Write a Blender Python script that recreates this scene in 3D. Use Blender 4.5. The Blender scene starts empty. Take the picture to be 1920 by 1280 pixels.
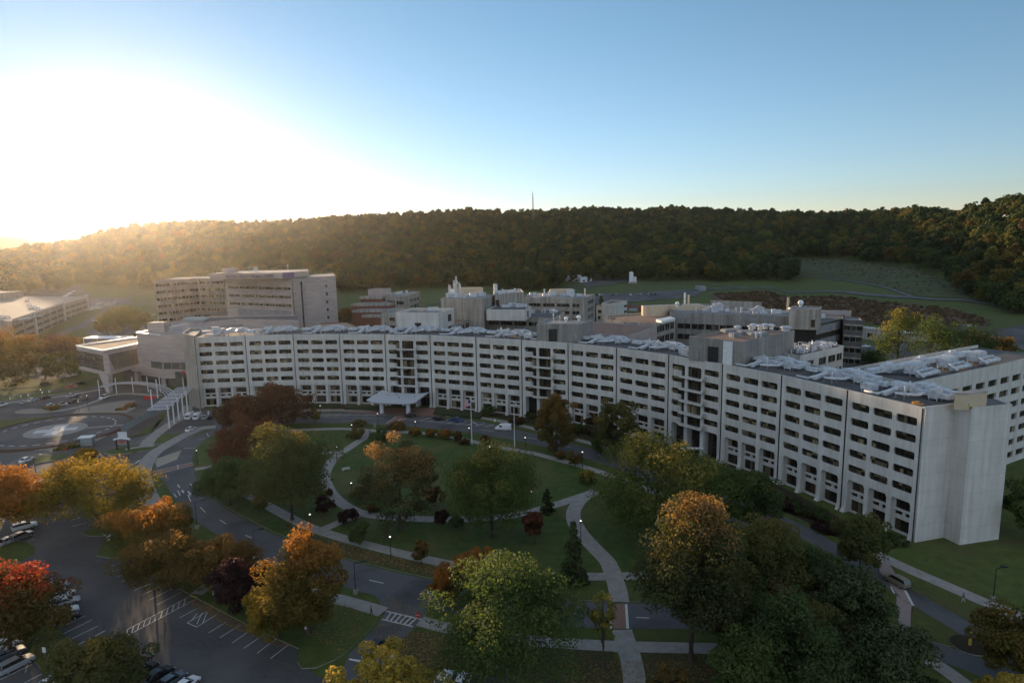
import bpy, math, random
import numpy as np
from mathutils import Vector, Matrix
from mathutils.geometry import tessellate_polygon
S = bpy.context.scene
COL = S.collection
rad = math.radians
# ---------------------------------------------------------------- camera
FPX = 1195.0; HC = 63.0; PIT = rad(8.66); ROLL = rad(1.1)
fw = np.array([0, math.cos(PIT), -math.sin(PIT)]); u0 = np.array([0, math.sin(PIT), math.cos(PIT)]); r0 = np.array([1., 0, 0])
up = u0*math.cos(ROLL)+r0*math.sin(ROLL); rt = r0*math.cos(ROLL)-u0*math.sin(ROLL)
cd = bpy.data.cameras.new('camera'); cam = bpy.data.objects.new('camera', cd); COL.objects.link(cam)
cd.sensor_width = 36; cd.lens = FPX/1920*36; cd.clip_start = 1; cd.clip_end = 20000
cam.matrix_world = Matrix(((rt[0], up[0], -fw[0], 0), (rt[1], up[1], -fw[1], 0), (rt[2], up[2], -fw[2], HC), (0, 0, 0, 1)))
S.camera = cam
# ---------------------------------------------------------------- light
SUN_EL = 4.8; SUN_AZ = -30.5            # degrees; azimuth clockwise from +Y
SUNV = Vector((math.sin(rad(SUN_AZ))*math.cos(rad(SUN_EL)), math.cos(rad(SUN_AZ))*math.cos(rad(SUN_EL)), math.sin(rad(SUN_EL))))
W = bpy.data.worlds.new('World'); S.world = W; W.use_nodes = True
nt = W.node_tree; nt.nodes.clear()
wo = nt.nodes.new('ShaderNodeOutputWorld'); bg = nt.nodes.new('ShaderNodeBackground'); sk = nt.nodes.new('ShaderNodeTexSky')
sk.sky_type = 'NISHITA'; sk.sun_disc = False; sk.sun_elevation = rad(SUN_EL); sk.sun_rotation = rad(SUN_AZ)
sk.altitude = 100; sk.air_density = 0.85; sk.dust_density = 0.14; sk.ozone_density = 3.0
bg.inputs['Strength'].default_value = 0.15
# neutral fill light added to the sky behind the camera to brighten shaded walls
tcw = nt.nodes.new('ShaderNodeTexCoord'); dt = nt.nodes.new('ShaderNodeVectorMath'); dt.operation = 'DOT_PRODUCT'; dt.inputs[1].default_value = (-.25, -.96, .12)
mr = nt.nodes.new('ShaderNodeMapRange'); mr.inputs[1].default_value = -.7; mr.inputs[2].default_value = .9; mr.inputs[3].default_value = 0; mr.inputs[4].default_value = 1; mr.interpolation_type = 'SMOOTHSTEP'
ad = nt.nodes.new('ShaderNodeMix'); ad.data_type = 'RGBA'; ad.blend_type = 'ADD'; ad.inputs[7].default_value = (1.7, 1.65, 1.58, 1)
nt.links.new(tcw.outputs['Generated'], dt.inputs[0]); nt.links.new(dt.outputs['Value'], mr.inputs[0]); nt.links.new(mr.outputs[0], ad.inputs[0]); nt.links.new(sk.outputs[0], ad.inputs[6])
tn = nt.nodes.new('ShaderNodeMix'); tn.data_type = 'RGBA'; tn.blend_type = 'MULTIPLY'; tn.inputs[0].default_value = 1; tn.inputs[7].default_value = (.98, .955, .94, 1); hsv = nt.nodes.new('ShaderNodeHueSaturation'); hsv.inputs['Saturation'].default_value = .88; hsv.inputs['Hue'].default_value = .489; nt.links.new(ad.outputs[2], hsv.inputs['Color']); nt.links.new(hsv.outputs[0], tn.inputs[6])
sz = nt.nodes.new('ShaderNodeSeparateXYZ'); m2 = nt.nodes.new('ShaderNodeMapRange'); m2.inputs[1].default_value = 0; m2.inputs[2].default_value = .3; m2.inputs[3].default_value = 1; m2.inputs[4].default_value = 0
wm = nt.nodes.new('ShaderNodeMix'); wm.data_type = 'RGBA'; wm.blend_type = 'MULTIPLY'; wm.inputs[7].default_value = (1.2, 1.0, 1.03, 1)   # warm tint multiplied into the sky near the horizon
nt.links.new(tcw.outputs['Generated'], sz.inputs[0]); nt.links.new(sz.outputs[2], m2.inputs[0]); nt.links.new(m2.outputs[0], wm.inputs[0]); nt.links.new(tn.outputs[2], wm.inputs[6])
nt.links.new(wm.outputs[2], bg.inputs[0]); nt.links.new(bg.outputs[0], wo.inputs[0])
sl = bpy.data.lights.new('sun', 'SUN'); sl.energy = 5.0; sl.angle = rad(0.6); sl.color = (1.0, 0.70, 0.42)
so = bpy.data.objects.new('sun', sl); COL.objects.link(so); so.rotation_euler = SUNV.to_track_quat('Z', 'Y').to_euler()
S.view_settings.view_transform = 'Standard'; S.view_settings.look = 'None'; S.view_settings.exposure = 0.84; S.view_settings.gamma = 1
S.render.engine = 'CYCLES'
S.cycles.max_bounces = 5; S.cycles.transparent_max_bounces = 8; S.cycles.volume_bounces = 0
# ---------------------------------------------------------------- projection helpers (place things in the real world from the survey of the picture)
def ray(px, py): return fw*FPX+rt*(px-960)-up*(py-640)
def G(px, py, z=0.0):
    d = ray(px, py); return Vector(np.array([0, 0, HC])+d*((z-HC)/d[2]))
def PX(x, y, z):
    v = np.array([x, y, z-HC]); d = v@fw; return 960+FPX*(v@rt)/d, 640-FPX*(v@up)/d
def ztop(P, ty):
    lo, hi = -5, 150
    for _ in range(40):
        m = (lo+hi)/2
        if PX(P[0], P[1], m)[1] > ty: lo = m
        else: hi = m
    return lo
def azel(px, py):
    d = ray(px, py); return math.atan2(d[0], d[1]), d[2]/math.hypot(d[0], d[1])
# ---------------------------------------------------------------- terrain
TK = []
for px, by, z0, ry, rr, hh in [(-1500, 560, 5, 470, 2400, 10), (-500, 545, 8, 475, 2300, 12), (0, 532, 9, 478, 2000, 12), (60, 530, 9, 465, 1900, 12), (130, 532, 9, 457, 1800, 14), (200, 536, 10, 436, 1750, 14), (270, 545, 10, 424, 1700, 14), (340, 545, 11, 421, 1650, 14), (400, 545, 12, 419, 1650, 14), (450, 545, 12, 423, 1700, 14),
    (520, 545, 12, 419, 1750, 14), (620, 545, 12, 411, 1700, 14), (720, 543, 12, 406, 1600, 14), (830, 540, 12, 401, 1500, 15), (880, 538, 13, 396, 1600, 15), (960, 536, 14, 400, 1650, 15), (1050, 530, 15, 396, 1700, 16), (1110, 528, 15, 390, 1700, 16), (1200, 526, 15, 396, 1750, 16), (1270, 527, 15, 390, 1750, 16), (1400, 528, 15, 397, 1750, 16), (1450, 524, 17, 398, 1750, 16),
    (1490, 482, 30, 400, 1700, 16), (1600, 489, 29, 401, 1550, 16), (1720, 504, 26, 392, 1250, 16), (1800, 530, 18, 398, 1150, 16), (1850, 556, 12, 386, 1000, 16), (1920, 585, 9, 374, 900, 16), (2050, 600, 8, 365, 850, 16), (2400, 600, 8, 380, 900, 16), (3600, 600, 8, 400, 1000, 16)]:
    a, e = azel(px, by); r_0 = (HC-z0)/(-e); a2, e2 = azel(px, ry); z1 = HC+rr*e2-hh
    TK.append((a2, r_0, z0, rr, z1))
TK = np.array(TK)
def terr(x, y):
    x = np.asarray(x, float); y = np.asarray(y, float)
    r = np.hypot(x, y); a = np.clip(np.arctan2(x, y), -1.75, 1.75)
    d0 = np.interp(a, TK[:, 0], TK[:, 1]); z0 = np.interp(a, TK[:, 0], TK[:, 2]); d1 = np.interp(a, TK[:, 0], TK[:, 3]); z1 = np.interp(a, TK[:, 0], TK[:, 4])
    ra = np.minimum(330.0, d0*0.75)
    t = np.clip((r-ra)/(d0-ra), 0, 1); near = z0*t*t*(3-2*t)
    # gentle start
    t = np.clip((r-d0)/(d1-d0), 0, 1)
    hill = z0+(z1-z0)*(0.85*t+0.15*t*t)+5*np.sin(np.pi*t)*np.sin(a*9+r*0.006)*t
    t2 = np.clip((r-d1)/1500, 0, 1); beyond = z1*(1-0.75*t2*t2*(3-2*t2))
    # far ridge seen at the left edge
    far = 150*np.exp(-((r-4700)/600)**2)*np.clip((-a-0.5)/0.15, 0, 1)*(1+0.15*np.sin(a*14))
    return np.where(r < ra, 0, np.where(r < d0, near, np.where(r < d1, hill, beyond)))+np.where(r > 2500, far, 0)
def T(x, y): return float(terr(x, y))
def GT(px, py, off=0.0):
    d = ray(px, py); h = math.hypot(d[0], d[1]); r = 60.0
    while r < 6000:
        k = r/h
        if HC+d[2]*k < T(d[0]*k, d[1]*k)+off: break
        r += max(1.0, r*0.004)
    lo, hi = r-max(1.0, r*0.004), r
    for _ in range(20):
        m = (lo+hi)/2; k = m/h
        if HC+d[2]*k < T(d[0]*k, d[1]*k)+off: hi = m
        else: lo = m
    k = hi/h; return Vector((d[0]*k, d[1]*k, T(d[0]*k, d[1]*k)))
# ---------------------------------------------------------------- materials
def mat(name, col, rough=0.8, col2=None, scale=1.0, detail=4, metal=0, spec=0.3, emis=None, estr=0, coord='Object', stretch=None, bump=0, lo=0.35, hi=0.65, trans=0):
    m = bpy.data.materials.new(name); m.use_nodes = True; n = m.node_tree; b = n.nodes['Principled BSDF']
    b.inputs['Base Color'].default_value = (*col, 1); b.inputs['Roughness'].default_value = rough; b.inputs['Metallic'].default_value = metal
    b.inputs['Specular IOR Level'].default_value = spec
    if col2 is not None or bump:
        tc = n.nodes.new('ShaderNodeTexCoord'); mp = n.nodes.new('ShaderNodeMapping'); nz = n.nodes.new('ShaderNodeTexNoise')
        if stretch: mp.inputs['Scale'].default_value = stretch
        nz.inputs['Scale'].default_value = scale; nz.inputs['Detail'].default_value = detail; nz.inputs['Roughness'].default_value = 0.65
        n.links.new(tc.outputs[coord], mp.inputs[0]); n.links.new(mp.outputs[0], nz.inputs[0])
        if col2 is not None:
            cr = n.nodes.new('ShaderNodeValToRGB'); cr.color_ramp.elements[0].position = lo; cr.color_ramp.elements[1].position = hi
            cr.color_ramp.elements[0].color = (*col, 1); cr.color_ramp.elements[1].color = (*col2, 1)
            n.links.new(nz.outputs[0], cr.inputs[0]); n.links.new(cr.outputs[0], b.inputs['Base Color'])
        if bump:
            bp = n.nodes.new('ShaderNodeBump'); bp.inputs['Strength'].default_value = bump; n.links.new(nz.outputs[0], bp.inputs['Height']); n.links.new(bp.outputs[0], b.inputs['Normal'])
    if emis: b.inputs['Emission Color'].default_value = (*emis, 1); b.inputs['Emission Strength'].default_value = estr
    return m
def mixnodes(m, second, scale, lo, hi, detail=5):
    """blend the present base colour with another real surface colour in large patches"""
    n = m.node_tree; b = n.nodes['Principled BSDF']; src = b.inputs['Base Color'].links[0].from_socket
    tc = n.nodes.new('ShaderNodeTexCoord'); nz = n.nodes.new('ShaderNodeTexNoise'); nz.inputs['Scale'].default_value = scale; nz.inputs['Detail'].default_value = detail
    cr = n.nodes.new('ShaderNodeValToRGB'); cr.color_ramp.elements[0].position = lo; cr.color_ramp.elements[1].position = hi
    mx = n.nodes.new('ShaderNodeMix'); mx.data_type = 'RGBA'
    n.links.new(tc.outputs['Object'], nz.inputs[0]); n.links.new(nz.outputs[0], cr.inputs[0]); n.links.new(cr.outputs[0], mx.inputs[0])
    n.links.new(src, mx.inputs[6]); mx.inputs[7].default_value = (*second, 1); n.links.new(mx.outputs[2], b.inputs['Base Color'])
    return m
M = {}
M['grass'] = mixnodes(mat('grass', (.040, .066, .013), .95, (.095, .118, .026), .4, 14, lo=.3, hi=.7, bump=.5), (.085, .072, .028), .045, .52, .75)
M['lawn'] = mixnodes(mat('lawn', (.028, .056, .011), .95, (.075, .108, .022), .45, 14, lo=.3, hi=.7, bump=.5), (.10, .095, .035), .08, .47, .72, 10)
M['leafy'] = mixnodes(mat('leafy_grass', (.035, .05, .016), .95, (.17, .09, .035), 3.5, 8, lo=.5, hi=.62, bump=.3), (.05, .045, .02), .1, .5, .7)
M['asphalt'] = mixnodes(mat('asphalt', (.055, .055, .058), .85, (.085, .083, .082), 1.6, 12, bump=.15), (.115, .112, .11), .06, .42, .62, 9)
M['road'] = mixnodes(mat('road_asphalt', (.090, .092, .098), .8, (.115, .117, .122), 1.8, 8, bump=.1), (.055, .055, .058), .09, .5, .7)
M['walk'] = mat('concrete_paving', (.22, .21, .195), .85, (.34, .325, .30), .7, 10, lo=.3, hi=.7)
M['brickp'] = mat('brick_paving', (.20, .115, .09), .85, (.27, .165, .13), 3, 6)
M['paint'] = mat('road_paint', (.62, .62, .6), .6, (.45, .45, .44), 2, 6)
M['ypaint'] = mat('yellow_paint', (.6, .42, .06), .6)
M['kerb'] = mat('kerb_concrete', (.22, .21, .20), .85, (.32, .31, .29), 1.5)
M['gravel'] = mat('gravel', (.20, .175, .15), .95, (.30, .27, .23), 6, 8)
M['mulch'] = mat('mulch', (.022, .022, .012), .95, (.050, .036, .020), 1.5, 10)
def concrete(name, c1, c2, streak=.5):
    m = mat(name, c1, .85, c2, .25, 8, lo=.3, hi=.75, bump=.05); n = m.node_tree; b = n.nodes['Principled BSDF']; src = b.inputs['Base Color'].links[0].from_socket
    tc = n.nodes.new('ShaderNodeTexCoord'); mp = n.nodes.new('ShaderNodeMapping'); mp.inputs['Scale'].default_value = (.9, .9, .05); nz = n.nodes.new('ShaderNodeTexNoise'); nz.inputs['Scale'].default_value = 1; nz.inputs['Detail'].default_value = 6
    cr = n.nodes.new('ShaderNodeValToRGB'); cr.color_ramp.elements[0].position = .38; cr.color_ramp.elements[1].position = .66
    v = 1-streak; cr.color_ramp.elements[0].color = (v, v*.99, v*.97, 1); cr.color_ramp.elements[1].color = (1, 1, 1, 1)
    mx = n.nodes.new('ShaderNodeMix'); mx.data_type = 'RGBA'; mx.blend_type = 'MULTIPLY'; mx.inputs[0].default_value = 1
    n.links.new(tc.outputs['Object'], mp.inputs[0]); n.links.new(mp.outputs[0], nz.inputs[0]); n.links.new(nz.outputs[0], cr.inputs[0]); n.links.new(src, mx.inputs[6]); n.links.new(cr.outputs[0], mx.inputs[7])
    sx = n.nodes.new('ShaderNodeSeparateXYZ'); a_ = n.nodes.new('ShaderNodeMath'); a_.operation = 'ADD'; cb_ = n.nodes.new('ShaderNodeCombineXYZ'); bt = n.nodes.new('ShaderNodeTexBrick'); bt.offset = 0; bt.inputs['Scale'].default_value = 1; bt.inputs['Mortar Size'].default_value = .05; bt.inputs['Mortar Smooth'].default_value = .5; bt.inputs['Brick Width'].default_value = 4.3; bt.inputs['Row Height'].default_value = 3.66
    bt.inputs['Color1'].default_value = (1, 1, 1, 1); bt.inputs['Color2'].default_value = (.93, .93, .925, 1); bt.inputs['Mortar'].default_value = (.74, .735, .72, 1)
    n.links.new(tc.outputs['Object'], sx.inputs[0]); n.links.new(sx.outputs[0], a_.inputs[0]); n.links.new(sx.outputs[1], a_.inputs[1]); n.links.new(a_.outputs[0], cb_.inputs[0]); n.links.new(sx.outputs[2], cb_.inputs[1]); n.links.new(cb_.outputs[0], bt.inputs['Vector'])
    m3 = n.nodes.new('ShaderNodeMix'); m3.data_type = 'RGBA'; m3.blend_type = 'MULTIPLY'; m3.inputs[0].default_value = 1; n.links.new(mx.outputs[2], m3.inputs[6]); n.links.new(bt.outputs[0], m3.inputs[7]); n.links.new(m3.outputs[2], b.inputs['Base Color'])
    return m
M['conc'] = concrete('pale_precast_concrete', (.52, .51, .485), (.65, .64, .61), .16)
M['conc2'] = concrete('weathered_concrete', (.33, .31, .28), (.47, .44, .40), .42)
M['concd'] = concrete('grey_concrete', (.24, .235, .225), (.34, .33, .31), .3)
M['groove'] = mat('dark_joint', (.15, .14, .13), .9)
M['paleb'] = mat('pale_brick_paving', (.24, .19, .175), .85, (.31, .25, .23), 3, 6)
M['roof'] = mat('dark_roof_membrane', (.075, .078, .085), .9, (.14, .135, .13), .22, 8)
M['roofb'] = mat('brown_roof_gravel', (.19, .12, .09), .95, (.27, .18, .14), .3, 8)
M['rooft'] = mat('tan_roof_gravel', (.30, .22, .16), .95, (.42, .32, .24), .6, 8)
M['roofg'] = mat('grey_roof_membrane', (.18, .19, .20), .9, (.27, .28, .29), .3, 8)
M['white'] = mat('white_metal', (.72, .74, .76), .45, (.58, .60, .62), 1.2, 4)
M['duct'] = mat('white_insulated_duct', (.60, .63, .67), .42, (.34, .36, .39), 1.1, 8)
M['steel'] = mat('grey_steel', (.28, .29, .30), .5, metal=.4)
M['black'] = mat('black_metal', (.02, .02, .022), .5)
M['tan'] = mat('tan_panel', (.46, .38, .27), .7, (.52, .43, .32), .8)
M['red'] = mat('red_paint', (.5, .03, .02), .5)
M['brick'] = mat('red_brick', (.13, .05, .035), .85, (.19, .075, .05), 1.2, 8)
M['lampon'] = mat('lit_lamp_globe', (.9, .9, .85), .4, emis=(1, .93, .8), estr=.9)
M['lampglass'] = mat('lamp_lens', (.55, .55, .55), .3)
M['beige'] = mat('pale_stone', (.30, .26, .25), .85, (.42, .37, .355), .12, 8, stretch=(1, 1, 6))
M['glassc'] = mat('greenish_glass', (.05, .075, .075), .12, (.10, .12, .11), .35, 3, spec=.8)
M['blueglass'] = mat('pale_glass_panel', (.25, .33, .36), .25, spec=.7)
def winmat(name, a, b_, c, spec=.5):
    m = bpy.data.materials.new(name); m.use_nodes = True; n = m.node_tree; b = n.nodes['Principled BSDF']
    tc = n.nodes.new('ShaderNodeTexCoord'); mp = n.nodes.new('ShaderNodeMapping'); mp.inputs['Scale'].default_value = (.72, .72, .2735)
    sn = n.nodes.new('ShaderNodeVectorMath'); sn.operation = 'SNAP'; sn.inputs[1].default_value = (1.0, 1.0, 1.0); vo = n.nodes.new('ShaderNodeTexWhiteNoise')
    sp = n.nodes.new('ShaderNodeSeparateColor'); cr = n.nodes.new('ShaderNodeValToRGB'); cr.color_ramp.interpolation = 'CONSTANT'
    e = cr.color_ramp.elements; e[0].position = 0; e[0].color = (*a, 1); e[1].position = .5; e[1].color = (*b_, 1); x = e.new(.80); x.color = (*c, 1); y = e.new(.93); y.color = (c[0]*1.9, c[1]*1.85, c[2]*1.7, 1)
    n.links.new(tc.outputs['Object'], mp.inputs[0]); n.links.new(mp.outputs[0], sn.inputs[0]); n.links.new(sn.outputs[0], vo.inputs[0]); n.links.new(vo.outputs['Color'], sp.inputs[0]); n.links.new(sp.outputs[0], cr.inputs[0]); n.links.new(cr.outputs[0], b.inputs['Base Color'])
    b.inputs['Roughness'].default_value = .18; b.inputs['Specular IOR Level'].default_value = spec
    return m
M['win'] = winmat('window_glass_with_curtains', (.016, .014, .011), (.046, .038, .026), (.12, .10, .066))
M['wind'] = winmat('dark_window_glass', (.012, .012, .013), (.022, .021, .02), (.05, .045, .04))
M['frame'] = mat('dark_bronze_frame', (.035, .03, .026), .5)
# ---------------------------------------------------------------- object helpers
def tag(o, label=None, cat=None, group=None, kind=None):
    if label: o['label'] = label
    if cat: o['category'] = cat
    if group: o['group'] = group
    if kind: o['kind'] = kind
    return o
def empty(name, loc=(0, 0, 0), rz=0, label=None, cat=None, group=None):
    o = bpy.data.objects.new(name, None); COL.objects.link(o); o.location = loc; o.rotation_euler = (0, 0, rz); o.empty_display_size = .5
    return tag(o, label, cat, group)
class MB:
    def __init__(s): s.v = []; s.f = []; s.m = []
    def add(s, vs, fs, mi=0, X=None):
        n = len(s.v)
        for p in vs: s.v.append(tuple(X@Vector(p)) if X is not None else tuple(p))
        for f in fs: s.f.append([i+n for i in f]); s.m.append(mi)
    def box(s, c, d, mi=0, rz=0, X=None):
        x, y, z = d[0]/2, d[1]/2, d[2]/2; cs, sn = math.cos(rz), math.sin(rz)
        P = [(c[0]+a*x*cs-b*y*sn, c[1]+a*x*sn+b*y*cs, c[2]+k*z) for k in (-1, 1) for a, b in ((-1, -1), (1, -1), (1, 1), (-1, 1))]
        s.add(P, [(3, 2, 1, 0), (4, 5, 6, 7), (0, 1, 5, 4), (1, 2, 6, 5), (2, 3, 7, 6), (3, 0, 4, 7)], mi, X)
    def prism(s, poly, z0, z1, mi=0, X=None, mtop=None, bottom=True):
        poly = [Vector(p[:2]) for p in poly]; n = len(poly)
        A = sum(poly[i].x*poly[(i+1) % n].y-poly[(i+1) % n].x*poly[i].y for i in range(n))
        if A < 0: poly = poly[::-1]
        tri = tessellate_polygon([[Vector((p.x, p.y, 0)) for p in poly]])
        z0s = z0 if hasattr(z0, '__len__') else [z0]*n; z1s = z1 if hasattr(z1, '__len__') else [z1]*n
        vs = [(p.x, p.y, z0s[i]) for i, p in enumerate(poly)]+[(p.x, p.y, z1s[i]) for i, p in enumerate(poly)]
        up_ = []; dn = []
        for t in tri:
            a, b, c = [poly[i] for i in t]
            if (b-a).cross(c-a) < 0: t = t[::-1]
            up_.append([i+n for i in t]); dn.append(list(t)[::-1])
        s.add(vs, [(i, (i+1) % n, (i+1) % n+n, i+n) for i in range(n)], mi, X)
        k = len(s.v)-2*n
        for f in up_: s.f.append([i+k for i in f]); s.m.append(mi if mtop is None else mtop)
        if bottom:
            for f in dn: s.f.append([i+k for i in f]); s.m.append(mi)
    def sheet(s, poly, z, mi=0):
        n = len(poly); tri = tessellate_polygon([[Vector((p[0], p[1], 0)) for p in poly]]); k = len(s.v)
        for p in poly: s.v.append((p[0], p[1], z))
        for t in tri:
            a, b, c = [Vector(poly[i][:2]) for i in t]
            if (b-a).cross(c-a) < 0: t = t[::-1]
            s.f.append([i+k for i in t]); s.m.append(mi)
    def tube(s, pts, r, n=8, mi=0, X=None, cap=True):
        pts = [Vector(p) for p in pts]; rs = r if hasattr(r, '__len__') else [r]*len(pts); k = len(s.v); vs = []; fs = []
        for i, p in enumerate(pts):
            t = (pts[min(i+1, len(pts)-1)]-pts[max(i-1, 0)]).normalized(); q = t.to_track_quat('Z', 'Y')
            for j in range(n):
                a = 2*math.pi*j/n; vs.append(p+q@Vector((math.cos(a)*rs[i], math.sin(a)*rs[i], 0)))
        for i in range(len(pts)-1):
            for j in range(n): fs.append((i*n+j, i*n+(j+1) % n, (i+1)*n+(j+1) % n, (i+1)*n+j))
        if cap: fs.append(list(range(n))[::-1]); fs.append([(len(pts)-1)*n+j for j in range(n)])
        s.add(vs, fs, mi, X)
    def rtube(s, pts, w, h, mi=0):
        """rectangular duct along a path"""
        pts = [Vector(p) for p in pts]; vs = []; fs = []
        for i, p in enumerate(pts):
            t = (pts[min(i+1, len(pts)-1)]-pts[max(i-1, 0)]).normalized(); sd = t.cross(Vector((0, 0, 1)))
            sd = sd.normalized() if sd.length > .01 else Vector((1, 0, 0)); u = sd.cross(t).normalized()
            for a, b in ((-1, -1), (1, -1), (1, 1), (-1, 1)): vs.append(p+sd*a*w/2+u*b*h/2)
        for i in range(len(pts)-1):
            for j in range(4): fs.append((i*4+j, i*4+(j+1) % 4, (i+1)*4+(j+1) % 4, (i+1)*4+j))
        fs.append((3, 2, 1, 0)); k = (len(pts)-1)*4; fs.append((k, k+1, k+2, k+3)); s.add(vs, fs, mi)
    def ball(s, c, r, n=8, mi=0, sc=(1, 1, 1)):
        vs = []; fs = []; m = n//2
        for i in range(m+1):
            for j in range(n):
                t = math.pi*i/m; a = 2*math.pi*j/n; vs.append((c[0]+r*sc[0]*math.sin(t)*math.cos(a), c[1]+r*sc[1]*math.sin(t)*math.sin(a), c[2]-r*sc[2]*math.cos(t)))
        for i in range(m):
            for j in range(n): fs.append((i*n+j, i*n+(j+1) % n, (i+1)*n+(j+1) % n, (i+1)*n+j))
        s.add(vs, fs, mi)
    def mesh(s, name, mats, off=None, smooth=False):
        me = bpy.data.meshes.new(name)
        vs = s.v if off is None else [(p[0]-off[0], p[1]-off[1], p[2]-off[2]) for p in s.v]
        me.from_pydata(vs, [], s.f)
        for m in (mats if isinstance(mats, (list, tuple)) else [mats]): me.materials.append(m)
        me.polygons.foreach_set('material_index', s.m)
        if smooth: me.polygons.foreach_set('use_smooth', [True]*len(s.f))
        me.update(); return me
    def build(s, name, mats, parent=None, world=True, smooth=False):
        """world=True: the collected points are world points and the parent is an unrotated Empty"""
        off = parent.location if (parent is not None and world) else None
        o = bpy.data.objects.new(name, s.mesh(name, mats, off, smooth)); COL.objects.link(o)
        if parent is not None: o.parent = parent
        return o
def copy_tree(o, parent=None):
    c = o.copy(); COL.objects.link(c)
    if parent is not None: c.parent = parent
    for ch in list(o.children): copy_tree(ch, c)
    return c
def struct(name, mb, mats): return tag(mb.build(name, mats), kind='structure')
def smoothline(pts, n=6):
    P = [Vector(p[:2]) for p in pts]; P = [P[0]*2-P[1]]+P+[P[-1]*2-P[-2]]; out = []
    for i in range(1, len(P)-2):
        for k in range(n):
            t = k/n; a, b, c, d = P[i-1], P[i], P[i+1], P[i+2]
            out.append(.5*((2*b)+(c-a)*t+(2*a-5*b+4*c-d)*t*t+(3*b-a-3*c+d)*t**3))
    out.append(P[-2]); return out
def ribbon(mb, line, w, z0, z1, mi=0):
    """raised strip of width w following a plan line; z0 None: a sheet at z1"""
    L = []; R_ = []
    for i, p in enumerate(line):
        t = (line[min(i+1, len(line)-1)]-line[max(i-1, 0)]).normalized(); nn = Vector((-t.y, t.x)); L.append(p+nn*w/2); R_.append(p-nn*w/2)
    for i in range(len(line)-1):
        a, b, c, d = R_[i], R_[i+1], L[i+1], L[i]
        if z0 is None: mb.add([(q.x, q.y, z1) for q in (a, b, c, d)], [(0, 1, 2, 3)], mi)
        else:
            mb.add([(q.x, q.y, z) for z in (z0, z1) for q in (a, b, c, d)], [(4, 5, 6, 7), (0, 1, 5, 4), (2, 3, 7, 6)], mi)
# ================================================================= GROUND
def gp(*ps, z=0): return [G(x, y, z) for x, y in ps]
ang = np.concatenate([np.linspace(-math.pi, -1.2, 24)[:-1], np.linspace(-1.2, 1.2, 240), np.linspace(1.2, math.pi, 24)[1:-1]])
rr_ = np.concatenate([[0, 60, 120, 180, 230, 270, 300, 330], np.arange(345, 1000, 15), np.arange(1000, 2000, 30), np.geomspace(2000, 9000, 40)])
def build_terrain():
    na = len(ang); vs = [(0, 0, -.02)]
    for r in rr_[1:]:
        z = terr(np.sin(ang)*r, np.cos(ang)*r)-.02
        vs += [(math.sin(a)*r, math.cos(a)*r, float(q)) for a, q in zip(ang, z)]
    fs = [(0, 1+(j+1) % na, 1+j) for j in range(na)]
    for i in range(len(rr_)-2):
        b = 1+i*na
        for j in range(na): k = (j+1) % na; fs.append((b+j, b+k, b+na+k, b+na+j))
    me = bpy.data.meshes.new('ground'); me.from_pydata(vs, [], fs); me.materials.append(M['grass']); me.update()
    o = bpy.data.objects.new('ground', me); COL.objects.link(o); tag(o, kind='structure')
build_terrain()
# --- asphalt of the car parks
mb = MB()
mb.sheet(gp((-900, 800), (-500, 770), (-200, 752), (0, 728), (100, 720), (200, 712), (262, 718), (300, 728), (345, 752), (402, 772), (402, 801), (375, 812), (330, 842), (285, 868), (262, 882), (235, 912), (185, 1040), (255, 1052), (370, 1125), (480, 1183), (560, 1215), (560, 1245), (612, 1275), (650, 1290), (700, 1330), (820, 1262), (900, 1256), (990, 1290), (900, 1500), (200, 1900), (-900, 1600)), .0, 0)
struct('parking_lot', mb, [M['asphalt']])
# --- loop road
mb = MB()
outer = [(405, 802), (375, 815), (340, 835), (312, 850), (290, 868), (285, 885), (307, 900), (322, 927), (337, 947), (352, 962), (375, 982), (420, 1010), (480, 1042), (540, 1068), (632, 1096), (705, 1117), (790, 1138), (880, 1155), (980, 1168), (1080, 1176), (1175, 1179), (1280, 1178), (1400, 1180), (1500, 1185), (1600, 1197), (1712, 1221), (1815, 1257), (1900, 1300), (1990, 1360)]
inner = [(2080, 1300), (1950, 1275), (1820, 1226), (1702, 1186), (1600, 1160), (1500, 1146), (1400, 1136), (1300, 1132), (1175, 1130), (1080, 1127), (980, 1117), (900, 1105), (820, 1089), (740, 1072), (652, 1050), (580, 1028), (514, 1001), (480, 984), (425, 955), (387, 924), (366, 893), (360, 866), (364, 843), (385, 824), (412, 808), (450, 799)]
mb.sheet(gp(*(outer+inner)), .012, 0)
front_hi = [(402, 790), (430, 780), (500, 774), (580, 772), (640, 773), (710, 775), (792, 779), (860, 785), (900, 789), (960, 804), (1010, 815), (1065, 829), (1130, 847), (1200, 872), (1300, 908), (1380, 936), (1452, 960), (1520, 990), (1570, 1020), (1640, 1062), (1702, 1100), (1780, 1144), (1865, 1195), (1960, 1256), (2080, 1330)]
front_lo = [(1990, 1310), (1900, 1247), (1815, 1197), (1765, 1166), (1712, 1135), (1640, 1088), (1565, 1042), (1500, 1008), (1440, 978), (1360, 950), (1280, 922), (1200, 896), (1120, 866), (1060, 847), (1000, 832), (960, 824), (900, 813), (840, 806), (766, 799), (700, 795), (640, 793), (570, 793), (500, 795), (450, 799)]
mb.sheet(gp(*([(405, 802)]+front_hi+front_lo)), .010, 0)
mb.sheet(gp((705, 1117), (722, 1145), (712, 1166), (690, 1190), (655, 1225), (640, 1262), (672, 1300), (715, 1260), (730, 1222), (775, 1178), (800, 1160), (800, 1138)), .008, 0)
struct('road', mb, [M['road']])
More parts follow.
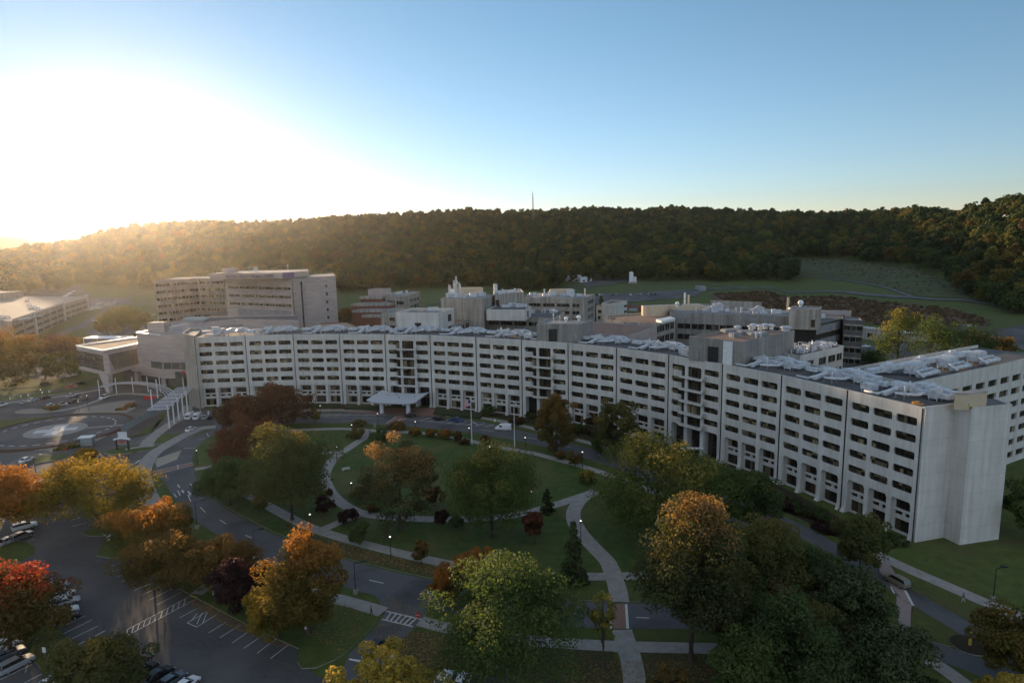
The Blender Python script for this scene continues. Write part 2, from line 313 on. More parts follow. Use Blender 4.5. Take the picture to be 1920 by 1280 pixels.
# --- lawn inside the loop
mb = MB()
mb.prism(gp(*([(415, 812), (500, 800), (570, 797), (700, 800), (800, 805), (900, 817), (980, 832), (1060, 851), (1120, 871), (1200, 900), (1280, 926), (1360, 954), (1440, 982), (1500, 1012), (1565, 1046), (1640, 1092), (1690, 1124), (1690, 1178), (1600, 1156), (1500, 1142), (1400, 1133), (1300, 1129), (1175, 1127), (1080, 1124), (980, 1114), (900, 1102), (820, 1086), (740, 1069), (652, 1047), (580, 1025), (516, 998), (480, 980), (425, 951), (390, 921), (370, 892), (364, 866), (368, 845), (388, 827)])), -.2, .08, 0, mtop=1)
struct('courtyard_lawn', mb, [M['kerb'], M['lawn']])
# leafy verges along the loop road
mb = MB()
mb.prism(gp((656, 1046), (740, 1066), (820, 1083), (900, 1099), (960, 1108), (900, 1080), (830, 1066), (760, 1050), (700, 1036), (648, 1020), (600, 1005), (560, 990), (520, 975), (560, 1005)), -.1, .10, 0)
mb.prism(gp((735, 1222), (778, 1182), (860, 1196), (1000, 1208), (1150, 1220), (1172, 1280), (1050, 1300), (960, 1262), (860, 1250), (800, 1255), (740, 1275)), -.1, .10, 0)
mb.prism(gp((1200, 1222), (1400, 1222), (1560, 1230), (1700, 1262), (1720, 1300), (1500, 1420), (1230, 1420), (1200, 1290)), -.1, .10, 0)
struct('leaf_strewn_grass', mb, [M['leafy']])
# --- islands with kerbs
mb = MB()
isl = [[(196, 849), (204, 843), (229, 838), (262, 835), (306, 836), (280, 844), (233, 851), (206, 852)],
    [(282, 832), (300, 815), (350, 813), (336, 822), (312, 831)],
    [(62, 862), (75, 856), (125, 850), (133, 854), (120, 860), (66, 870)],
    [(28, 890), (85, 883), (90, 886), (76, 890), (28, 896)], [(58, 908), (74, 905), (78, 908), (70, 912), (58, 914)],
    [(153, 999), (172, 990), (203, 982), (222, 990), (215, 1002), (195, 1005), (164, 1005)],
    [(180, 1042), (195, 1029), (219, 1014), (243, 1000), (243, 985), (226, 960), (245, 912), (270, 888), (272, 905), (275, 925), (284, 944), (300, 962), (345, 966), (372, 984), (418, 1013), (478, 1046), (538, 1072), (630, 1100), (703, 1121), (718, 1146), (708, 1164), (686, 1188), (652, 1220), (630, 1236), (592, 1252), (566, 1253), (557, 1240), (560, 1216), (480, 1180), (370, 1122), (300, 1083), (255, 1049), (205, 1046)],
    [(-300, 1090), (-120, 1030), (20, 1010), (50, 1018), (67, 1027), (62, 1040), (35, 1055), (0, 1066), (-150, 1120)],
    [(-200, 1130), (0, 1098), (40, 1100), (90, 1150), (117, 1186), (135, 1215), (110, 1240), (80, 1258), (57, 1230), (25, 1190), (-30, 1190)],
    [(282, 812), (300, 780), (318, 764), (322, 768), (306, 786), (240, 822), (236, 820)],
    [(-400, 830), (-120, 805), (0, 789), (70, 783), (140, 778), (150, 781), (60, 795), (0, 812), (-150, 870), (-400, 950)],
    [(272, 904), (287, 890), (306, 904), (322, 930), (345, 958), (340, 964), (302, 960), (285, 940), (276, 920)],
    [(1702, 1192), (1712, 1140), (1765, 1171), (1812, 1200), (1800, 1212), (1782, 1212)],
    [(0, 745), (60, 738), (120, 733), (160, 726), (158, 731), (110, 738), (66, 744), (0, 752)],
    [(-200, 752), (0, 722), (100, 714), (180, 706), (150, 716), (60, 726), (0, 732), (-180, 760)]]
for p in isl: mb.prism(gp(*p), -.2, .13, 0, mtop=1)
struct('grass_island', mb, [M['kerb'], M['grass']])
mb = MB()
for p in [[(27, 772), (40, 768), (60, 766), (98, 768), (90, 774), (50, 776), (30, 775)], [(137, 774), (146, 767), (197, 757), (233, 751), (254, 751), (253, 766), (239, 773), (180, 775)], [(90, 847), (125, 834), (155, 830), (200, 812), (215, 800), (245, 783), (222, 779), (240, 788), (205, 812), (160, 835), (100, 848)]]: mb.prism(gp(*p), -.1, .15, 0, mtop=1)
mb.prism(gp((60, 828), (110, 832), (150, 826), (200, 806), (224, 786), (243, 783), (232, 793), (205, 814), (172, 832), (95, 845), (0, 842), (-200, 838), (-250, 800), (-60, 838)), -.1, .10, 0, mtop=1)
struct('gravel_planter', mb, [M['kerb'], M['gravel']])
# grass and mulch on the building side
mb = MB()
mb.prism(gp((405, 768), (500, 766), (640, 767), (700, 772), (720, 775), (792, 776), (860, 780), (900, 784), (960, 797), (1010, 808), (1065, 822), (1130, 840), (1200, 864), (1300, 900), (1380, 928), (1452, 952), (1520, 982), (1570, 1012), (1640, 1054), (1702, 1092), (1780, 1136), (1865, 1187), (1960, 1250), (2100, 1200), (2200, 900), (1900, 800), (1300, 700), (400, 700)), -.2, .06, 0, mtop=1)
struct('grass_bank', mb, [M['kerb'], M['grass']])
mb = MB()
mb.prism(gp((400, 752), (640, 757), (700, 762), (700, 768), (560, 766), (400, 768)), -.1, .14, 0)
mb.prism(gp((808, 762), (900, 777), (980, 792), (1060, 812), (1130, 834), (1220, 866), (1320, 905), (1420, 940), (1500, 972), (1560, 1003), (1640, 1038), (1680, 1028), (1590, 980), (1500, 930), (1400, 880), (1300, 845), (1100, 795), (900, 760)), -.1, .14, 0)
struct('mulch_bed', mb, [M['mulch']])
# --- paths
mb = MB()
def path(pts, w, m=0, z=.115, z0=-.05): ribbon(mb, smoothline(gp(*pts)), w, z0, z, m)
path([(455, 811), (510, 808), (565, 806), (640, 804), (690, 807), (745, 809), (800, 813), (850, 820), (900, 831), (950, 841), (1000, 850), (1042, 861), (1090, 874), (1140, 890), (1220, 920), (1300, 948), (1400, 986)], 2.6)
path([(690, 808), (686, 818), (660, 836), (630, 857), (613, 880), (611, 900), (622, 925), (645, 946), (675, 961), (720, 969), (790, 973), (860, 974), (930, 970), (985, 962), (1040, 947), (1085, 932), (1117, 922)], 3.0, z=.119)
path([(642, 846), (600, 851), (560, 856), (520, 862), (470, 868), (420, 872), (365, 880)], 2.3, z=.112)
path([(446, 913), (470, 930), (520, 958), (580, 988), (650, 1011), (720, 1030), (800, 1049), (870, 1063), (960, 1073), (1050, 1080), (1130, 1081), (1200, 1079), (1290, 1072), (1380, 1080)], 2.8, z=.113)
path([(603, 994), (640, 978), (680, 962)], 2.6, z=.110)
path([(1117, 921), (1092, 935), (1077, 955), (1076, 975), (1090, 1000), (1115, 1028), (1138, 1052), (1150, 1078), (1158, 1105), (1162, 1129)], 3.4, z=.121)
path([(1166, 1181), (1172, 1200), (1182, 1232), (1188, 1262), (1192, 1300), (1200, 1380)], 3.3, z=.121)
path([(640, 1125), (680, 1136), (719, 1148)], 2.9, z=.15)
path([(788, 1164), (830, 1175), (900, 1190), (1000, 1202), (1120, 1210), (1200, 1213), (1290, 1215), (1400, 1218), (1500, 1225)], 2.7, z=.13)
path([(640, 1125), (560, 1105), (500, 1080)], 2.9, z=.147)
path([(482, 1044), (440, 1068), (395, 1095), (368, 1115)], 2.6, z=.152)
path([(1592, 1012), (1650, 1042), (1700, 1066), (1760, 1092), (1820, 1118), (1880, 1143), (1960, 1175)], 3.0, z=.13)
path([(1840, 1127), (1880, 1150), (1950, 1200)], 2.2, z=.124)
path([(1450, 938), (1500, 963), (1540, 984), (1592, 1012)], 2.4, z=.127)
path([(700, 770), (640, 769), (560, 770), (500, 771)], 2.4, z=.13)
path([(838, 779), (900, 783), (960, 794), (1010, 806), (1065, 820), (1130, 838), (1250, 878), (1350, 910), (1450, 938)], 2.2, z=.129)
path([(1700, 1218), (1760, 1248), (1830, 1300)], 2.6, z=.12)
path([(274, 836), (284, 822), (312, 800), (345, 778), (352, 760)], 4.0, z=.14)
path([(405, 800), (375, 804), (345, 817), (312, 835), (288, 851), (274, 870), (268, 890), (272, 912), (284, 938), (306, 962)], 4.2, 0, z=.15)
path([(235, 843), (262, 838), (290, 836)], 1.8, z=.16)
path([(245, 902), (262, 899), (275, 896)], 1.6, z=.155)
path([(40, 772), (100, 771), (150, 762), (185, 750), (203, 742), (240, 738), (300, 742)], 2.4, z=.13)
path([(0, 757), (60, 750), (120, 742), (190, 730)], 2.2, z=.125)
path([(-60, 1130), (20, 1120), (60, 1090)], 1.2, z=.02)
struct('path', mb, [M['walk'], M['brickp']])
mb = MB()
mb.prism(gp((690, 752), (725, 772), (712, 776), (640, 772), (700, 765)), 0, .10)
mb.sheet(gp((716, 765), (808, 765), (838, 779), (790, 780), (710, 777), (690, 774)), .155)
mb.sheet(gp((742, 779), (768, 780), (748, 797), (728, 795)), .02)
mb.sheet(gp((1146, 1132), (1173, 1132), (1176, 1178), (1147, 1178)), .024)
mb.sheet(gp((1643, 1046), (1660, 1046), (1684, 1084), (1668, 1090), (1650, 1074)), .125, 1); mb.sheet(gp((1660, 1084), (1690, 1092), (1710, 1132), (1690, 1122)), .03, 1); mb.sheet(gp((1681, 1117), (1709, 1135), (1706, 1188), (1690, 1183), (1680, 1150)), .14, 1)
mb.sheet(gp((285, 884), (362, 866), (363, 871), (288, 891)), .024)
struct('brick_crossing', mb, [M['brickp'], M['paleb']])
# --- painted markings
mb = MB()
def mark(a, b, w=.15, z=.034, m=0, c=None):
    p, q = G(*a), G(*b); t = Vector((q.x-p.x, q.y-p.y)).normalized(); n_ = Vector((-t.y, t.x))*w/2
    mb.add([(p.x+n_.x, p.y+n_.y, z), (p.x-n_.x, p.y-n_.y, z), (q.x-n_.x, q.y-n_.y, z), (q.x+n_.x, q.y+n_.y, z)], [(0, 1, 2, 3)], m)
for a, b in [((202, 1063), (240, 1049)), ((211, 1071), (252, 1056)), ((219, 1081), (260, 1065)), ((229, 1090), (272, 1072)), ((240, 1098), (286, 1079)), ((251, 1107), (296, 1088)), ((264, 1116), (306, 1097)), ((279, 1125), (324, 1103)), ((293, 1134), (340, 1110)),
    ((206, 1197), (357, 1117)), ((235, 1193), (367, 1123)), ((336, 1158), (368, 1141)), ((351, 1167), (390, 1145)), ((351, 1167), (369, 1175)), ((369, 1175), (407, 1151)), ((391, 1186), (425, 1165)), ((412, 1195), (452, 1170)), ((435, 1205), (474, 1178)), ((457, 1215), (497, 1187)), ((482, 1224), (522, 1194)), ((507, 1234), (549, 1202)),
    ((122, 1203), (184, 1173)), ((135, 1214), (197, 1182)), ((110, 1192), (172, 1162)), ((100, 1182), (160, 1154)), ((0, 1274), (60, 1245)), ((45, 1280), (80, 1262)), ((65, 1285), (92, 1270)), ((80, 1258), (125, 1240)), ((225, 1214), (240, 1210)), ((240, 1226), (256, 1220)), ((258, 1236), (275, 1228)), ((275, 1248), (292, 1242)),
    ((50, 1005), (66, 1003)), ((53, 998), (63, 995)), ((52, 1014), (66, 1010)), ((54, 975), (62, 972)), ((54, 985), (62, 981)), ((55, 965), (60, 962)), ((56, 945), (63, 942)), ((57, 955), (62, 953)),
    ((135, 986), (162, 980)), ((132, 975), (150, 970)), ((132, 962), (150, 958)), ((72, 929), (84, 921)), ((72, 929), (102, 923)), ((84, 926), (100, 921)), ((17, 888), (50, 882)), ((20, 868), (32, 862)),
    ((260, 832), (290, 820)), ((265, 822), (300, 810)), ((280, 806), (299, 805)), ((256, 828), (275, 823))]: mark(a, b)
for k in range(11):
    x = 240+k*10.8; mark((x, 1197-80*(x-206)/151), (x-4, 1193-70*(x-4-235)/132), .15)
mark((357, 1117), (369, 1121), .35, m=1, z=.14)
for a, b in [((358, 1164), (370, 1149)), ((369, 1170), (379, 1148)), ((380, 1168), (389, 1146))]: mark(a, b)
for a, b in [((333, 919), (338, 929)), ((352, 920), (357, 930)), ((354, 921), (359, 927)), ((326, 925), (331, 932)), ((352, 927), (358, 940)), ((375, 950), (385, 960)), ((412, 974), (424, 982)), ((460, 1003), (472, 1008)), ((693, 1087), (719, 1093)), ((801, 1111), (821, 1116)), ((900, 1134), (925, 1138)), ((1075, 1149), (1089, 1150.5)), ((1193, 1157), (1217, 1158)), ((1355, 1155), (1390, 1152)), ((333, 871), (334, 878)), ((1055, 836), (1072, 839)), ((1120, 852), (1132, 857)), ((990, 820), (1006, 823)), ((900, 806), (925, 808)), ((640, 788), (665, 788.5)), ((738, 792), (760, 794)), ((535, 786), (550, 785.5)), ((388, 812), (391, 818)), ((345, 840), (366, 839.5)), ((372, 824), (384, 822))]: mark(a, b, .22)
for a, b in [((342, 918), (344, 924)), ((338, 921), (346, 921)), ((357, 906), (360, 912)), ((333, 908), (337, 914))]: mark(a, b, .3)
mark((720, 1144), (791, 1161), .3); mark((715, 1160), (774, 1174), .3)
for k in range(7):
    t = k/7; mark((724+66*t, 1146+15*t), (716+60*t-1, 1160+13*t), .3) if k else None
mark((1144, 1132), (1145, 1178), .45); mark((1174, 1132), (1177, 1178), .45)
mark((1653, 1064), (1660, 1078), .3); mark((1670, 1099), (1677, 1112), .3); mark((1697, 1106), (1712, 1135), .4)
mark((1695, 1191), (1704, 1187), .5); mark((1663, 1180), (1672, 1178), .5)
mark((655, 1235), (690, 1243), .35); mark((245, 874), (263, 862), .5); mark((253, 876), (262, 873), .3); mark((218, 862), (245, 861), .2); mark((195, 873), (240, 868), .15)
mark((288, 890), (362, 872), .2); mark((287, 884), (360, 867), .2)
for k in range(7):
    t = k/6; mark((290+4*t, 862+13*t), (340-8*t, 845+15*t), .5, m=2)
for k in range(8):   # bays along the front
    x = 592-k*0+0; 
for k in range(7): mark((596+k*18-6, 779.5), (622+k*18, 776.5), .35)
for k in range(9): mark((786+k*17.5, 789+k*1.55), (806+k*17.2, 783.5+k*1.75), .35)
mark((590, 781), (720, 784.5), .2); mark((724, 794), (742, 781), .3); mark((738, 796), (752, 785), .3); mark((752, 785), (885, 797), .2); mark((885, 789), (896, 796.5), .25); mark((862, 787), (884, 789), .2)
# helipad ring of dashes, disc and cross
HP = G(104, 806); hc = Vector((-164.3, 221.9, 0))
struct('road_marking', mb, [M['paint'], M['ypaint'], mat('cream_paint', (.55, .48, .36), .7)])
mb = MB()
def circ(c, r, n=64): return [(c[0]+r*math.cos(2*math.pi*i/n), c[1]+r*math.sin(2*math.pi*i/n)) for i in range(n)]
mb.prism(circ(hc, 22.6), -.1, .20, 0, mtop=0)
mb.prism(circ(hc, 9.6, 48), .2, .224, 1)
hx = Vector((1, -.02)).normalized(); ax = math.atan2(-.10, 1)+.42
for L, w in ((13.2, 4.2),):
    for q in (ax, ax+math.pi/2): mb.box((hc[0], hc[1], .232+.004*(q > ax)), (L, w, .012), 2, rz=q)
for dx, dl in ((-.9, 0), (.9, 0)):
    c = Vector((hc[0], hc[1], .25))+Matrix.Rotation(ax, 3, 'Z')@Vector((dx, 0, 0)); mb.box(c, (.35, 2.4, .01), 3, rz=ax)
mb.box((hc[0], hc[1], .25), (1.5, .35, .008), 3, rz=ax)
for i in range(30):
    a = 2*math.pi*i/30; mb.box((hc[0]+18.3*math.cos(a), hc[1]+18.3*math.sin(a), .214), (.45, 2.1, .014), 2, rz=a)
for sx in (-1, 1):
    for k in range(4):
        c = Vector((hc[0], hc[1], .23))+Matrix.Rotation(ax, 3, 'Z')@Vector((sx*4.6-.6+.5*k, -3.3*sx, 0)); mb.box(c, (.28, 1.0, .012), 3, rz=ax)
mb.rtube([(hc[0]+9.6, hc[1]+2.2, .21), (hc[0]+22.5, hc[1]+6, .212)], 1.6, .02, 1)
tag(mb.build('helipad', [M['asphalt'], M['walk'], M['paint'], M['red']]), 'round raised helicopter landing pad with a white cross and letter on a pale disc', 'helipad')
mb = MB(); n = 96
for i in range(n):
    a, b = 2*math.pi*i/n, 2*math.pi*(i+1)/n; P = []
    for r in (22.7, 24.6):
        for q in (a, b): P.append((hc[0]+r*math.cos(q), hc[1]+r*math.sin(q)))
    mb.add([(P[0][0], P[0][1], .45), (P[1][0], P[1][1], .45), (P[2][0], P[2][1], 0), (P[3][0], P[3][1], 0), (P[0][0], P[0][1], 0), (P[1][0], P[1][1], 0)], [(0, 2, 3, 1), (0, 1, 5, 4)])
tag(mb.build('hedge', [mat('rusty_hedge', (.045, .022, .014), .95, (.10, .045, .025), 2, 8)]), 'low dark reddish hedge ringing the helicopter pad', 'hedge')
# --- far roads, lots and meadow, draped over the terrain
mb = MB()
def drape(pts, w, off=.25, m=0):
    L = [GT(*p) for p in pts]; L = smoothline(L, 10); a = []; 
    for i, p in enumerate(L):
        t = (L[min(i+1, len(L)-1)]-L[max(i-1, 0)]).normalized(); nn = Vector((-t.y, t.x))*w/2
        for s_ in (1, 0, -1): q = p+nn*s_; a.append((q.x, q.y, T(q.x, q.y)+off))
    fs = []
    for i in range(len(L)-1):
        for j in (0, 1): k = i*3+j; fs.append((k, k+1, k+4, k+3))
    mb.add(a, fs, m)
def drape_poly(mb2, pts, cell, off, m=0):
    P = [GT(*p) for p in pts]; xs = [p.x for p in P]; ys = [p.y for p in P]; n = len(P)
    def ins(x, y):
        c = False
        for i in range(n):
            a, b = P[i], P[i-1]
            if (a.y > y) != (b.y > y) and x < (b.x-a.x)*(y-a.y)/(b.y-a.y)+a.x: c = not c
        return c
    x = min(xs)
    while x < max(xs):
        y = min(ys)
        while y < max(ys):
            if ins(x+cell/2, y+cell/2): mb2.add([(a, b, T(a, b)+off) for a, b in ((x, y), (x+cell, y), (x+cell, y+cell), (x, y+cell))], [(0, 1, 2, 3)], m)
            y += cell
        x += cell
drape([(1120, 553), (1180, 551), (1300, 544), (1370, 541), (1440, 539.5), (1560, 547), (1640, 554), (1740, 561), (1840, 568), (1900, 575), (1990, 590)], 9, .5)
drape([(1085, 535), (1120, 534), (1150, 531), (1195, 530), (1290, 531), (1340, 535), (1400, 540)], 6, .45)
drape([(1494, 515), (1540, 521), (1590, 527), (1650, 537), (1700, 553), (1715, 558)], 3.5, .5)
drape([(60, 650), (110, 628), (150, 612), (185, 592), (208, 578), (232, 570), (240, 565), (225, 562), (190, 560), (150, 561)], 9, .4)
drape([(232, 570), (262, 570), (300, 569.5), (360, 569)], 6, .42)
drape([(130, 620), (165, 613), (180, 610)], 5, .38); drape([(150, 655), (170, 638), (190, 622), (205, 614)], 7, .4); drape([(225, 562), (262, 552), (290, 545)], 4, .4)
drape([(840, 563), (800, 572), (760, 577)], 3, .4)
struct('far_road', mb, [M['road']])
mb = MB()
drape_poly(mb, [(1100, 556), (1180, 550), (1300, 544), (1322, 546), (1300, 557), (1190, 566), (1100, 570)], 4, .35)
drape_poly(mb, [(1095, 533), (1105, 524), (1190, 521), (1150, 533), (1100, 537)], 4, .3)
drape_poly(mb, [(140, 560), (230, 562), (236, 566), (200, 576), (165, 585), (140, 583)], 4, .3)
drape_poly(mb, [(0, 545), (150, 535), (160, 552), (60, 565), (0, 566)], 6, .3)
drape_poly(mb, [(165, 620), (262, 585), (290, 600), (280, 618), (175, 645)], 4, .3)
drape_poly(mb, [(1590, 655), (1700, 640), (1900, 660), (1920, 690), (1620, 705)], 3, .3)
drape_poly(mb, [(0, 705), (0, 680), (60, 672), (160, 662), (200, 660), (200, 690), (100, 712)], 3, .1)
drape_poly(mb, [(1850, 620), (1930, 610), (1930, 660), (1870, 650)], 3, .3)
struct('far_parking_lot', mb, [M['asphalt']])
mb = MB()
drape_poly(mb, [(1335, 552), (1400, 548), (1560, 556), (1700, 572), (1800, 583), (1855, 600), (1850, 612), (1700, 612), (1550, 602), (1400, 585), (1340, 570)], 4, .3, 0)
drape_poly(mb, [(1488, 481), (1560, 485), (1720, 502), (1790, 528), (1860, 562), (1840, 566), (1720, 556), (1640, 532), (1560, 520), (1500, 512)], 5, .3, 1)
drape_poly(mb, [(1060, 533), (1110, 528), (1150, 534), (1130, 536), (1085, 545), (1060, 543)], 4, .25, 1)
struct('meadow', mb, [mat('brown_meadow', (.075, .048, .030), .95, (.13, .085, .055), .12, 10), mat('green_meadow', (.038, .062, .022), .95, (.085, .085, .036), .06, 12)])
# ================================================================= CRESCENT BUILDING
rnd = random.Random(7)
ZR = 28.8
SP = [(364, 632), (459, 629), (549, 626.5), (636, 626), (721, 626.5), (806, 628), (892, 632), (977.5, 637), (1065, 642.5), (1156, 651.5), (1254, 665), (1355, 682), (1466, 703), (1589.5, 731), (1731, 764)]
PT = [G(x, y, ZR) for x, y in SP]
# fit the survey with even chords: smooth the headings
hd = [math.atan2((b-a).y, (b-a).x) for a, b in zip(PT, PT[1:])]
cres = empty('curved_hospital_building', (0, 200, 0), label='long crescent shaped pale concrete hospital building of seven storeys with rows of round cornered windows', cat='building')
BALC = (4, 7, 10)
def rrect(x0, x1, z0, z1, r, n=3):
    P = []
    for cx, cz, a0 in ((x1-r, z1-r, 0), (x0+r, z1-r, 90), (x0+r, z0+r, 180), (x1-r, z0+r, 270)):
        for k in range(n+1): a = rad(a0+90*k/n); P.append((cx+r*math.cos(a), cz+r*math.sin(a)))
    return P
def panel(mb, outer, holes, dep, X, mi=0):
    """front face at local y=0 with reveals going back to y=dep"""
    tri = tessellate_polygon([[Vector((x, z, 0)) for x, z in outer]]+[[Vector((x, z, 0)) for x, z in h] for h in holes])
    al = list(outer)+[p for h in holes for p in h]; vs = [(x, 0, z) for x, z in al]; fs = []
    for t in tri:
        a, b, c = [Vector(al[i]) for i in t]
        fs.append(tuple(t) if (b-a).cross(c-a) > 0 else tuple(t)[::-1])
    mb.add(vs, fs, mi, X)
    for h in holes:
        n = len(h); mb.add([(x, 0, z) for x, z in h]+[(x, dep, z) for x, z in h], [(i, i+n, (i+1) % n+n, (i+1) % n) for i in range(n)], mi, X)
def glassmb(x0, x1, z0, z1, dep, X, bars=3, fr=.07):
    mb = MB(); mb.add([(x0-.05, dep-.03, z0-.05), (x1+.05, dep-.03, z0-.05), (x1+.05, dep-.03, z1+.05), (x0-.05, dep-.03, z1+.05)], [(0, 1, 2, 3)], 0, X)
    for k in range(1, bars+1):
        x = x0+(x1-x0)*k/(bars+1); mb.box((x, dep-.07, (z0+z1)/2), (fr, .07, z1-z0), 1, X=X)
    return mb
wall = MB(); stuffwin = MB()
ROWS = [(24.62, 26.35), (20.97, 22.70), (17.32, 19.05), (13.67, 15.40), (10.0, 11.75)]
WX = [(.068, .324), (.376, .632), (.682, .942)]
def addwin(g, i, name='window'):
    if i >= 8: g.build(name, [M['win'], M['frame']], cres)
    else:
        n = len(stuffwin.v); stuffwin.v += g.v; stuffwin.f += [[k+n for k in f] for f in g.f]; stuffwin.m += g.m
bayX = []
for i in range(14):
    A, B = PT[i], PT[i+1]; Wd = (Vector((B.x, B.y))-Vector((A.x, A.y))).length; a = hd[i]
    X = Matrix.Translation((A.x, A.y, 0))@Matrix.Rotation(a, 4, 'Z'); bayX.append((X, Wd, a))
    g0, g1 = .2, Wd-.2; holes = []; bal = i in BALC
    for r, (z0, z1) in enumerate(ROWS):
        for w, (f0, f1) in enumerate(WX):
            x0, x1 = f0*Wd, f1*Wd; zz = z0
            if bal and w == 1: zz = z0-1.45
            if bal and w == 0:
                xm = x1-1.5; h = [(x0+.4, z1), (x0, z1-.4), (x0, z0+.4), (x0+.4, z0), (xm-.3, z0), (xm, z0-.3), (xm, z0-1.45), (x1, z0-1.45), (x1, z1-.4), (x1-.4, z1)]; holes.append(h)
                g = glassmb(x0, x1, z0, z1, .45, X, 3); g.add([(xm-.05, .44, z0-1.5), (x1+.05, .44, z0-1.5), (x1+.05, .44, z0), (xm-.05, .44, z0)], [(0, 1, 2, 3)], 0, X)
            else:
                holes.append(rrect(x0, x1, zz, z1, .42)); g = glassmb(x0, x1, zz, z1, .45, X, 3)
            addwin(g, i)
    # tall recesses of the two lowest storeys
    zt = 8.2
    for w, (f0, f1) in enumerate(WX):
        x0, x1 = (f0+.008)*Wd, (f1+.0)*Wd
        if bal: holes.append([(x0, .05), (x1, .05), (x1, zt-.6), (x1-.5, zt-.1), (x0+.5, zt-.1), (x0, zt-.6)])
        else: holes.append([(x0, -.4), (x1, -.4), (x1, zt-.8), (x1-.35, zt-.1), (x0+.35, zt-.1), (x0, zt-.8)])
    panel(wall, [(g0, -1.0), (g1, -1.0), (g1, ZR), (g0, ZR)], [h for h in holes], .45, X)
    for w, (f0, f1) in enumerate(WX):
        x0, x1 = (f0+.008)*Wd, f1*Wd
        if bal:
            g = MB(); g.add([(x0-.1, 2.5, 0), (x1+.1, 2.5, 0), (x1+.1, 2.5, zt), (x0-.1, 2.5, zt)], [(0, 1, 2, 3)], 0, X)
            for k in range(1, 4): g.box((x0+(x1-x0)*k/4, 2.45, zt/2), (.1, .08, zt), 1, X=X)
            g.box(((x0+x1)/2, 2.44, 3.2), (x1-x0, .1, .2), 1, X=X)
            g.build('entrance_glazing', [M['wind'], M['frame']], cres)
            wall.add([(x0, .45, 0), (x0, 2.6, 0), (x0, 2.6, zt), (x0, .45, zt)], [(0, 1, 2, 3)], 0, X); wall.add([(x1, .45, 0), (x1, 2.6, 0), (x1, 2.6, zt), (x1, .45, zt)], [(3, 2, 1, 0)], 0, X); wall.add([(x0, .45, zt-.1), (x1, .45, zt-.1), (x1, 2.6, zt-.1), (x0, 2.6, zt-.1)], [(0, 1, 2, 3)], 0, X)
        else:
            # recess back wall with its openings; small upper pair, lower pane
            D = 1.15; xa, xb = x0+.35, x1-.1; xm = (xa+xb)/2
            hs = [[(xa, 5.5), (xb, 5.5), (xb, 7.5), (xa, 7.5)], [(xa, 4.15), (xm-.35, 4.15), (xm-.35, 5.0), (xa, 5.0)], [(xm+.35, 4.15), (xb, 4.15), (xb, 5.0), (xm+.35, 5.0)], rrect(xa, xb, .55, 3.25, .25)]
            X2 = X@Matrix.Translation((0, D, 0)); panel(wall, [(x0-.02, -1), (x1+.02, -1), (x1+.02, zt), (x0-.02, zt)], hs, .35, X2)
            for xx in (x0, x1): wall.add([(xx, .44, -1), (xx, D+.02, -1), (xx, D+.02, zt), (xx, .44, zt)], [(0, 1, 2, 3)], 0, X)
            wall.add([(x0, .44, zt-.1), (x1, .44, zt-.1), (x1, D+.02, zt-.35), (x0, D+.02, zt-.35)], [(3, 2, 1, 0)], 0, X)
            wall.box(((x0+x1)/2, D-.12, 5.24), (x1-x0, .3, .22), 0, X=X)
            g = glassmb(xa, xb, 5.5, 7.5, .35, X2, 1); g2 = glassmb(xa, xb, 4.15, 5.0, .35, X2, 0); g3 = glassmb(xa, xb, .55, 3.25, .35, X2, 2)
            for q in (g2, g3): n = len(g.v); g.v += q.v; g.f += [[k+n for k in f] for f in q.f]; g.m += q.m
            g.build('ground_floor_window', [M['win'], M['frame']], cres)
    # flared feet of the piers
    for f0, f1 in ((0.0, .072), (.328, .382), (.634, .690), (.944, 1.0)):
        x0, x1 = max(f0*Wd, .28), min(f1*Wd, Wd-.28); pr = [(0, 3.2), (-.05, 1.9), (-.18, 1.0), (-.45, .35), (-.75, 0), (-.75, -1), (0, -1)]; n = len(pr)
        wall.add([(x0, y-.004, z) for y, z in pr]+[(x1, y-.004, z) for y, z in pr], [tuple(range(n)), tuple(range(2*n-1, n-1, -1))]+[(k, k+n, k+1+n, k+1) for k in range(n-1)], 0, X)
    # joint between two bays: a deep groove with a pipe
    groove = MB(); groove.box((0, .55, ZR/2-.5), (.7, .3, ZR+1), 0, X=X); groove.build('expansion_joint', [M['groove']], cres)
    if bal:
        for r, (z0, z1) in enumerate(ROWS):
            b = MB(); xa, xb = .235*Wd, .735*Wd; zb = z0-1.5; dpt = 1.5; prof = [(0, 1.25), (.15, 1.15), (.35, .5), (.75, .12), (1.2, 0)]
            L = [(xa+x, zb+z) for x, z in prof]+[(xb-x, zb+z) for x, z in prof[::-1]]; th = .28; n = len(L)
            V = [(x, -dpt, z+.30) for x, z in L]+[(x, -dpt, z-th) for x, z in L]+[(x, .02, z-th) for x, z in L]+[(x, .02, z) for x, z in L]+[(x, -dpt+.18, z+.30) for x, z in L]+[(x, -dpt+.18, z) for x, z in L]
            F = []
            for k in range(n-1):
                F += [(n+k, n+k+1, k+1, k), (2*n+k, 2*n+k+1, n+k+1, n+k), (k, k+1, 4*n+k+1, 4*n+k), (4*n+k, 4*n+k+1, 5*n+k+1, 5*n+k), (5*n+k, 5*n+k+1, 3*n+k+1, 3*n+k)]
            F += [(0, 3*n, 2*n, n), (n-1, 2*n-1, 3*n-1, 4*n-1)]
            b.add(V, F, 0, X); b.build('balcony', [M['conc']], cres)
X, Wd, a = bayX[-1]; groove = MB(); groove.box((Wd, .55, ZR/2-.5), (.7, .3, ZR+1), 0, X=X)
wall.build('facade', [M['conc']], cres)
groove.build('expansion_joint', [M['groove']], cres)
o = stuffwin.build('window', [M['win'], M['frame']], cres); tag(o, 'windows of the bays towards the far end', kind='stuff')
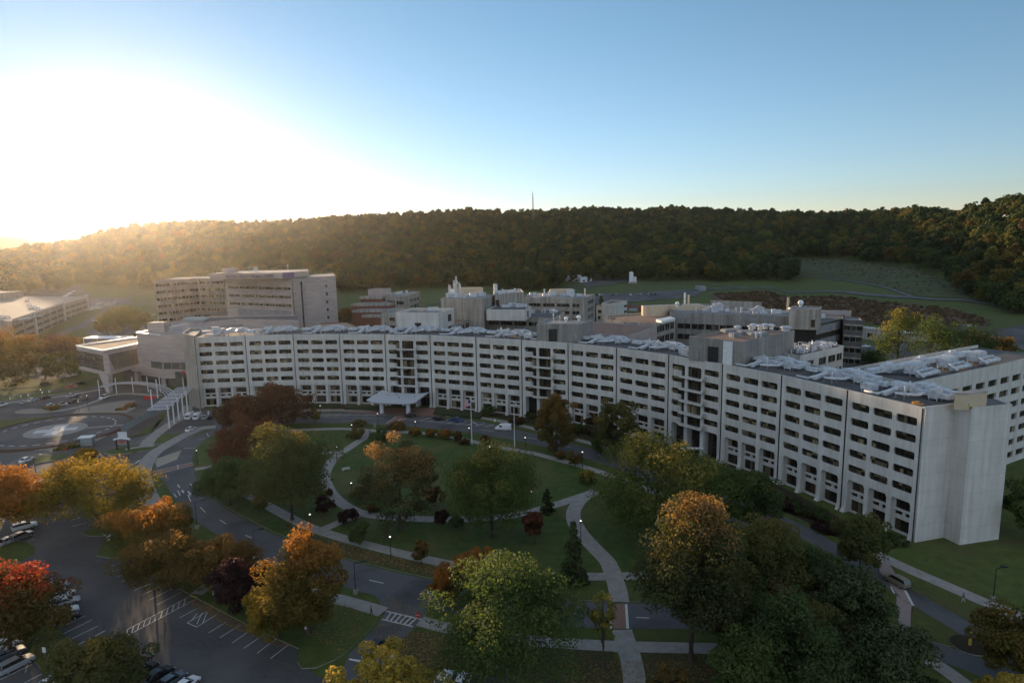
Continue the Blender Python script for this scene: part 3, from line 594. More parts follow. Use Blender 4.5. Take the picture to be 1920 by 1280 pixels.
# roof deck, parapet, rear wall
body = MB(); DB = 19.0; NR = []
for i in range(15):
    h = hd[0] if i == 0 else hd[-1] if i == 14 else (hd[i-1]+hd[i])/2
    NR.append(Vector((PT[i].x-math.sin(h)*DB, PT[i].y+math.cos(h)*DB, 0)))
for i in range(14):
    A, B, C_, D_ = PT[i], PT[i+1], NR[i+1], NR[i]; z = ZR-.25
    for (p, q) in ((A, B),):
        d = (q-p).normalized(); nn = Vector((-d.y, d.x, 0)); body.add([(p.x, p.y, ZR), (q.x, q.y, ZR), (q.x+nn.x*.5, q.y+nn.y*.5, ZR), (p.x+nn.x*.5, p.y+nn.y*.5, ZR), (q.x+nn.x*.5, q.y+nn.y*.5, z), (p.x+nn.x*.5, p.y+nn.y*.5, z)], [(0, 1, 2, 3), (3, 2, 4, 5)], 1)
    d = (B-A).normalized(); nn = Vector((-d.y, d.x, 0))*.5
    body.add([(A.x+nn.x, A.y+nn.y, z), (B.x+nn.x, B.y+nn.y, z), (C_.x, C_.y, z), (D_.x, D_.y, z)], [(0, 1, 2, 3)], 2)
    body.add([(C_.x, C_.y, -1), (D_.x, D_.y, -1), (D_.x, D_.y, ZR), (C_.x, C_.y, ZR)], [(0, 1, 2, 3)], 0)
    d2 = (C_-D_).normalized(); n2 = Vector((d2.y, -d2.x, 0))*.4
    body.add([(D_.x, D_.y, ZR), (C_.x, C_.y, ZR), (C_.x+n2.x, C_.y+n2.y, ZR), (D_.x+n2.x, D_.y+n2.y, ZR), (C_.x+n2.x, C_.y+n2.y, z), (D_.x+n2.x, D_.y+n2.y, z)], [(3, 2, 1, 0), (2, 3, 5, 4)], 1)
body.build('roof', [M['conc2'], M['conc'], M['roof']], cres)
# stair towers closing both ends
E0, E1, E2, E3 = [G(x, y, ZR) for x, y in ((1733, 765.5), (1791, 759), (1822, 767), (1898, 760))]
tw = MB(); back = NR[14]
tw.prism([E0+Vector((.4, .2, 0)), E1, E2, E3, E3+Vector((.8, 5.5, 0)), E1+Vector((3, 11, 0)), back, PT[14]+Vector((.3, .6, 0))], -1, ZR-.02, 0, mtop=1)
t_ = tw.build('end_tower', [M['conc'], M['roof']], cres)
pr = MB()
for p, q in ((E0, E1), (E1, E2), (E2, E3), (E3, E3+Vector((.8, 5.5, 0)))):
    d = (q-p).normalized(); nn = Vector((-d.y, d.x, 0))*.17; pr.rtube([p+nn+Vector((0, 0, .12)), q+nn+Vector((0, 0, .12))], .34, .36, 0)
pr.build('parapet', [M['conc']], cres)
vents = MB(); P = PX
for px in (1717, 1725, 1732): q = G(px+10, 1012+0, .8)
L0, L1, L2, L3 = [G(x, y, ZR+.4) for x, y in ((364, 632), (342, 627.5), (356, 617), (378, 617))]
tw = MB(); tw.prism([L0+Vector((-.2, .1, 0)), L1, L2, L3], -1, ZR+.3, 0, mtop=1)
for p, q in ((L0, L1), (L1, L2), (L2, L3)):
    d = (q-p).normalized(); nn = Vector((d.y, -d.x, 0))*.15; tw.rtube([p+nn+Vector((0, 0, .25)), q+nn+Vector((0, 0, .25))], .32, .7, 0)
tw.build('end_tower', [M['conc2'], M['roofg']], cres)
# ---- rooftop ducts: long insulated runs with kinks, air handlers on stands
def onroof(s, v, z=0):
    """s in bays along the crescent, v metres back from the edge"""
    i = min(int(s), 13); X, Wd, a = bayX[i]; return X@Vector(((s-i)*Wd, v, ZR-.25+z))
def duct(pts, w, h, leg=True):
    b = MB(); P = [onroof(*p) for p in pts]; b.rtube(P, w, h)
    if leg:
        for p, q in zip(P, P[1:]):
            n = max(1, int((q-p).length/5))
            for k in range(n):
                c = p.lerp(q, (k+.5)/n)
                if c.z > ZR+.6: b.box((c.x, c.y, (c.z+ZR-.25)/2-h/4), (.12, .12, max(.1, c.z-ZR+.25-h/2)), 0)
    return b.build('roof_duct', [M['duct']], cres)
def ahu(s, v, L, D, H, rise=.7):
    i = min(int(s), 13); X, Wd, a = bayX[i]; b = MB(); c = onroof(s, v, 0)
    b.box((c.x, c.y, c.z+rise+H/2), (L, D, H), 0, rz=a)
    b.box((c.x, c.y, c.z+rise+H+.12), (L*.94, D*.94, .22), 0, rz=a)
    cs, sn = math.cos(a), math.sin(a)
    for x in (-.42, .42):
        for y in (-.4, .4): b.box((c.x+x*L*cs-y*D*sn, c.y+x*L*sn+y*D*cs, c.z+rise/2), (.14, .14, rise), 0)
    b.tube([(c.x+.3*L*cs, c.y+.3*L*sn, c.z+rise+H), (c.x+.3*L*cs, c.y+.3*L*sn, c.z+rise+H+.9)], .22, 8, 0)
    b.build('air_handler', [M['duct']], cres)
def pipe(pts, r, name='roof_pipe'):
    b = MB(); b.tube([onroof(*p) for p in pts], r, 8); b.build(name, [M['duct']], cres, smooth=True)
for i in range(14):
    j = rnd.uniform(-.08, .08); v = 7.4+rnd.uniform(-.8, .8)
    duct([(i+.02, v+1.2, 1.3), (i+.22, v+1.2, 1.3), (i+.30, v, 2.1), (i+.44+j, v, 2.1), (i+.52+j, v+1.5, 1.3), (i+.98, v+1.5, 1.3)], 1.5, .9)
    duct([(i+.05, v+3.4, 1.1), (i+.45, v+3.4, 1.1), (i+.55, v+4.6, 1.9), (i+.8, v+4.6, 1.9), (i+.95, v+3.4, 1.1)], 1.2, .7)
    duct([(i+.42, 2.0, .7), (i+.42, v, 1.9)], 1.1, .7, False)
    (i % 3 == 1) and ahu(i+.14+j, 3.4, 3.0, 2.0, 1.1); ahu(i+.47+j, v+.2, 2.4, 2.0, 2.1, .3); ahu(i+.8, v+1.4, 2.0, 1.8, 1.7, .5)
    pipe([(i+.55, 2.6, .3), (i+.55, 2.6, 1.3), (i+.68, 2.8, 1.5), (i+.76, 4.6, 1.5), (i+.76, 6.4, 1.9)], .36); pipe([(i+.18, 1.4, .6), (i+.36, 1.4, .6), (i+.4, 3.2, 1.2), (i+.47, 5.0, 1.6)], .3)
    pipe([(i+.3, 9.5, 0), (i+.3, 9.5, 2.2+rnd.random())], .12, 'vent_pipe'); pipe([(i+.62, 3.6, 0), (i+.62, 3.6, 3.0)], .13, 'vent_pipe')
    if i >= 11:
        pipe([(i+.25, 10.5, .8), (i+.95, 10.8, .8)], .45); duct([(i+.1, 13, 1.0), (i+.5, 13, 1.0), (i+.6, 11.5, 1.6), (i+.97, 11.5, 1.6)], 1.6, 1.0)
        ahu(i+.55, 12.6, 4.6, 2.6, 1.5, .6)
for dx in (0, 1.5):
    b = MB(); c = onroof(.32+dx*.05, 4.5); b.box((c.x, c.y, c.z+.9), (.9, .9, 1.8), 0); b.prism([(c.x-.7, c.y-.6), (c.x+.7, c.y-.6), (c.x+.7, c.y+.6), (c.x-.7, c.y+.6)], c.z+1.8, c.z+3.6, 0); b.build('exhaust_hood', [M['duct']], cres)
# entrance canopy
can = empty('entrance_canopy', (-43, 235, 0), label='pale upswept canopy roof on white piers over the brick paved main entrance', cat='canopy')
C4 = bayX[4][0]; W4 = bayX[4][1]; b = MB(); xa, xb = -.10*W4, .94*W4; n = 14; V = []; nx = 7
for i in range(n+1):
    t = i/n; x = xa+(xb-xa)*t; s_ = abs(2*t-1)
    for j in range(nx+1):
        u = j/nx; y = -.6-15.0*u*(1-.10*s_**6)-0*t; z = 5.3+.9*s_**4*(.4+.6*(1-u))+.15*(1-u)
        V.append((x+(.9*(1-s_)*0), y, z))
F = []
for i in range(n):
    for j in range(nx): k = i*(nx+1)+j; F.append((k, k+1, k+nx+2, k+nx+1))
m_ = len(V); V2 = V+[(x, y, z-.45) for x, y, z in V]; F2 = [tuple(reversed(f)) for f in F]+[tuple(k+m_ for k in f) for f in F]
for i in range(n):
    for j0 in (0, nx): k = i*(nx+1)+j0; f = (k, k+nx+1, k+nx+1+m_, k+m_); F2.append(f if j0 else f[::-1])
for j in range(nx):
    for i0 in (0, n): k = i0*(nx+1)+j; f = (k, k+1, k+1+m_, k+m_); F2.append(f[::-1] if i0 else f)
b.add(V2, F2, 0, C4); b.build('canopy_roof', [mat('pale_canopy', (.50, .53, .57), .5)], can)
for fx in (.2, .8):
    b = MB(); c = C4@Vector((fx*W4*.95-.3, -12.4, 0)); b.box((c.x, c.y, 2.5), (1.3, 1.0, 5.1), 0, rz=bayX[4][2]); b.build('pier', [M['white']], can)
for fx, v in ((.15, -5), (.45, -8), (.75, -6), (.3, -4)):
    b = MB(); c = C4@Vector((fx*W4, v, 5.55)); b.ball((c.x, c.y, c.z-.02), .35, 8, 0, (1, 1, .4)); b.build('roof_drain', [M['black']], can)
# pipe handrail by the far bay
cn = MB(); P1 = bayX[10][0]@Vector((.72*bayX[10][1], -.3, 2.8)); P2 = bayX[10][0]@Vector((.42*bayX[10][1], -3.5, 2.2)); cn.rtube([P1, P1.lerp(P2, .6), P2], 1.2, .35)
tag(cn.build('entrance_canopy', [M['white']]), 'small white canopy at the building foot half hidden by the big green tree', 'canopy')
# ================================================================= OTHER BUILDINGS
def bldg(name, label, loc, group=None): return empty(name, loc, 0, label, 'building', group)
def blk(root, P, z0, z1, m=('conc2', 'roof'), part='wall', par=.5, rim=True):
    """block from roof corner points; walls plus a sunken roof with a parapet"""
    P = [Vector((p[0], p[1])) for p in P]; A = sum(P[i].x*P[(i+1) % len(P)].y-P[(i+1) % len(P)].x*P[i].y for i in range(len(P)))
    if A < 0: P = P[::-1]
    n = len(P); ins = []
    for i in range(n):
        a, b, c = P[i-1], P[i], P[(i+1) % n]; d1 = (b-a).normalized(); d2 = (c-b).normalized(); n1 = Vector((-d1.y, d1.x)); n2 = Vector((-d2.y, d2.x)); k = (n1+n2); k = k/max(.3, k.dot(n1)); ins.append(b+k*.35)
    mb = MB(); V = [(p.x, p.y, z) for z in (z0, z1) for p in P]+[(p.x, p.y, z1) for p in ins]+[(p.x, p.y, z1-par) for p in ins]
    F = [(i, (i+1) % n, n+(i+1) % n, n+i) for i in range(n)]+[(n+i, n+(i+1) % n, 2*n+(i+1) % n, 2*n+i) for i in range(n)]+[(2*n+i, 2*n+(i+1) % n, 3*n+(i+1) % n, 3*n+i) for i in range(n)]
    mb.add(V, F, 0); mb.build(part, [M[m[0]]], root)
    r = MB(); r.sheet([(p.x, p.y) for p in ins], z1-par, 0); r.build('roof', [M[m[1]]], root)
    return P
def wins(root, A, B, rows, segs, mat_='wind', off=.0, out=.06, name='window', bars=0, th=.12):
    """windows on the wall from A to B (left to right seen from outside); rows (z0,z1); segs (t0,t1)"""
    A = Vector((A[0], A[1], 0)); B = Vector((B[0], B[1], 0)); L = (B-A).length; a = math.atan2((B-A).y, (B-A).x); X = Matrix.Translation(A)@Matrix.Rotation(a, 4, 'Z')
    for z0, z1 in rows:
        for t0, t1 in segs:
            g = MB(); x0, x1 = t0*L, t1*L; g.box(((x0+x1)/2, -out/2+.05, (z0+z1)/2), (x1-x0, .1+out, z1-z0), 0, X=X)
            g.box(((x0+x1)/2, -out-.05, z0-.06), (x1-x0+.2, .22, .12), 1, X=X); g.box(((x0+x1)/2, -out-.05, z1+.06), (x1-x0+.2, .22, .12), 1, X=X)
            nb = bars or max(0, int((x1-x0)/3))
            for k in range(1, nb+1): g.box((x0+(x1-x0)*k/(nb+1), -out-.02, (z0+z1)/2), (.12, .08, z1-z0), 1, X=X)
            g.build(name, [M[mat_], M['conc2'] if mat_ != 'glassc' else M['frame']], root)
def kitbox(root, px, py, z, d, h, m='duct', name='rooftop_unit', rz=0.0, lift=0):
    c = G(px, py, z); b = MB(); b.box((c.x, c.y, z+lift+h/2), (d[0], d[1], h), 0, rz=rz); b.box((c.x, c.y, z+lift+h+.1), (d[0]*.9, d[1]*.9, .2), 0, rz=rz)
    if lift:
        for x in (-.4, .4):
            for y in (-.4, .4): b.box((c.x+x*d[0], c.y+y*d[1], z+lift/2), (.2, .2, lift), 0)
    b.build(name, [M[m]], root)
def vent(root, px, py, z, r, h, m='duct', cap=True, name='roof_vent'):
    c = G(px, py, z); b = MB(); b.tube([(c.x, c.y, z-.1), (c.x, c.y, z+h)], r, 10)
    if cap: b.tube([(c.x, c.y, z+h-.1), (c.x, c.y, z+h+.15), (c.x, c.y, z+h+.5)], [r*1.7, r*1.7, r*.5], 10)
    b.build(name, [M[m]], root, smooth=False)
def dish(root, px, py, z, r):
    c = G(px, py, z); b = MB(); b.ball((c.x, c.y, z+r+.6), r, 14, 0, (.9, .9, 1)); b.tube([(c.x, c.y, z), (c.x, c.y, z+1)], r*.4, 8); b.build('white_dome', [M['white']], root, smooth=True)
def clutter(root, px0, py0, px1, py1, z, n, seed):
    r = random.Random(seed)
    for k in range(n):
        px = px0+(px1-px0)*(k+r.random()*.8)/n; py = py0+(py1-py0)*(k/n)+r.uniform(-.8, .8)
        if r.random() < .6: kitbox(root, px, py, z, (r.uniform(1.2, 3.4), r.uniform(1.2, 2.6)), r.uniform(.8, 2.0), rz=r.uniform(-.4, .4))
        else: vent(root, px, py, z, r.uniform(.25, .5), r.uniform(.8, 2.2))
# -- left tower block on the crescent roof
h = bldg('penthouse_block', 'square blank concrete block rising behind the left half of the curved building', (-40, 262, 0))
P = [G(742, 586, 36), G(822, 586.5, 36), G(851, 577.5, 36), G(772, 577, 36)]; blk(h, P, 0, 36, ('conc', 'roofg'), par=1.2)
wins(h, P[1], P[2], [(31, 34), (26, 29)], [(.58, .80)]); kitbox(h, 812, 582, 34.8, (5, 2), 1.2); kitbox(h, 790, 583, 34.8, (2.5, 1.5), .9, 'tan')
bx = P[0].lerp(P[1], .52); b = MB(); b.box((bx.x, bx.y-.05, 30.3), (2.9, .5, 3.2), 0); b.build('louvre', [M['black']], h)
P = [G(713.5, 587, 35.2), G(741, 587.5, 35.2), G(770, 579, 35.2), G(737, 580, 35.2)]; blk(h, P, 0, 35.2, ('conc2', 'roofg'), 'annex_wall'); wins(h, P[0], P[1], [(32, 33.4), (28.6, 30)], [(.6, .96)]); wins(h, P[0], P[1], [(29.6, 31.2)], [(.27, .34)])
# low wing running back from it
h = bldg('laboratory_wing', 'low concrete wing with a brown roof running back beside the square penthouse block', (-24, 290, 0))
P = [G(851, 608.5, 29), G(893, 592.5, 29), G(880, 587, 29), G(840, 594, 29)]; blk(h, P, 0, 29, ('conc2', 'roofb')); wins(h, P[0], P[1], [(25.2, 27.4), (21, 23)], [(.25, .42), (.50, .66), (.74, .9)])
vent(h, 876, 594, 28.6, 1.0, 3.0); kitbox(h, 868, 596, 28.6, (2.5, 2), 1.4); clutter(h, 852, 592, 882, 590, 28.6, 5, 4)
# -- big blank block with aerials
h = bldg('mechanical_tower', 'tall blank stained concrete block crowned with aerials and a white dome', (-30, 320, 0))
P = [G(826, 559.5, 38.5), G(907, 560, 38.5), G(931, 551.5, 38.5), G(852, 550.5, 38.5)]; blk(h, P, 0, 38.5, ('conc2', 'roofg'))
P2 = [G(928, 553, 39), G(982, 547, 39), G(976, 541, 39), G(925, 545, 39)]; blk(h, P2, 0, 39, ('conc2', 'roofg'), 'rear_wall'); wins(h, P2[0], P2[1], [(33.5, 36.5)], [(.02, .14)])
clutter(h, 836, 558, 912, 555, 38, 14, 5); clutter(h, 934, 551, 975, 546, 38.5, 8, 6); vent(h, 929.5, 549, 38.5, 1.0, 4.6, cap=False); dish(h, 848.5, 554, 38, 1.4); kitbox(h, 884, 552, 38, (12, 3.2), 3.4, 'tan', 'plant_room')
for px, hh in ((856, 10), (862, 7), (843, 6), (852, 8)):
    b = MB(); c = G(px, 556, 38); 
    for dx, dy in ((-.5, 0), (.5, 0), (0, .7)): b.tube([(c.x+dx, c.y+dy, 38), (c.x+dx*.6, c.y+dy*.6, 38+hh)], .09, 5)
    for k in range(int(hh)): b.tube([(c.x-.5, c.y, 38+k), (c.x+.5, c.y, 39+k)], .05, 4); b.tube([(c.x+.5, c.y, 38+k), (c.x, c.y+.6, 39+k)], .05, 4)
    b.box((c.x+.5, c.y-.2, 38+hh*.7), (.5, .3, 1.6)); b.build('aerial', [M['white']], h)
# -- stepped ward block in front of it
h = bldg('stepped_ward_block', 'stepped concrete block with ribbon windows below a dark upper roof behind the curved building', (5, 300, 0))
P = [G(912, 592, 29.6), G(1040, 596, 29.6), G(1059, 584, 29.6), G(930, 575, 29.6)]; blk(h, P, 0, 29.6, ('conc2', 'roof'))
wins(h, P[0], P[1], [(25.6, 27.4), (20.8, 22.6)], [(.02, .19), (.22, .39), (.42, .60), (.63, .80), (.83, .97)])
P = [G(912, 580, 34), G(985, 580.5, 34), G(996, 573.5, 34), G(932, 571, 34)]; blk(h, P, 29, 34, ('conc', 'roof'), 'upper_wall'); wins(h, P[1], P[2], [(30, 32.8)], [(.3, .5)])
clutter(h, 944, 575.5, 990, 576, 33.6, 7, 8); clutter(h, 992, 587, 1050, 586, 29.2, 6, 9); dish(h, 1038, 588, 29.2, .9)
# -- ward block further back with tan rooftop
h = bldg('ward_block', 'four storey concrete ward block with a long tan and white plant house on its roof', (40, 400, 0))
P = [G(982, 557, 29), G(1097, 558.5, 29), G(1116, 551, 29), G(1000, 548, 29)]; blk(h, P, 0, 29, ('conc2', 'roofg'))
wins(h, P[0], P[1], [(23.2, 25.2), (18.6, 20.6), (14, 16)], [(.09, .28), (.32, .51), (.55, .75), (.80, .91)]); wins(h, P[1], P[2], [(24, 26.4), (19.4, 21.6), (15, 17)], [(.25, .8)])
kitbox(h, 1053, 553.5, 28.5, (16, 4), 4.0, 'tan', 'plant_room'); kitbox(h, 1036, 554, 28.5, (5, 3), 2.6); kitbox(h, 1068, 554, 28.5, (5, 4), 3.4); vent(h, 1021, 554, 28.5, .4, 4); vent(h, 1097, 553, 28.5, .4, 4); vent(h, 1076, 553, 28.5, .6, 3); clutter(h, 990, 554, 1090, 556, 28.5, 9, 10)
h = bldg('terraced_block', 'small terraced concrete block stepping down beside the dark conifers', (65, 450, 0))
P = [G(1128, 568, 22), G(1152, 569, 22), G(1176, 564, 22), G(1148, 562, 22)]; blk(h, P, 3, 22, ('conc', 'roof')); wins(h, P[1], P[2], [(18, 19.4), (14, 15.4)], [(.75, .98)])
P = [G(1118, 574.5, 19), G(1150, 575, 19), G(1156, 571, 19), G(1124, 571, 19)]; blk(h, P, 3, 19, ('conc', 'roof'), 'terrace_wall'); wins(h, P[0], P[1], [(14.6, 16.6), (10.2, 12.2)], [(.1, .8)]); wins(h, P[1], P[2], [(14.6, 16.6), (10.2, 12.2)], [(.2, .9)])
h = bldg('glass_shed', 'low building with a pale blue glazed front on the grass behind the ward blocks', (95, 420, 0))
P = [G(1176, 574, 10), G(1206, 574, 10), G(1208, 571, 10), G(1178, 571, 10)]; blk(h, P, 1, 10, ('brick', 'roof')); wins(h, P[0], P[1], [(2, 8.5)], [(.1, .65)], 'blueglass')
# -- mid penthouse on the crescent and brown roofed wing
h = bldg('lift_penthouse', 'streaked concrete lift house with a dark square opening on the middle of the curved roof', (12, 232, 28.5))
P = [G(1006, 606.5, 35), G(1088, 607, 35), G(1110, 604, 35), G(1030, 601, 35)]; P = [P[0], P[1], P[2]+Vector((1, 6, 0)), P[3]+Vector((0, 6, 0))]; blk(h, P, 28.55, 35, ('concd', 'roofg'), par=.3)
b = MB(); q = P[0].lerp(P[1], .39); b.box((q.x, q.y-.08, 30.9), (3.4, .4, 4.4)); b.build('louvre', [M['black']], h); b = MB(); q = P[0].lerp(P[1], .93); b.box((q.x-.6, q.y-.08, 30.2), (1.2, .4, 1.7)); b.build('door', [M['steel']], h)
dish(h, 1062, 604.5, 34.7, .8); dish(h, 1085.5, 602.5, 34.7, .9); vent(h, 1038, 603, 34.7, .15, 2.4); vent(h, 1050, 604, 34.7, .15, 1.8)
h = bldg('auditorium_wing', 'brown roofed wing with a pale raised rim behind the centre of the curved building', (35, 232, 0))
P = [G(1085, 622, 30), G(1180, 629.5, 30), G(1232, 611, 30), G(1130, 603.5, 30), G(1060, 602, 30)]; blk(h, P, 0, 30, ('beige', 'roofb'), par=.35); q = MB()
P = [G(1228, 607, 28.8), G(1266, 598, 28.8), G(1240, 584, 28.8), G(1140, 590, 28.8), G(1135, 597, 28.8), G(1170, 603, 28.8)]; blk(h, P, 0, 28.8, ('conc2', 'roofb'), 'rear_wall'); wins(h, P[0], P[1], [(24.9, 27.6), (20.2, 23), (15.6, 18.2)], [(.1, .45), (.5, .7), (.75, .93)], 'wind')
b = MB(); P = [G(1240, 603, 29.4), G(1266, 597, 29.4), G(1256, 594, 29.4), G(1230, 599, 29.4)]; b.prism(P, 28.5, 29.6); b.build('white_roof_slab', [M['white']], h)
b = MB(); A, B = G(1126, 600.5, 28.6), G(1200, 596, 28.6)
for k in range(14): q = A.lerp(B, k/13); b.tube([q, q+Vector((0, 0, 2))], .08, 4)
for z in (1, 2): b.tube([A+Vector((0, 0, z)), B+Vector((0, 0, z))], .1, 4)
b.build('railing', [M['tan']], h)
# -- long research block, right of centre
h = bldg('research_block', 'long grey concrete block with dark ribbon windows and white rooftop plant', (110, 285, 0))
R0, R1, R2, R3 = G(1256, 584.5, 31), G(1482, 592.5, 31), G(1478, 581, 31), G(1330, 569, 31)
P = [R0, R1, R2, R3, G(1262, 572, 31)]; blk(h, P, 0, 31, ('concd', 'roofg'))
wins(h, R0, R1, [(23.6, 26.0), (18.8, 21.2), (14, 16.4), (9, 11.4)], [(k*.122+.075, k*.122+.186) for k in range(7)])
for k, (t0, t1) in enumerate(((.08, .185), (.63, .74), (.77, .9))):
    b = MB(); a_, c_ = R0.lerp(R1, t0), R0.lerp(R1, t1); d = (c_-a_).normalized(); o_ = Vector((d.y, -d.x, 0))*.12; b.add([(a_+o_)[:2]+(28.2,), (c_+o_)[:2]+(28.2,), (c_+o_)[:2]+(30.7,), (a_+o_)[:2]+(30.7,)], [(0, 1, 2, 3)]); b.build('metal_panel', [M['roofg']], h)
b = MB(); A, B = G(1332, 577, 30.5), G(1428, 581, 30.5); b.rtube([A+Vector((0, 0, 1.9)), B+Vector((0, 0, 1.9))], .4, 3.6); b.build('plant_screen', [M['conc2']], h)
P = [G(1207, 576, 34), G(1247, 578, 34), G(1262, 571, 34), G(1240, 566, 34), G(1215, 566, 34)]; c0 = G(1228, 572, 33)
b = MB(); b.prism([(c0.x-6.5*math.cos(t*.35)*1.0, c0.y-7*math.sin(t*.35)) for t in range(0, 10)]+[(c0.x+22, c0.y-6), (c0.x+22, c0.y+5)], 0, 33, 0, mtop=1); b.build('round_stair_drum', [M['tan'], M['roofg']], h)
for px in range(1252, 1300, 12): kitbox(h, px, 579, 30.6, (5.5, 4), 1.6, rz=.3)
for k in range(5): vent(h, 1337+k*4, 585-k*.3, 30.6, .8, 2.6+k % 2); vent(h, 1413+k*4, 588, 30.6, .6, 1.8+(k % 3)*.7)
clutter(h, 1300, 583, 1470, 589, 30.6, 12, 11)
kitbox(h, 1272, 580, 30.6, (3, 6), 2.2); vent(h, 1284, 573, 31, .5, 6.5, cap=False); vent(h, 1291, 573, 31, .45, 5.5, 'tan', cap=False); dish(h, 1270, 575.5, 33, 1.0)
for px in (1476, 1478): vent(h, px, 582, 31, .3, 6, 'tan', cap=False)
P = [G(1480, 579, 36), G(1536, 580, 36), G(1541, 574, 36), G(1486, 573, 36)]; blk(h, P, 28, 36, ('conc2', 'roofg'), 'plant_house_wall'); wins(h, P[0], P[1], [(29, 32)], [(.74, .88)]); dish(h, 1501, 576, 35.6, 1.2)
P = [G(1484, 606, 29), G(1530, 609, 29), G(1583, 597, 29), G(1584, 588, 29), G(1530, 585, 29), G(1484, 590, 29)]; blk(h, P, 0, 29, ('frame', 'roof'), 'dark_wall', par=.3); wins(h, P[1], P[2], [(25.2, 28.2), (20.4, 22.6)], [(.02, .86)], 'roofg', name='metal_panel')
kitbox(h, 1499, 595, 28.7, (9, 4), 3.0, lift=1.2); clutter(h, 1492, 600, 1545, 596, 28.7, 6, 12)
b = MB(); A, B = G(1494, 606, 28.7), G(1524, 596, 28.7)
for q in (Vector((0, 0, 0)), Vector((1.6, 0, 0))):
    b.tube([A+q, B+q], .25, 5); b.tube([A+q+Vector((0, 0, 1.1)), B+q+Vector((0, 0, 1.1))], .08, 4)
b.build('walkway', [M['tan']], h)
P = [G(1540, 584, 30), G(1596, 586, 30), G(1596, 582, 30), G(1540, 581, 30)]; blk(h, P, 0, 30, ('beige', 'roofg'), 'rear_wall')
h = bldg('banded_tower', 'dark grey tower with pale horizontal bands at the right end of the research block', (150, 285, 0))
P = [G(1583, 599, 29.6), G(1619, 601, 29.6), G(1621, 596.5, 29.6), G(1588, 595.5, 29.6)]; P = [P[0], P[1], P[2]+Vector((0, 4, 0)), P[3]+Vector((0, 4, 0))]; blk(h, P, 0, 29.6, ('roof', 'roofg'))
b = MB()
for k in range(6):
    z = 27.6-4.6*k; d = (P[1]-P[0]).normalized(); o_ = Vector((d.y, -d.x, 0))*.15; b.rtube([P[0]+o_+Vector((0, 0, z-29.6)), P[1]+o_+Vector((0, 0, z-29.6))], .3, .55)
b.build('pale_band', [M['conc2']], h); wins(h, P[0], P[1], [(27.9-4.6*k-2.6, 27.9-4.6*k-.7) for k in range(6)], [(.04, .96)], 'wind')
# -- right hand penthouse and pipe laden wing
h = bldg('lift_penthouse', 'streaked concrete lift house with a white panel on the right of the curved roof', (70, 180, 28.5))
Q0, Q1, Q2, Q3 = G(1292, 630, 35.5), G(1393, 640.5, 35.5), G(1490, 619, 35.5), G(1362, 619.5, 35.5); blk(h, [Q0, Q1, Q2, Q3], 28.55, 35.5, ('concd', 'roofb'), par=.3)
b = MB(); q = Q0.lerp(Q1, .47); b.box((q.x, q.y-.1, 31.0), (3.0, .6, 4.4), rz=math.atan2((Q1-Q0).y, (Q1-Q0).x)); b.build('louvre', [M['black']], h); b = MB(); q = Q0.lerp(Q1, .74); b.box((q.x, q.y-.1, 31.9), (2.7, .6, 6.6), rz=math.atan2((Q1-Q0).y, (Q1-Q0).x)); b.build('white_panel', [M['white']], h)
b = MB(); q = Q0.lerp(Q1, .17); b.box((q.x, q.y-.1, 30.2), (1.0, .5, 2.4), rz=math.atan2((Q1-Q0).y, (Q1-Q0).x)); b.build('door', [M['steel']], h)
for px, py in ((1383, 616), (1408, 615), (1425, 614), (1446, 613), (1413, 612), (1435, 612), (1470, 617), (1476, 617)): vent(h, px, py+4, 35.2, .7, 1.2)
for px, py, d_ in ((1372, 623, (6, 3)), (1398, 626, (5, 3)), (1420, 629, (6, 3)), (1378, 631, (3, 2))): kitbox(h, px, py, 35.2, d_, .9, 'roofg', rz=.2)
vent(h, 1368, 635, 35.2, .12, 1.8, cap=False); vent(h, 1375, 635, 35.2, .12, 1.8, cap=False); vent(h, 1418, 633, 35.2, .3, 1.2); vent(h, 1426, 632, 35.2, .3, 1.2)
h = bldg('pipe_wing', 'concrete wing whose flat roof is crowded with small white pipes and tanks', (95, 200, 0))
P = [G(1500, 667, 29.4), G(1582, 648, 29.4), G(1545, 640, 29.4), G(1440, 655, 29.4)]; blk(h, P, 0, 29.4, ('conc', 'roof'), par=.4); wins(h, P[0], P[1], [(25.3, 27.3), (21, 23), (16.6, 18.6)], [(.16, .30), (.42, .58), (.64, .80), (.84, .96)])
rp = random.Random(3)
for k in range(46):
    u, v = rp.uniform(.1, .95), rp.uniform(.1, .9); q = P[0].lerp(P[1], u).lerp(P[3].lerp(P[2], u), v); b = MB(); z = 29.0; t = rp.random(); L = rp.uniform(.8, 2.6); a = rp.uniform(0, 3)
    if t < .45: b.tube([(q.x, q.y, z), (q.x, q.y, z+L*.8)], rp.uniform(.18, .5), 8); b.build('roof_vent', [M['duct']], h)
    elif t < .75: b.tube([(q.x, q.y, z), (q.x, q.y, z+1), (q.x+L*math.cos(a)*2, q.y+L*math.sin(a)*2, z+1), (q.x+L*math.cos(a)*2, q.y+L*math.sin(a)*2, z)], .16, 6); b.build('roof_pipe', [M['duct']], h)
    else: b.box((q.x, q.y, z+.5), (L, 1, 1), rz=a); b.build('rooftop_unit', [M['duct']], h)
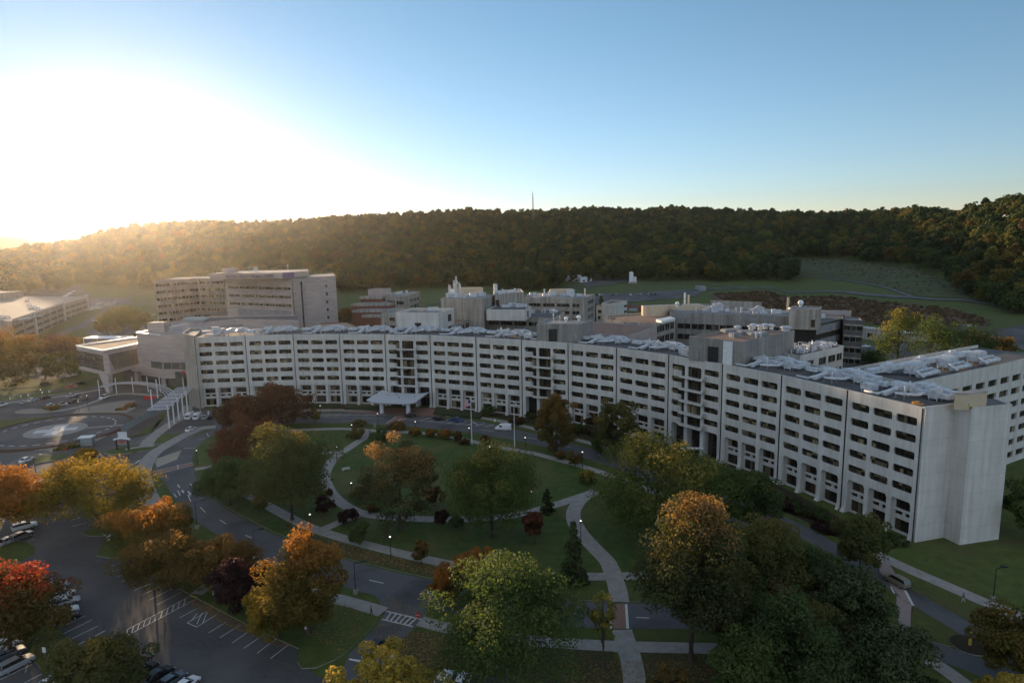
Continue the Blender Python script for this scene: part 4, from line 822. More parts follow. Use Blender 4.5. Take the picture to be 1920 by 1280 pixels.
# -- radial wing at the right edge
h = bldg('radial_wing', 'straight concrete wing with rounded windows leaving the picture at the right edge', (120, 165, 0))
A = G(1738, 716, ZR); B = G(1920, 676.5, ZR); d = (B-A).normalized(); B2 = B+d*16; nn = Vector((-d.y, d.x, 0)); A1 = A-d*6
P = [A1, B2, B2+nn*19, A1+nn*19]
X = Matrix.Translation((A.x, A.y, 0))@Matrix.Rotation(math.atan2(d.y, d.x), 4, 'Z'); Lw = (B2-A).length
hs = []; gs = []
def wz(px, py0, py1):   # px of the window centre -> u, z range on the wall plane
    r_ = ray(px, py0); t = ((A.x)*nn.x+(A.y)*nn.y)/(r_[0]*nn.x+r_[1]*nn.y); p = np.array([0, 0, HC])+r_*t; r2 = ray(px, py1); t2 = ((A.x)*nn.x+(A.y)*nn.y)/(r2[0]*nn.x+r2[1]*nn.y); return (Vector((p[0], p[1], 0))-Vector((A.x, A.y, 0))).dot(d), HC+r_[2]*t, HC+r2[2]*t2
u0_, za, zb = wz(1862, 712, 722)
cols = [u0_+k*6.35 for k in range(-4, 7)]
for r in range(7):
    z1 = za-.0-3.66*r
    for k, u in enumerate(cols):
        if 1.2 < u-2.4 and u+2.4 < Lw-.5: h_ = rrect(u-2.3, u+2.3, z1-1.8, z1, .3); hs.append(h_); gs.append(glassmb(u-2.3, u+2.3, z1-1.8, z1, .45, X, 3))
w_ = MB(); panel(w_, [(-6, -1), (Lw, -1), (Lw, ZR), (-6, ZR)], hs, .45, X); w_.build('facade', [M['conc']], h)
for g in gs: g.build('window', [M['win'], M['frame']], h)
w_ = MB(); Pb = [A1+nn*.5, B2+nn*.5, B2+nn*19, A1+nn*19]; w_.prism(Pb, -1, ZR-.3, 0, mtop=1); w_.build('wall', [M['conc2'], M['roof']], h)
w_ = MB()
for p, q in ((A1+nn*.25, B2+nn*.25), (B2+nn*18.8, A1+nn*18.8), (A1+nn*.25, A1+nn*18.8)): w_.rtube([p+Vector((0, 0, .1)), q+Vector((0, 0, .1))], .4, .8)
w_.build('parapet', [M['conc']], h)
def rw(u, v, z=0): return A+d*u+nn*v+Vector((0, 0, z-.2))
def rduct(pts, w, hh): b = MB(); b.rtube([rw(*p) for p in pts], w, hh); b.build('roof_duct', [M['duct']], h)
def rpipe(pts, r): b = MB(); b.tube([rw(*p) for p in pts], r, 9); b.build('roof_pipe', [M['duct']], h, smooth=True)
for u in (4, 19, 34):
    rduct([(u-8, 12, 1.2), (u-3, 12, 1.2), (u, 9, 2.2), (u+5, 9, 2.2), (u+8, 7, 1.2)], 2.1, 1.1); rpipe([(u-2, 3.2, .9), (u+7, 3.2, .9), (u+8, 4.5, .9), (u+8, 7, .9)], .6); rpipe([(u-2, 1.7, .7), (u-2, 3.6, 1.9), (u+5, 3.8, 1.9)], .45)
    b = MB(); q = rw(u+2.5, 6.5); b.box((q.x, q.y, q.z+1.8), (4.2, 3, 2.4), rz=math.atan2(d.y, d.x)); b.box((q.x+.3, q.y, q.z+3.1), (3.2, 2.2, .3), rz=math.atan2(d.y, d.x))
    for sx in (-1.6, 1.6):
        for sy in (-1, 1): b.box((q.x+sx, q.y+sy, q.z+.4), (.2, .2, .8))
    b.build('air_handler', [M['duct']], h)
    b = MB(); q = rw(u-1, 11); b.box((q.x, q.y, q.z+1.6), (3.4, 2.6, 2.0), rz=math.atan2(d.y, d.x)); b.tube([(q.x, q.y, q.z+2.5), (q.x, q.y, q.z+3.1)], .8, 12); b.build('air_handler', [M['duct']], h)
# stair head with scaffold boards at the crescent's end
h = bldg('stair_head', 'small tan box catching the sun at the right end of the curved roof', (96, 129, 28.7))
P = [G(1788, 765, ZR), G(1813, 767, ZR), G(1849, 762, ZR), G(1826, 757, ZR)]; c = sum(P, Vector())/4
zt_ = ztop(P[1], 739.5); b = MB(); b.prism([p for p in P], ZR-.2, zt_); b.build('wall', [M['tan']], h); b = MB(); b.prism([c+(p-c)*1.05 for p in P], zt_, zt_+.15); b.build('roof', [M['roofg']], h)
# timber
b = MB(); q = G(1800, 738, zt_)
for k in range(3): b.rtube([q+Vector((k*.5, .4, .2)), q+Vector((-.9+k*.6, .9, 2.4-k*.5))], .25, .08)
tag(b.build('timber_plank', [M['tan']]), 'loose timber planks leaning on the tan stair head', 'planks')
# -- terraced brick building behind
h = bldg('brick_terraced_building', 'red brick building stepped in terraces with pale concrete bands', (-100, 460, 0))
D = 430
def zt2(px, py, depth):
    r_ = ray(px, py); t = depth/r_[1]; return HC+r_[2]*t
for k, (xa, xb, ytop, yb, dep) in enumerate(((676, 722, 556, 566, 452), (659, 735, 569, 580, 440), (661, 742, 580.5, 600, 430), (680, 748, 590, 612, 424))):
    zt_ = zt2((xa+xb)/2, ytop, dep); x0 = ray(xa, ytop)[0]*dep/ray(xa, ytop)[1]; x1 = ray(xb, ytop)[0]*dep/ray(xb, ytop)[1]
    P = [(x0, dep), (x1-3, dep-2), (x1+5, dep+12), (x0+6, dep+16)]; blk(h, P, 2, zt_-1.6, ('brick', 'roofg'), 'brick_wall')
    b = MB(); b.prism([(x0-.6, dep-.6), (x1-3, dep-2.7), (x1+5.6, dep+12), (x0+6, dep+16.5)], zt_-1.6, zt_, 0); b.build('pale_band', [M['conc2']], h)
    b = MB(); b.prism([(x0+1, dep+.5), (x1-4, dep-1), (x1+4, dep+12), (x0+7, dep+16)], zt_-.6, zt_+.02, 0); b.build('roof', [M['roofg']], h)
P = [G(690, 554, 31), G(720, 549, 31), G(721, 541, 31), G(700, 541, 31)]
z_ = zt2(705, 542, 460); x0 = ray(690, 546)[0]*460/ray(690, 546)[1]; x1 = ray(719, 546)[0]*460/ray(719, 546)[1]; blk(h, [(x0, 460), (x1, 458), (x1+4, 468), (x0+3, 470)], 2, z_, ('beige', 'roofg'), 'plant_house_wall')
h = bldg('office_block', 'pale concrete office block on the lawn with two rows of dark windows', (-70, 470, 0))
zt_ = zt2(785, 547, 480); x0 = ray(722, 550)[0]*452/ray(722, 550)[1]; x1 = ray(758, 553)[0]*440/ray(758, 553)[1]; x2 = ray(786, 547)[0]*480/ray(786, 547)[1]
P = [Vector((x0, 452)), Vector((x1, 440)), Vector((x2, 482)), Vector((x0+14, 490))]; blk(h, P, 1, zt_, ('conc2', 'roofg')); wins(h, P[1], P[2], [(zt_-5.4, zt_-3.4), (zt_-10.5, zt_-8)], [(.32, .5), (.55, .72), (.77, .93)]); wins(h, P[0], P[1], [(zt_-6, zt_-3.6)], [(.1, .5), (.6, .95)])
clutter(h, 730, 552, 765, 549, zt_-.5, 6, 20)
# -- medical tower block far left with its sign
h = bldg('medical_tower', 'large pale stone hospital block with ribbon windows and a rooftop sign reading medical center', (-150, 420, 0))
ZM = 45.; F0, F1 = G(421, 519.5, ZM), G(546, 521, ZM)
P = [F0, F1, F1+Vector((-16, 60, 0)), F0+Vector((-20, 60, 0))]; blk(h, P, 0, ZM, ('beige', 'roofg'))
def zF(py, px=480):
    r_ = ray(px, py); q = F0.lerp(F1, .5); t = q.y/r_[1]; return HC+r_[2]*t
wins(h, F0, F1, [(zF(542), zF(537.3)), (zF(557.5), zF(552.8)), (zF(573), zF(568.3)), (zF(610), zF(605.5))], [(.05, .40), (.43, .64), (.66, .98)] if 0 else [(.05, .22), (.23, .50), (.515, .74), (.75, .98)], 'win', name='ribbon_window')
b = MB(); q0, q1 = F0.lerp(F1, .17), F0.lerp(F1, .97); b.add([(q0.x, q0.y-.15, zF(595)), (q1.x, q1.y-.15, zF(595)), (q1.x, q1.y-.15, zF(580)), (q0.x, q0.y-.15, zF(580))], [(0, 1, 2, 3)]); b.build('grey_panel', [M['roofg']], h)
def Gy(px, py, Y):
    r_ = ray(px, py); t = Y/r_[1]; return Vector((r_[0]*t, Y, 48.6))
P = [Gy(417, 509, 399), Gy(530, 513.5, 392), Gy(579, 507.5, 412), None, None]; P[3] = P[2]+Vector((-14, 40, 0)); P[4] = P[0]+Vector((-10, 45, 0)); blk(h, P, 45.02, 48.6, ('beige', 'roofg'), 'crown_wall', par=.4)
S0, S1 = P[0], P[1]; S2 = P[2]
b = MB(); d_ = (S2-S1).normalized(); o_ = Vector((d_.y, -d_.x, 0))*.12; a_, c_ = S1.lerp(S2, .0)+o_, S1.lerp(S2, .42)+o_; b.add([(a_.x, a_.y, 45.2), (c_.x, c_.y, 45.2), (c_.x, c_.y, 48.4), (a_.x, a_.y, 48.4)], [(0, 1, 2, 3)]); b.build('purple_panel', [mat('purple_panel', (.14, .10, .22), .6)], h)
for body_, sz, fx, zz in (('MILTON S. HERSHEY MEDICAL CENTER', 2.5, .05, 45.6),):
    tcu = bpy.data.curves.new('sign', 'FONT'); tcu.body = body_; tcu.size = sz; tcu.extrude = .12; to = bpy.data.objects.new('tmp', tcu); COL.objects.link(to)
    dg = bpy.context.evaluated_depsgraph_get(); me = bpy.data.meshes.new_from_object(to.evaluated_get(dg)); bpy.data.objects.remove(to); me.name = 'sign_lettering'
    me.materials.clear(); me.materials.append(mat('purple_lettering', (.05, .035, .13), .5))
    wd = max(v.co.x for v in me.vertices); d_ = (S1-S0).normalized(); Lg = (S1-S0).length*.80; sc = Lg/wd
    so_ = bpy.data.objects.new('sign_lettering', me); COL.objects.link(so_); so_.parent = h; q = S0.lerp(S1, fx)
    so_.matrix_local = Matrix.Translation(Vector((q.x, q.y-.25, zz))-h.location)@Matrix.Rotation(math.atan2(d_.y, d_.x), 4, 'Z')@Matrix.Rotation(rad(90), 4, 'X')@Matrix.Diagonal((sc, 2.5/sz, 1, 1))
    SIGN = wd
kitbox(h, 431, 510, 48.2, (8, 6), 2.5, 'beige', 'plant_room')
for k in (0, 3, 4, 5): vent(h, 468+k*2.9, 510, 48.2, .35, 3.2, cap=True)
b = MB(); q = G(540, 507.5, 48.5); b.tube([(q.x, q.y, 48), (q.x, q.y, 51.6)], .15, 5); b.ball((q.x, q.y, 52), .6, 8); b.build('mast', [M['white']], h)
P = [F1+Vector((.3, 1, 0)), G(572, 520, ZM-.5), G(600, 518.5, ZM-.5), G(623, 517.8, ZM-.5)]; P[3].y += 8; P[2].y += 0; Pq = [P[0], P[1], P[2], P[3], P[3]+Vector((-16, 50, 0)), P[0]+Vector((-12, 50, 0))]; blk(h, Pq, 0, ZM-.5, ('beige', 'roofg'), 'stone_wing_wall')
wins(h, P[2], P[3], [(ZM-8-5.2*k, ZM-6-5.2*k) for k in range(5)], [(.3, .42)], 'wind')
wins(h, P[0], P[1], [(8, 42)], [(.6, .72)], 'wind', name='stair_window')
b = MB(); Pl = [G(288, 526, 43), G(372, 521, 43), G(419, 521, 43), G(421, 519, 43)]
Pl = [Pl[0], Pl[1], Pl[2], Pl[2]+Vector((0, 55, 0)), Pl[0]+Vector((-10, 50, 0))]; blk(h, Pl, 0, 43, ('concd', 'roofg'), 'glass_wing_wall')
for a_, c_ in ((Pl[0], Pl[1]), (Pl[1], Pl[2])): wins(h, a_, c_, [(38.6-4.9*k, 40.6-4.9*k) for k in range(8)], [(.03, .24), (.26, .48), (.5, .73), (.75, .97)], 'win', name='ribbon_window')
b = MB(); b.prism([G(392, 513, 48), G(419, 512, 48), G(419, 505, 48)+Vector((0, 20, 0)), G(392, 513, 48)+Vector((0, 30, 0))], 43, 48); b.build('plant_room', [M['beige']], h)
# low roofs between
h = bldg('podium_building', 'low podium roofs joining the hospital tower to the curved building', (-130, 330, 0))
P = [G(330, 622, 23), G(395, 618, 23), G(480, 602, 23), G(482, 592, 23), G(395, 592, 23), G(320, 604, 23)]; blk(h, P, 0, 23, ('beige', 'roofg'))
P = [G(372, 605, 25.5), G(440, 598, 25.5), G(560, 600, 25.5), G(560, 590, 25.5), G(395, 593, 25.5)]; blk(h, P, 20, 25.5, ('beige', 'roof'), 'upper_wall'); kitbox(h, 370, 600, 23, (14, 5), 1.6, 'blueglass', 'skylight')
P = [G(600, 606, 17), G(650, 603, 17), G(672, 612, 17), G(650, 618, 17), G(600, 618, 17)]; blk(h, P, 0, 17, ('brick', 'rooft'), 'brick_wall')
# -- entrance pavilion: cantilevered lobby
h = bldg('lobby_pavilion', 'cantilevered pale stone entrance pavilion with glazed ends and a tan gravel roof', (-190, 300, 0))
ZL = 18.6; L0, L1, L2, L3 = G(143, 649, ZL), G(193, 658.5, ZL), G(259, 645, ZL), G(259, 633, ZL); L0b = L0
def on(p, z): return Vector((p.x, p.y, z))
b = MB(); b.prism([L0, L1, L2, L3], ZL-2.0, ZL, 0, mtop=0); b.build('roof_slab', [M['beige']], h)
b = MB(); c = (L0+L1+L2+L3)/4; b.prism([c+(p-c)*.94 for p in (L0, L1, L2, L3)], ZL-.1, ZL+.05, 0); b.build('roof', [M['rooft']], h)
b = MB()
for p, q in ((L0, L1), (L1, L2), (L2, L3), (L3, L0)): b.rtube([on(p, ZL+.25), on(q, ZL+.25)], .5, .6)
b.build('parapet', [M['white']], h)
b = MB(); ins_ = [c+(p-c)*.985 for p in (L0, L1, L2, L3)]; b.prism([on(p, 0) for p in ins_], ZL-9.6, ZL-1.9); b.build('glazed_hall', [M['glassc']], h)
b = MB(); dL = (L1-L0); n_ = 12
for k in range(n_+1):
    q = ins_[0].lerp(ins_[1], k/n_); b.box((q.x, q.y-.06, ZL-5.8), (.12, .2, 7.7)); q = ins_[1].lerp(ins_[2], k/n_); b.box((q.x+.0, q.y-.06, ZL-5.8), (.12, .2, 7.7))
for z in (ZL-3.4, ZL-5.2, ZL-6.2, ZL-8): b.rtube([on(ins_[0], z), on(ins_[1], z)], .35, .18); b.rtube([on(ins_[1], z), on(ins_[2], z)], .35, .1)
b.rtube([on(ins_[0], ZL-5.7), on(ins_[1], ZL-5.7)], .5, .9); b.build('mullion', [M['frame']], h)
b = MB(); b.prism([L0, L1, L2, L3], [ZL-11.2]*4, ZL-9.5); q = L1; b.box((q.x+.6, q.y+.6, ZL-6), (2.2, 1.8, 9), rz=.6)
a_, c_ = L1, L1.lerp(L2, .26); b.add([on(a_, ZL-2)-Vector((0, .12, 0)), on(a_, ZL-9.6)-Vector((0, .12, 0)), on(c_, ZL-9.6)-Vector((0, .12, 0)), on(L1.lerp(L2, .12), ZL-2)-Vector((0, .12, 0))], [(0, 1, 2, 3)])
b.build('stone_frame', [M['beige']], h)
b = MB(); q = G(201, 737, 0); n0 = Vector((q.x, q.y, 0)); b.add([(L1.x-5, L1.y+3, ZL-11), (L1.x+1, L1.y, ZL-11), (L1.x+1, L1.y+3.5, ZL-11), (L1.x-4, L1.y+6, ZL-11), (n0.x-1, n0.y+1, 0), (n0.x+1, n0.y, 0), (n0.x+1, n0.y+2.5, 0), (n0.x-1, n0.y+3, 0)], [(0, 1, 2, 3)[::-1], (0, 4, 5, 1), (1, 5, 6, 2), (2, 6, 7, 3), (3, 7, 4, 0)]); b.build('leaning_pier', [M['beige']], h)
b = MB(); b.prism([G(222, 718, 0)+Vector((0, 4, 0)), G(268, 712, 0)+Vector((0, 0, 0)), G(345, 728, 0), G(345, 700, 0), G(230, 690, 0)], 0, ZL-11.2); b.build('ground_glazing', [M['glassc']], h)
b = MB()
for px, py in ((262, 716), (312, 722)): b = MB(); q = G(px, py, 0); b.box((q.x, q.y-1, 3.6), (2, 2, 7.2)); b.build('pier', [M['beige']], h)
h = bldg('stone_entrance_block', 'pale stone faced block with a rooftop box between the entrance pavilion and the curved building', (-165, 300, 0))
Z2 = 24.5; K0, K1, K2 = G(256, 624, Z2), G(300, 628, Z2), G(352, 628, Z2); K3 = G(283, 618, Z2); P = [K0, K1, K2, K2+Vector((0, 30, 0)), K0+Vector((8, 34, 0))]
blk(h, P, 4, Z2, ('beige', 'roofg')); b = MB()
for p, q in ((P[0], P[1]), (P[4], P[0])): b.rtube([on(p, Z2+.15), on(q, Z2+.15)], .6, .35)
b.build('parapet', [M['white']], h)
kitbox(h, 298, 622, Z2-.4, (7.5, 6), 4.6, 'beige', 'plant_room', rz=.1)
for p, q in ((K0, K1), (K1, K2)): wins(h, p, q, [(8.6, 11.4)], [(.5, .97)] if q is K1 else [(.02, .3), (.32, .62), (.64, .96)], 'glassc', bars=6)
b = MB(); q0 = K0.lerp(K1, .0); b.box((K0.x+1.2, K0.y-.6, 13), (2.2, 1.2, 12)); b.box((K0.x+6, K0.y-.4, 18), (11, 1.4, 2.4)); b.build('stone_frame', [M['beige']], h)
b = MB(); b.prism([K0+Vector((-4, -1, 0)), K2+Vector((2, -2.5, 0)), K2+Vector((2, 2, 0)), K0+Vector((-4, 3, 0))], 6.2, 8.3); b.build('spandrel', [M['beige']], h)
b = MB(); q = G(346, 699, 7); b.box((q.x, q.y-1, 7.4), (1.2, .3, 1.6)); b.build('red_sign', [M['red']], h)
h = bldg('rear_pavilion', 'small flat white roof on thin posts behind the entrance pavilion', (-210, 340, 0)); h['category'] = 'pavilion'
q0, q1 = G(155, 635, 12), G(232, 636, 12); b = MB(); b.prism([q0, q1, q1+Vector((0, 10, 0)), q0+Vector((0, 10, 0))], 12, 12.5); b.build('roof', [M['white']], h)
b = MB(); b.prism([q0+Vector((2, 2, 0)), q1+Vector((-2, 2, 0)), q1+Vector((-2, 9, 0)), q0+Vector((2, 9, 0))], 0, 12); b.build('wall', [M['beige']], h)
for k in range(4):
    b = MB(); q = q0.lerp(q1, k/3); b.tube([(q.x, q.y+.6, 0), (q.x, q.y+.6, 12)], .2, 6); b.build('post', [M['white']], h)
# -- parking garage at the left edge
h = bldg('parking_garage', 'long white multi storey parking garage with open slots, at the left edge', (-400, 460, 0))
ZG = 19
def gz(px, py, z): return G(px, py, z)
g0_, g1_, g2_, g3_ = G(37, 603, ZG), G(100, 574, ZG+3), G(118, 567, ZG+3), G(163, 566, ZG+3)
A = G(37, 604, 16); B = G(118, 584, 16)
A, B, C_ = G(68, 631, 0), G(122, 606, 0), G(166, 589, 0)
A0 = A+(A-B)*.55; D_ = A0+Vector((-140, 60, 0))
gr = [A0, A, B, C_, C_+Vector((-30, 18, 0)), C_+Vector((-140, 40, 0)), D_]
b = MB(); b.prism(gr, 0, 17.5, 0, mtop=1); b.build('deck', [M['conc2'], M['concd']], h)
for (p, q, nseg) in ((A0, A, 2), (A, B, 4), (B, C_, 4)):
    d_ = (q-p).normalized(); o_ = Vector((d_.y, -d_.x, 0))*.2; L = (q-p).length
    for k in range(nseg):
        for z in (3.4, 8.2, 13.0):
            b = MB(); m_ = p.lerp(q, (k+.5)/nseg); b.box((m_.x+o_.x*.2, m_.y+o_.y*.2, z), (L/nseg*.72, .5, 1.9), rz=math.atan2(d_.y, d_.x)); b.build('slot', [M['frame']], h)
    b = MB(); b.rtube([on(p, 18.1)+o_*.3, on(q, 18.1)+o_*.3], .3, 1.3); b.build('parapet', [M['conc']], h)
    b = MB(); m_ = q; b.box((m_.x, m_.y, 9.4), (3.0, 1.6, 19)); b.build('stair_pier', [M['conc']], h)
b = MB(); b.prism([gr[5]+Vector((10, -50, 0)), gr[5]+Vector((60, -52, 0)), gr[5]+Vector((60, -20, 0)), gr[5]+Vector((0, -20, 0))], 17.5, 24); b.build('upper_deck', [M['conc2']], h)
# -- distant small structures
def pit(name, label, cat, pts, H, m=('conc', 'roofg')):
    P = [GT(*p) for p in pts]; z = min(p.z for p in P); h = empty(name, (P[0].x, P[0].y, z), 0, label, cat); Q = [P[0], P[1], P[1]+Vector((0, 14, 0)), P[0]+Vector((0, 14, 0))]; blk(h, Q, z-1, z+H, m); return h, P, z
for pts, H, l in (([(1060, 527), (1090, 529)], 9, 'white service shed nearest the trees at the foot of the wooded hill'), ([(1088, 530), (1110, 527)], 6.5, 'low pale service shed right of the white one below the hill'), ([(1040, 506), (1056, 508)], 5, 'small white cabin tucked in the edge of the woods')):
    h, P, z = pit('service_shed', l, 'shed', pts, H, ('white', 'roofg')); wins(h, P[0], P[1], [(z+1, z+3)], [(.2, .4), (.6, .8)])
for k, (xa, xb, y) in enumerate(((1094, 1110, 517), (1112, 1132, 521), (1134, 1151, 524))):
    P0, P1 = GT(xa, y), GT(xb, y+.5); b = MB(); b.box(((P0.x+P1.x)/2, P0.y, P0.z+2.5), ((P1.x-P0.x), 5, 5.4)); b.box(((P0.x+P1.x)/2, P0.y, P0.z+5.3), ((P1.x-P0.x)*.95, 4.4, .3))
    tag(b.build('dark_container', [M['roof']]), ('leftmost', 'middle', 'rightmost')[k]+' of three dark boxy containers below the wooded hill', 'container')
for px, wpx, hpx, y in ((1183.5, 8, 21, 531), (1190.5, 5.5, 12, 531)):
    q = GT(px, y); dpt = math.hypot(q.x, q.y); w = wpx/1195*dpt; hh = hpx/1195*dpt; h = empty('storage_tank', q, 0, ('tall' if wpx > 7 else 'short')+' white storage tank standing by the far service road', 'tank')
    b = MB(); b.tube([q, q+Vector((0, 0, hh*.9)), q+Vector((0, 0, hh*.97)), q+Vector((0, 0, hh))], [w/2, w/2, w*.42, w*.15], 14); b.build('vessel', [M['white']], h, smooth=False)
    b = MB(); b.box((q.x, q.y, q.z+1), (w*1.3, w*1.3, 2)); b.build('plinth', [M['conc2']], h)
h, P, z = pit('gatehouse', 'small roofed shelter beside the far parking lot', 'shelter', [(1311, 545), (1324, 546)], 5, ('steel', 'roof'))
h, P, z = pit('maintenance_building', 'low pale building with a white roof between the banded tower and the yellow tree', 'building', [(1622, 636), (1662, 640)], 7, ('conc2', 'white')); wins(h, P[0], P[1], [(z+1.5, z+4)], [(.1, .35)])
h, P, z = pit('maintenance_shed', 'low shed with a white roof half hidden by the tree group on the right', 'shed', [(1690, 640), (1740, 640)], 5, ('conc2', 'white'))
h, P, z = pit('maintenance_shed', 'dark walled shed with a thin pale roof on the grass at far right', 'shed', [(1822, 627), (1848, 628)], 5, ('roof', 'white'))
# transmission mast on the ridge
q = GT(998, 404); a_, e_ = azel(998.5, 362); dpt = 1420; bx, by = math.sin(a_)*dpt, math.cos(a_)*dpt; bz = T(bx, by); tz = HC+e_*dpt
h = empty('transmission_mast', (bx, by, bz), 0, 'lattice radio mast standing on the wooded ridge', 'mast'); b = MB(); H_ = tz-bz
def leg(k, t): r_ = 3.4*(1-t)+.5; a = 2*math.pi*k/3; return Vector((bx+r_*math.cos(a), by+r_*math.sin(a), bz+H_*t))
for k in range(3):
    b.tube([leg(k, 0), leg(k, 1)], .38, 5)
    for j in range(14): b.tube([leg(k, j/14), leg((k+1) % 3, (j+1)/14)], .2, 4); b.tube([leg(k, (j+1)/14), leg((k+1) % 3, (j+1)/14)], .2, 4)
b.build('lattice', [mat('mast_paint', (.22, .17, .16), .6)], h); b = MB(); b.tube([(bx, by, tz), (bx, by, tz+6)], .25, 5); b.build('antenna', [M['white']], h)
for t in (.62, .82): b = MB(); b.box((bx+1.6, by, bz+H_*t), (2.4, 1.2, 2.6)); b.build('antenna_panel', [M['white']], h)
# ================================================================= TREES
def leafmat(name, c1, c2, ctop=None, tl=.45):
    m = bpy.data.materials.new(name); m.use_nodes = True; n = m.node_tree; b = n.nodes['Principled BSDF']; out = n.nodes['Material Output']
    at = n.nodes.new('ShaderNodeAttribute'); at.attribute_name = 'tint'; mx = n.nodes.new('ShaderNodeMix'); mx.data_type = 'RGBA'
    n.links.new(at.outputs['Fac'], mx.inputs[0]); mx.inputs[6].default_value = (*c1, 1); mx.inputs[7].default_value = (*c2, 1); src = mx.outputs[2]
    if ctop:
        a2 = n.nodes.new('ShaderNodeAttribute'); a2.attribute_name = 'ripe'; m2 = n.nodes.new('ShaderNodeMix'); m2.data_type = 'RGBA'
        n.links.new(a2.outputs['Fac'], m2.inputs[0]); n.links.new(src, m2.inputs[6]); m2.inputs[7].default_value = (*ctop, 1); src = m2.outputs[2]
    n.links.new(src, b.inputs['Base Color']); b.inputs['Roughness'].default_value = .7; b.inputs['Specular IOR Level'].default_value = .2
    tr = n.nodes.new('ShaderNodeBsdfTranslucent'); ms = n.nodes.new('ShaderNodeMixShader'); ms.inputs[0].default_value = tl
    gm = n.nodes.new('ShaderNodeMix'); gm.data_type = 'RGBA'; gm.blend_type = 'MULTIPLY'; gm.inputs[0].default_value = 1; gm.inputs[7].default_value = (1.9, 1.7, 1.1, 1); n.links.new(src, gm.inputs[6]); n.links.new(gm.outputs[2], tr.inputs[0]); n.links.new(b.outputs[0], ms.inputs[1]); n.links.new(tr.outputs[0], ms.inputs[2]); n.links.new(ms.outputs[0], out.inputs[0])
    return m
LM = {
 'green': leafmat('green_leaves', (.048, .085, .026), (.10, .135, .040)),
 'greeny': leafmat('green_leaves_yellowing', (.052, .085, .024), (.10, .125, .034), (.24, .19, .045)),
 'deep': leafmat('deep_green_leaves', (.040, .072, .026), (.078, .108, .038)),
 'olive': leafmat('olive_leaves', (.060, .078, .026), (.11, .112, .036), (.15, .12, .035)),
 'golden': leafmat('golden_leaves', (.095, .095, .02), (.18, .145, .025), (.30, .19, .025)),
 'orange': leafmat('orange_leaves', (.080, .075, .020), (.15, .11, .026), (.30, .135, .028)),
 'red': leafmat('red_leaves', (.085, .075, .02), (.14, .10, .03), (.26, .045, .025)),
 'rust': leafmat('rust_leaves', (.060, .030, .016), (.095, .042, .02), (.13, .050, .022), tl=.3),
 'plum': leafmat('plum_leaves', (.030, .016, .018), (.050, .022, .022)),
 'peach': leafmat('green_leaves_turning_peach', (.042, .058, .022), (.075, .078, .03), (.30, .17, .065)),
 'brown': leafmat('brown_leaves', (.080, .074, .024), (.14, .105, .032), (.19, .11, .032)),
 'conifer': leafmat('conifer_needles', (.034, .052, .020), (.062, .080, .030), tl=.15),
 'dull': leafmat('dull_brown_leaves', (.050, .040, .020), (.080, .058, .026), (.095, .050, .026)),
 'pale': leafmat('pale_yellow_green_leaves', (.10, .11, .025), (.18, .16, .035), (.34, .26, .05)),
}
M['bark'] = mat('bark', (.055, .042, .032), .95, (.09, .07, .055), 3, 6)
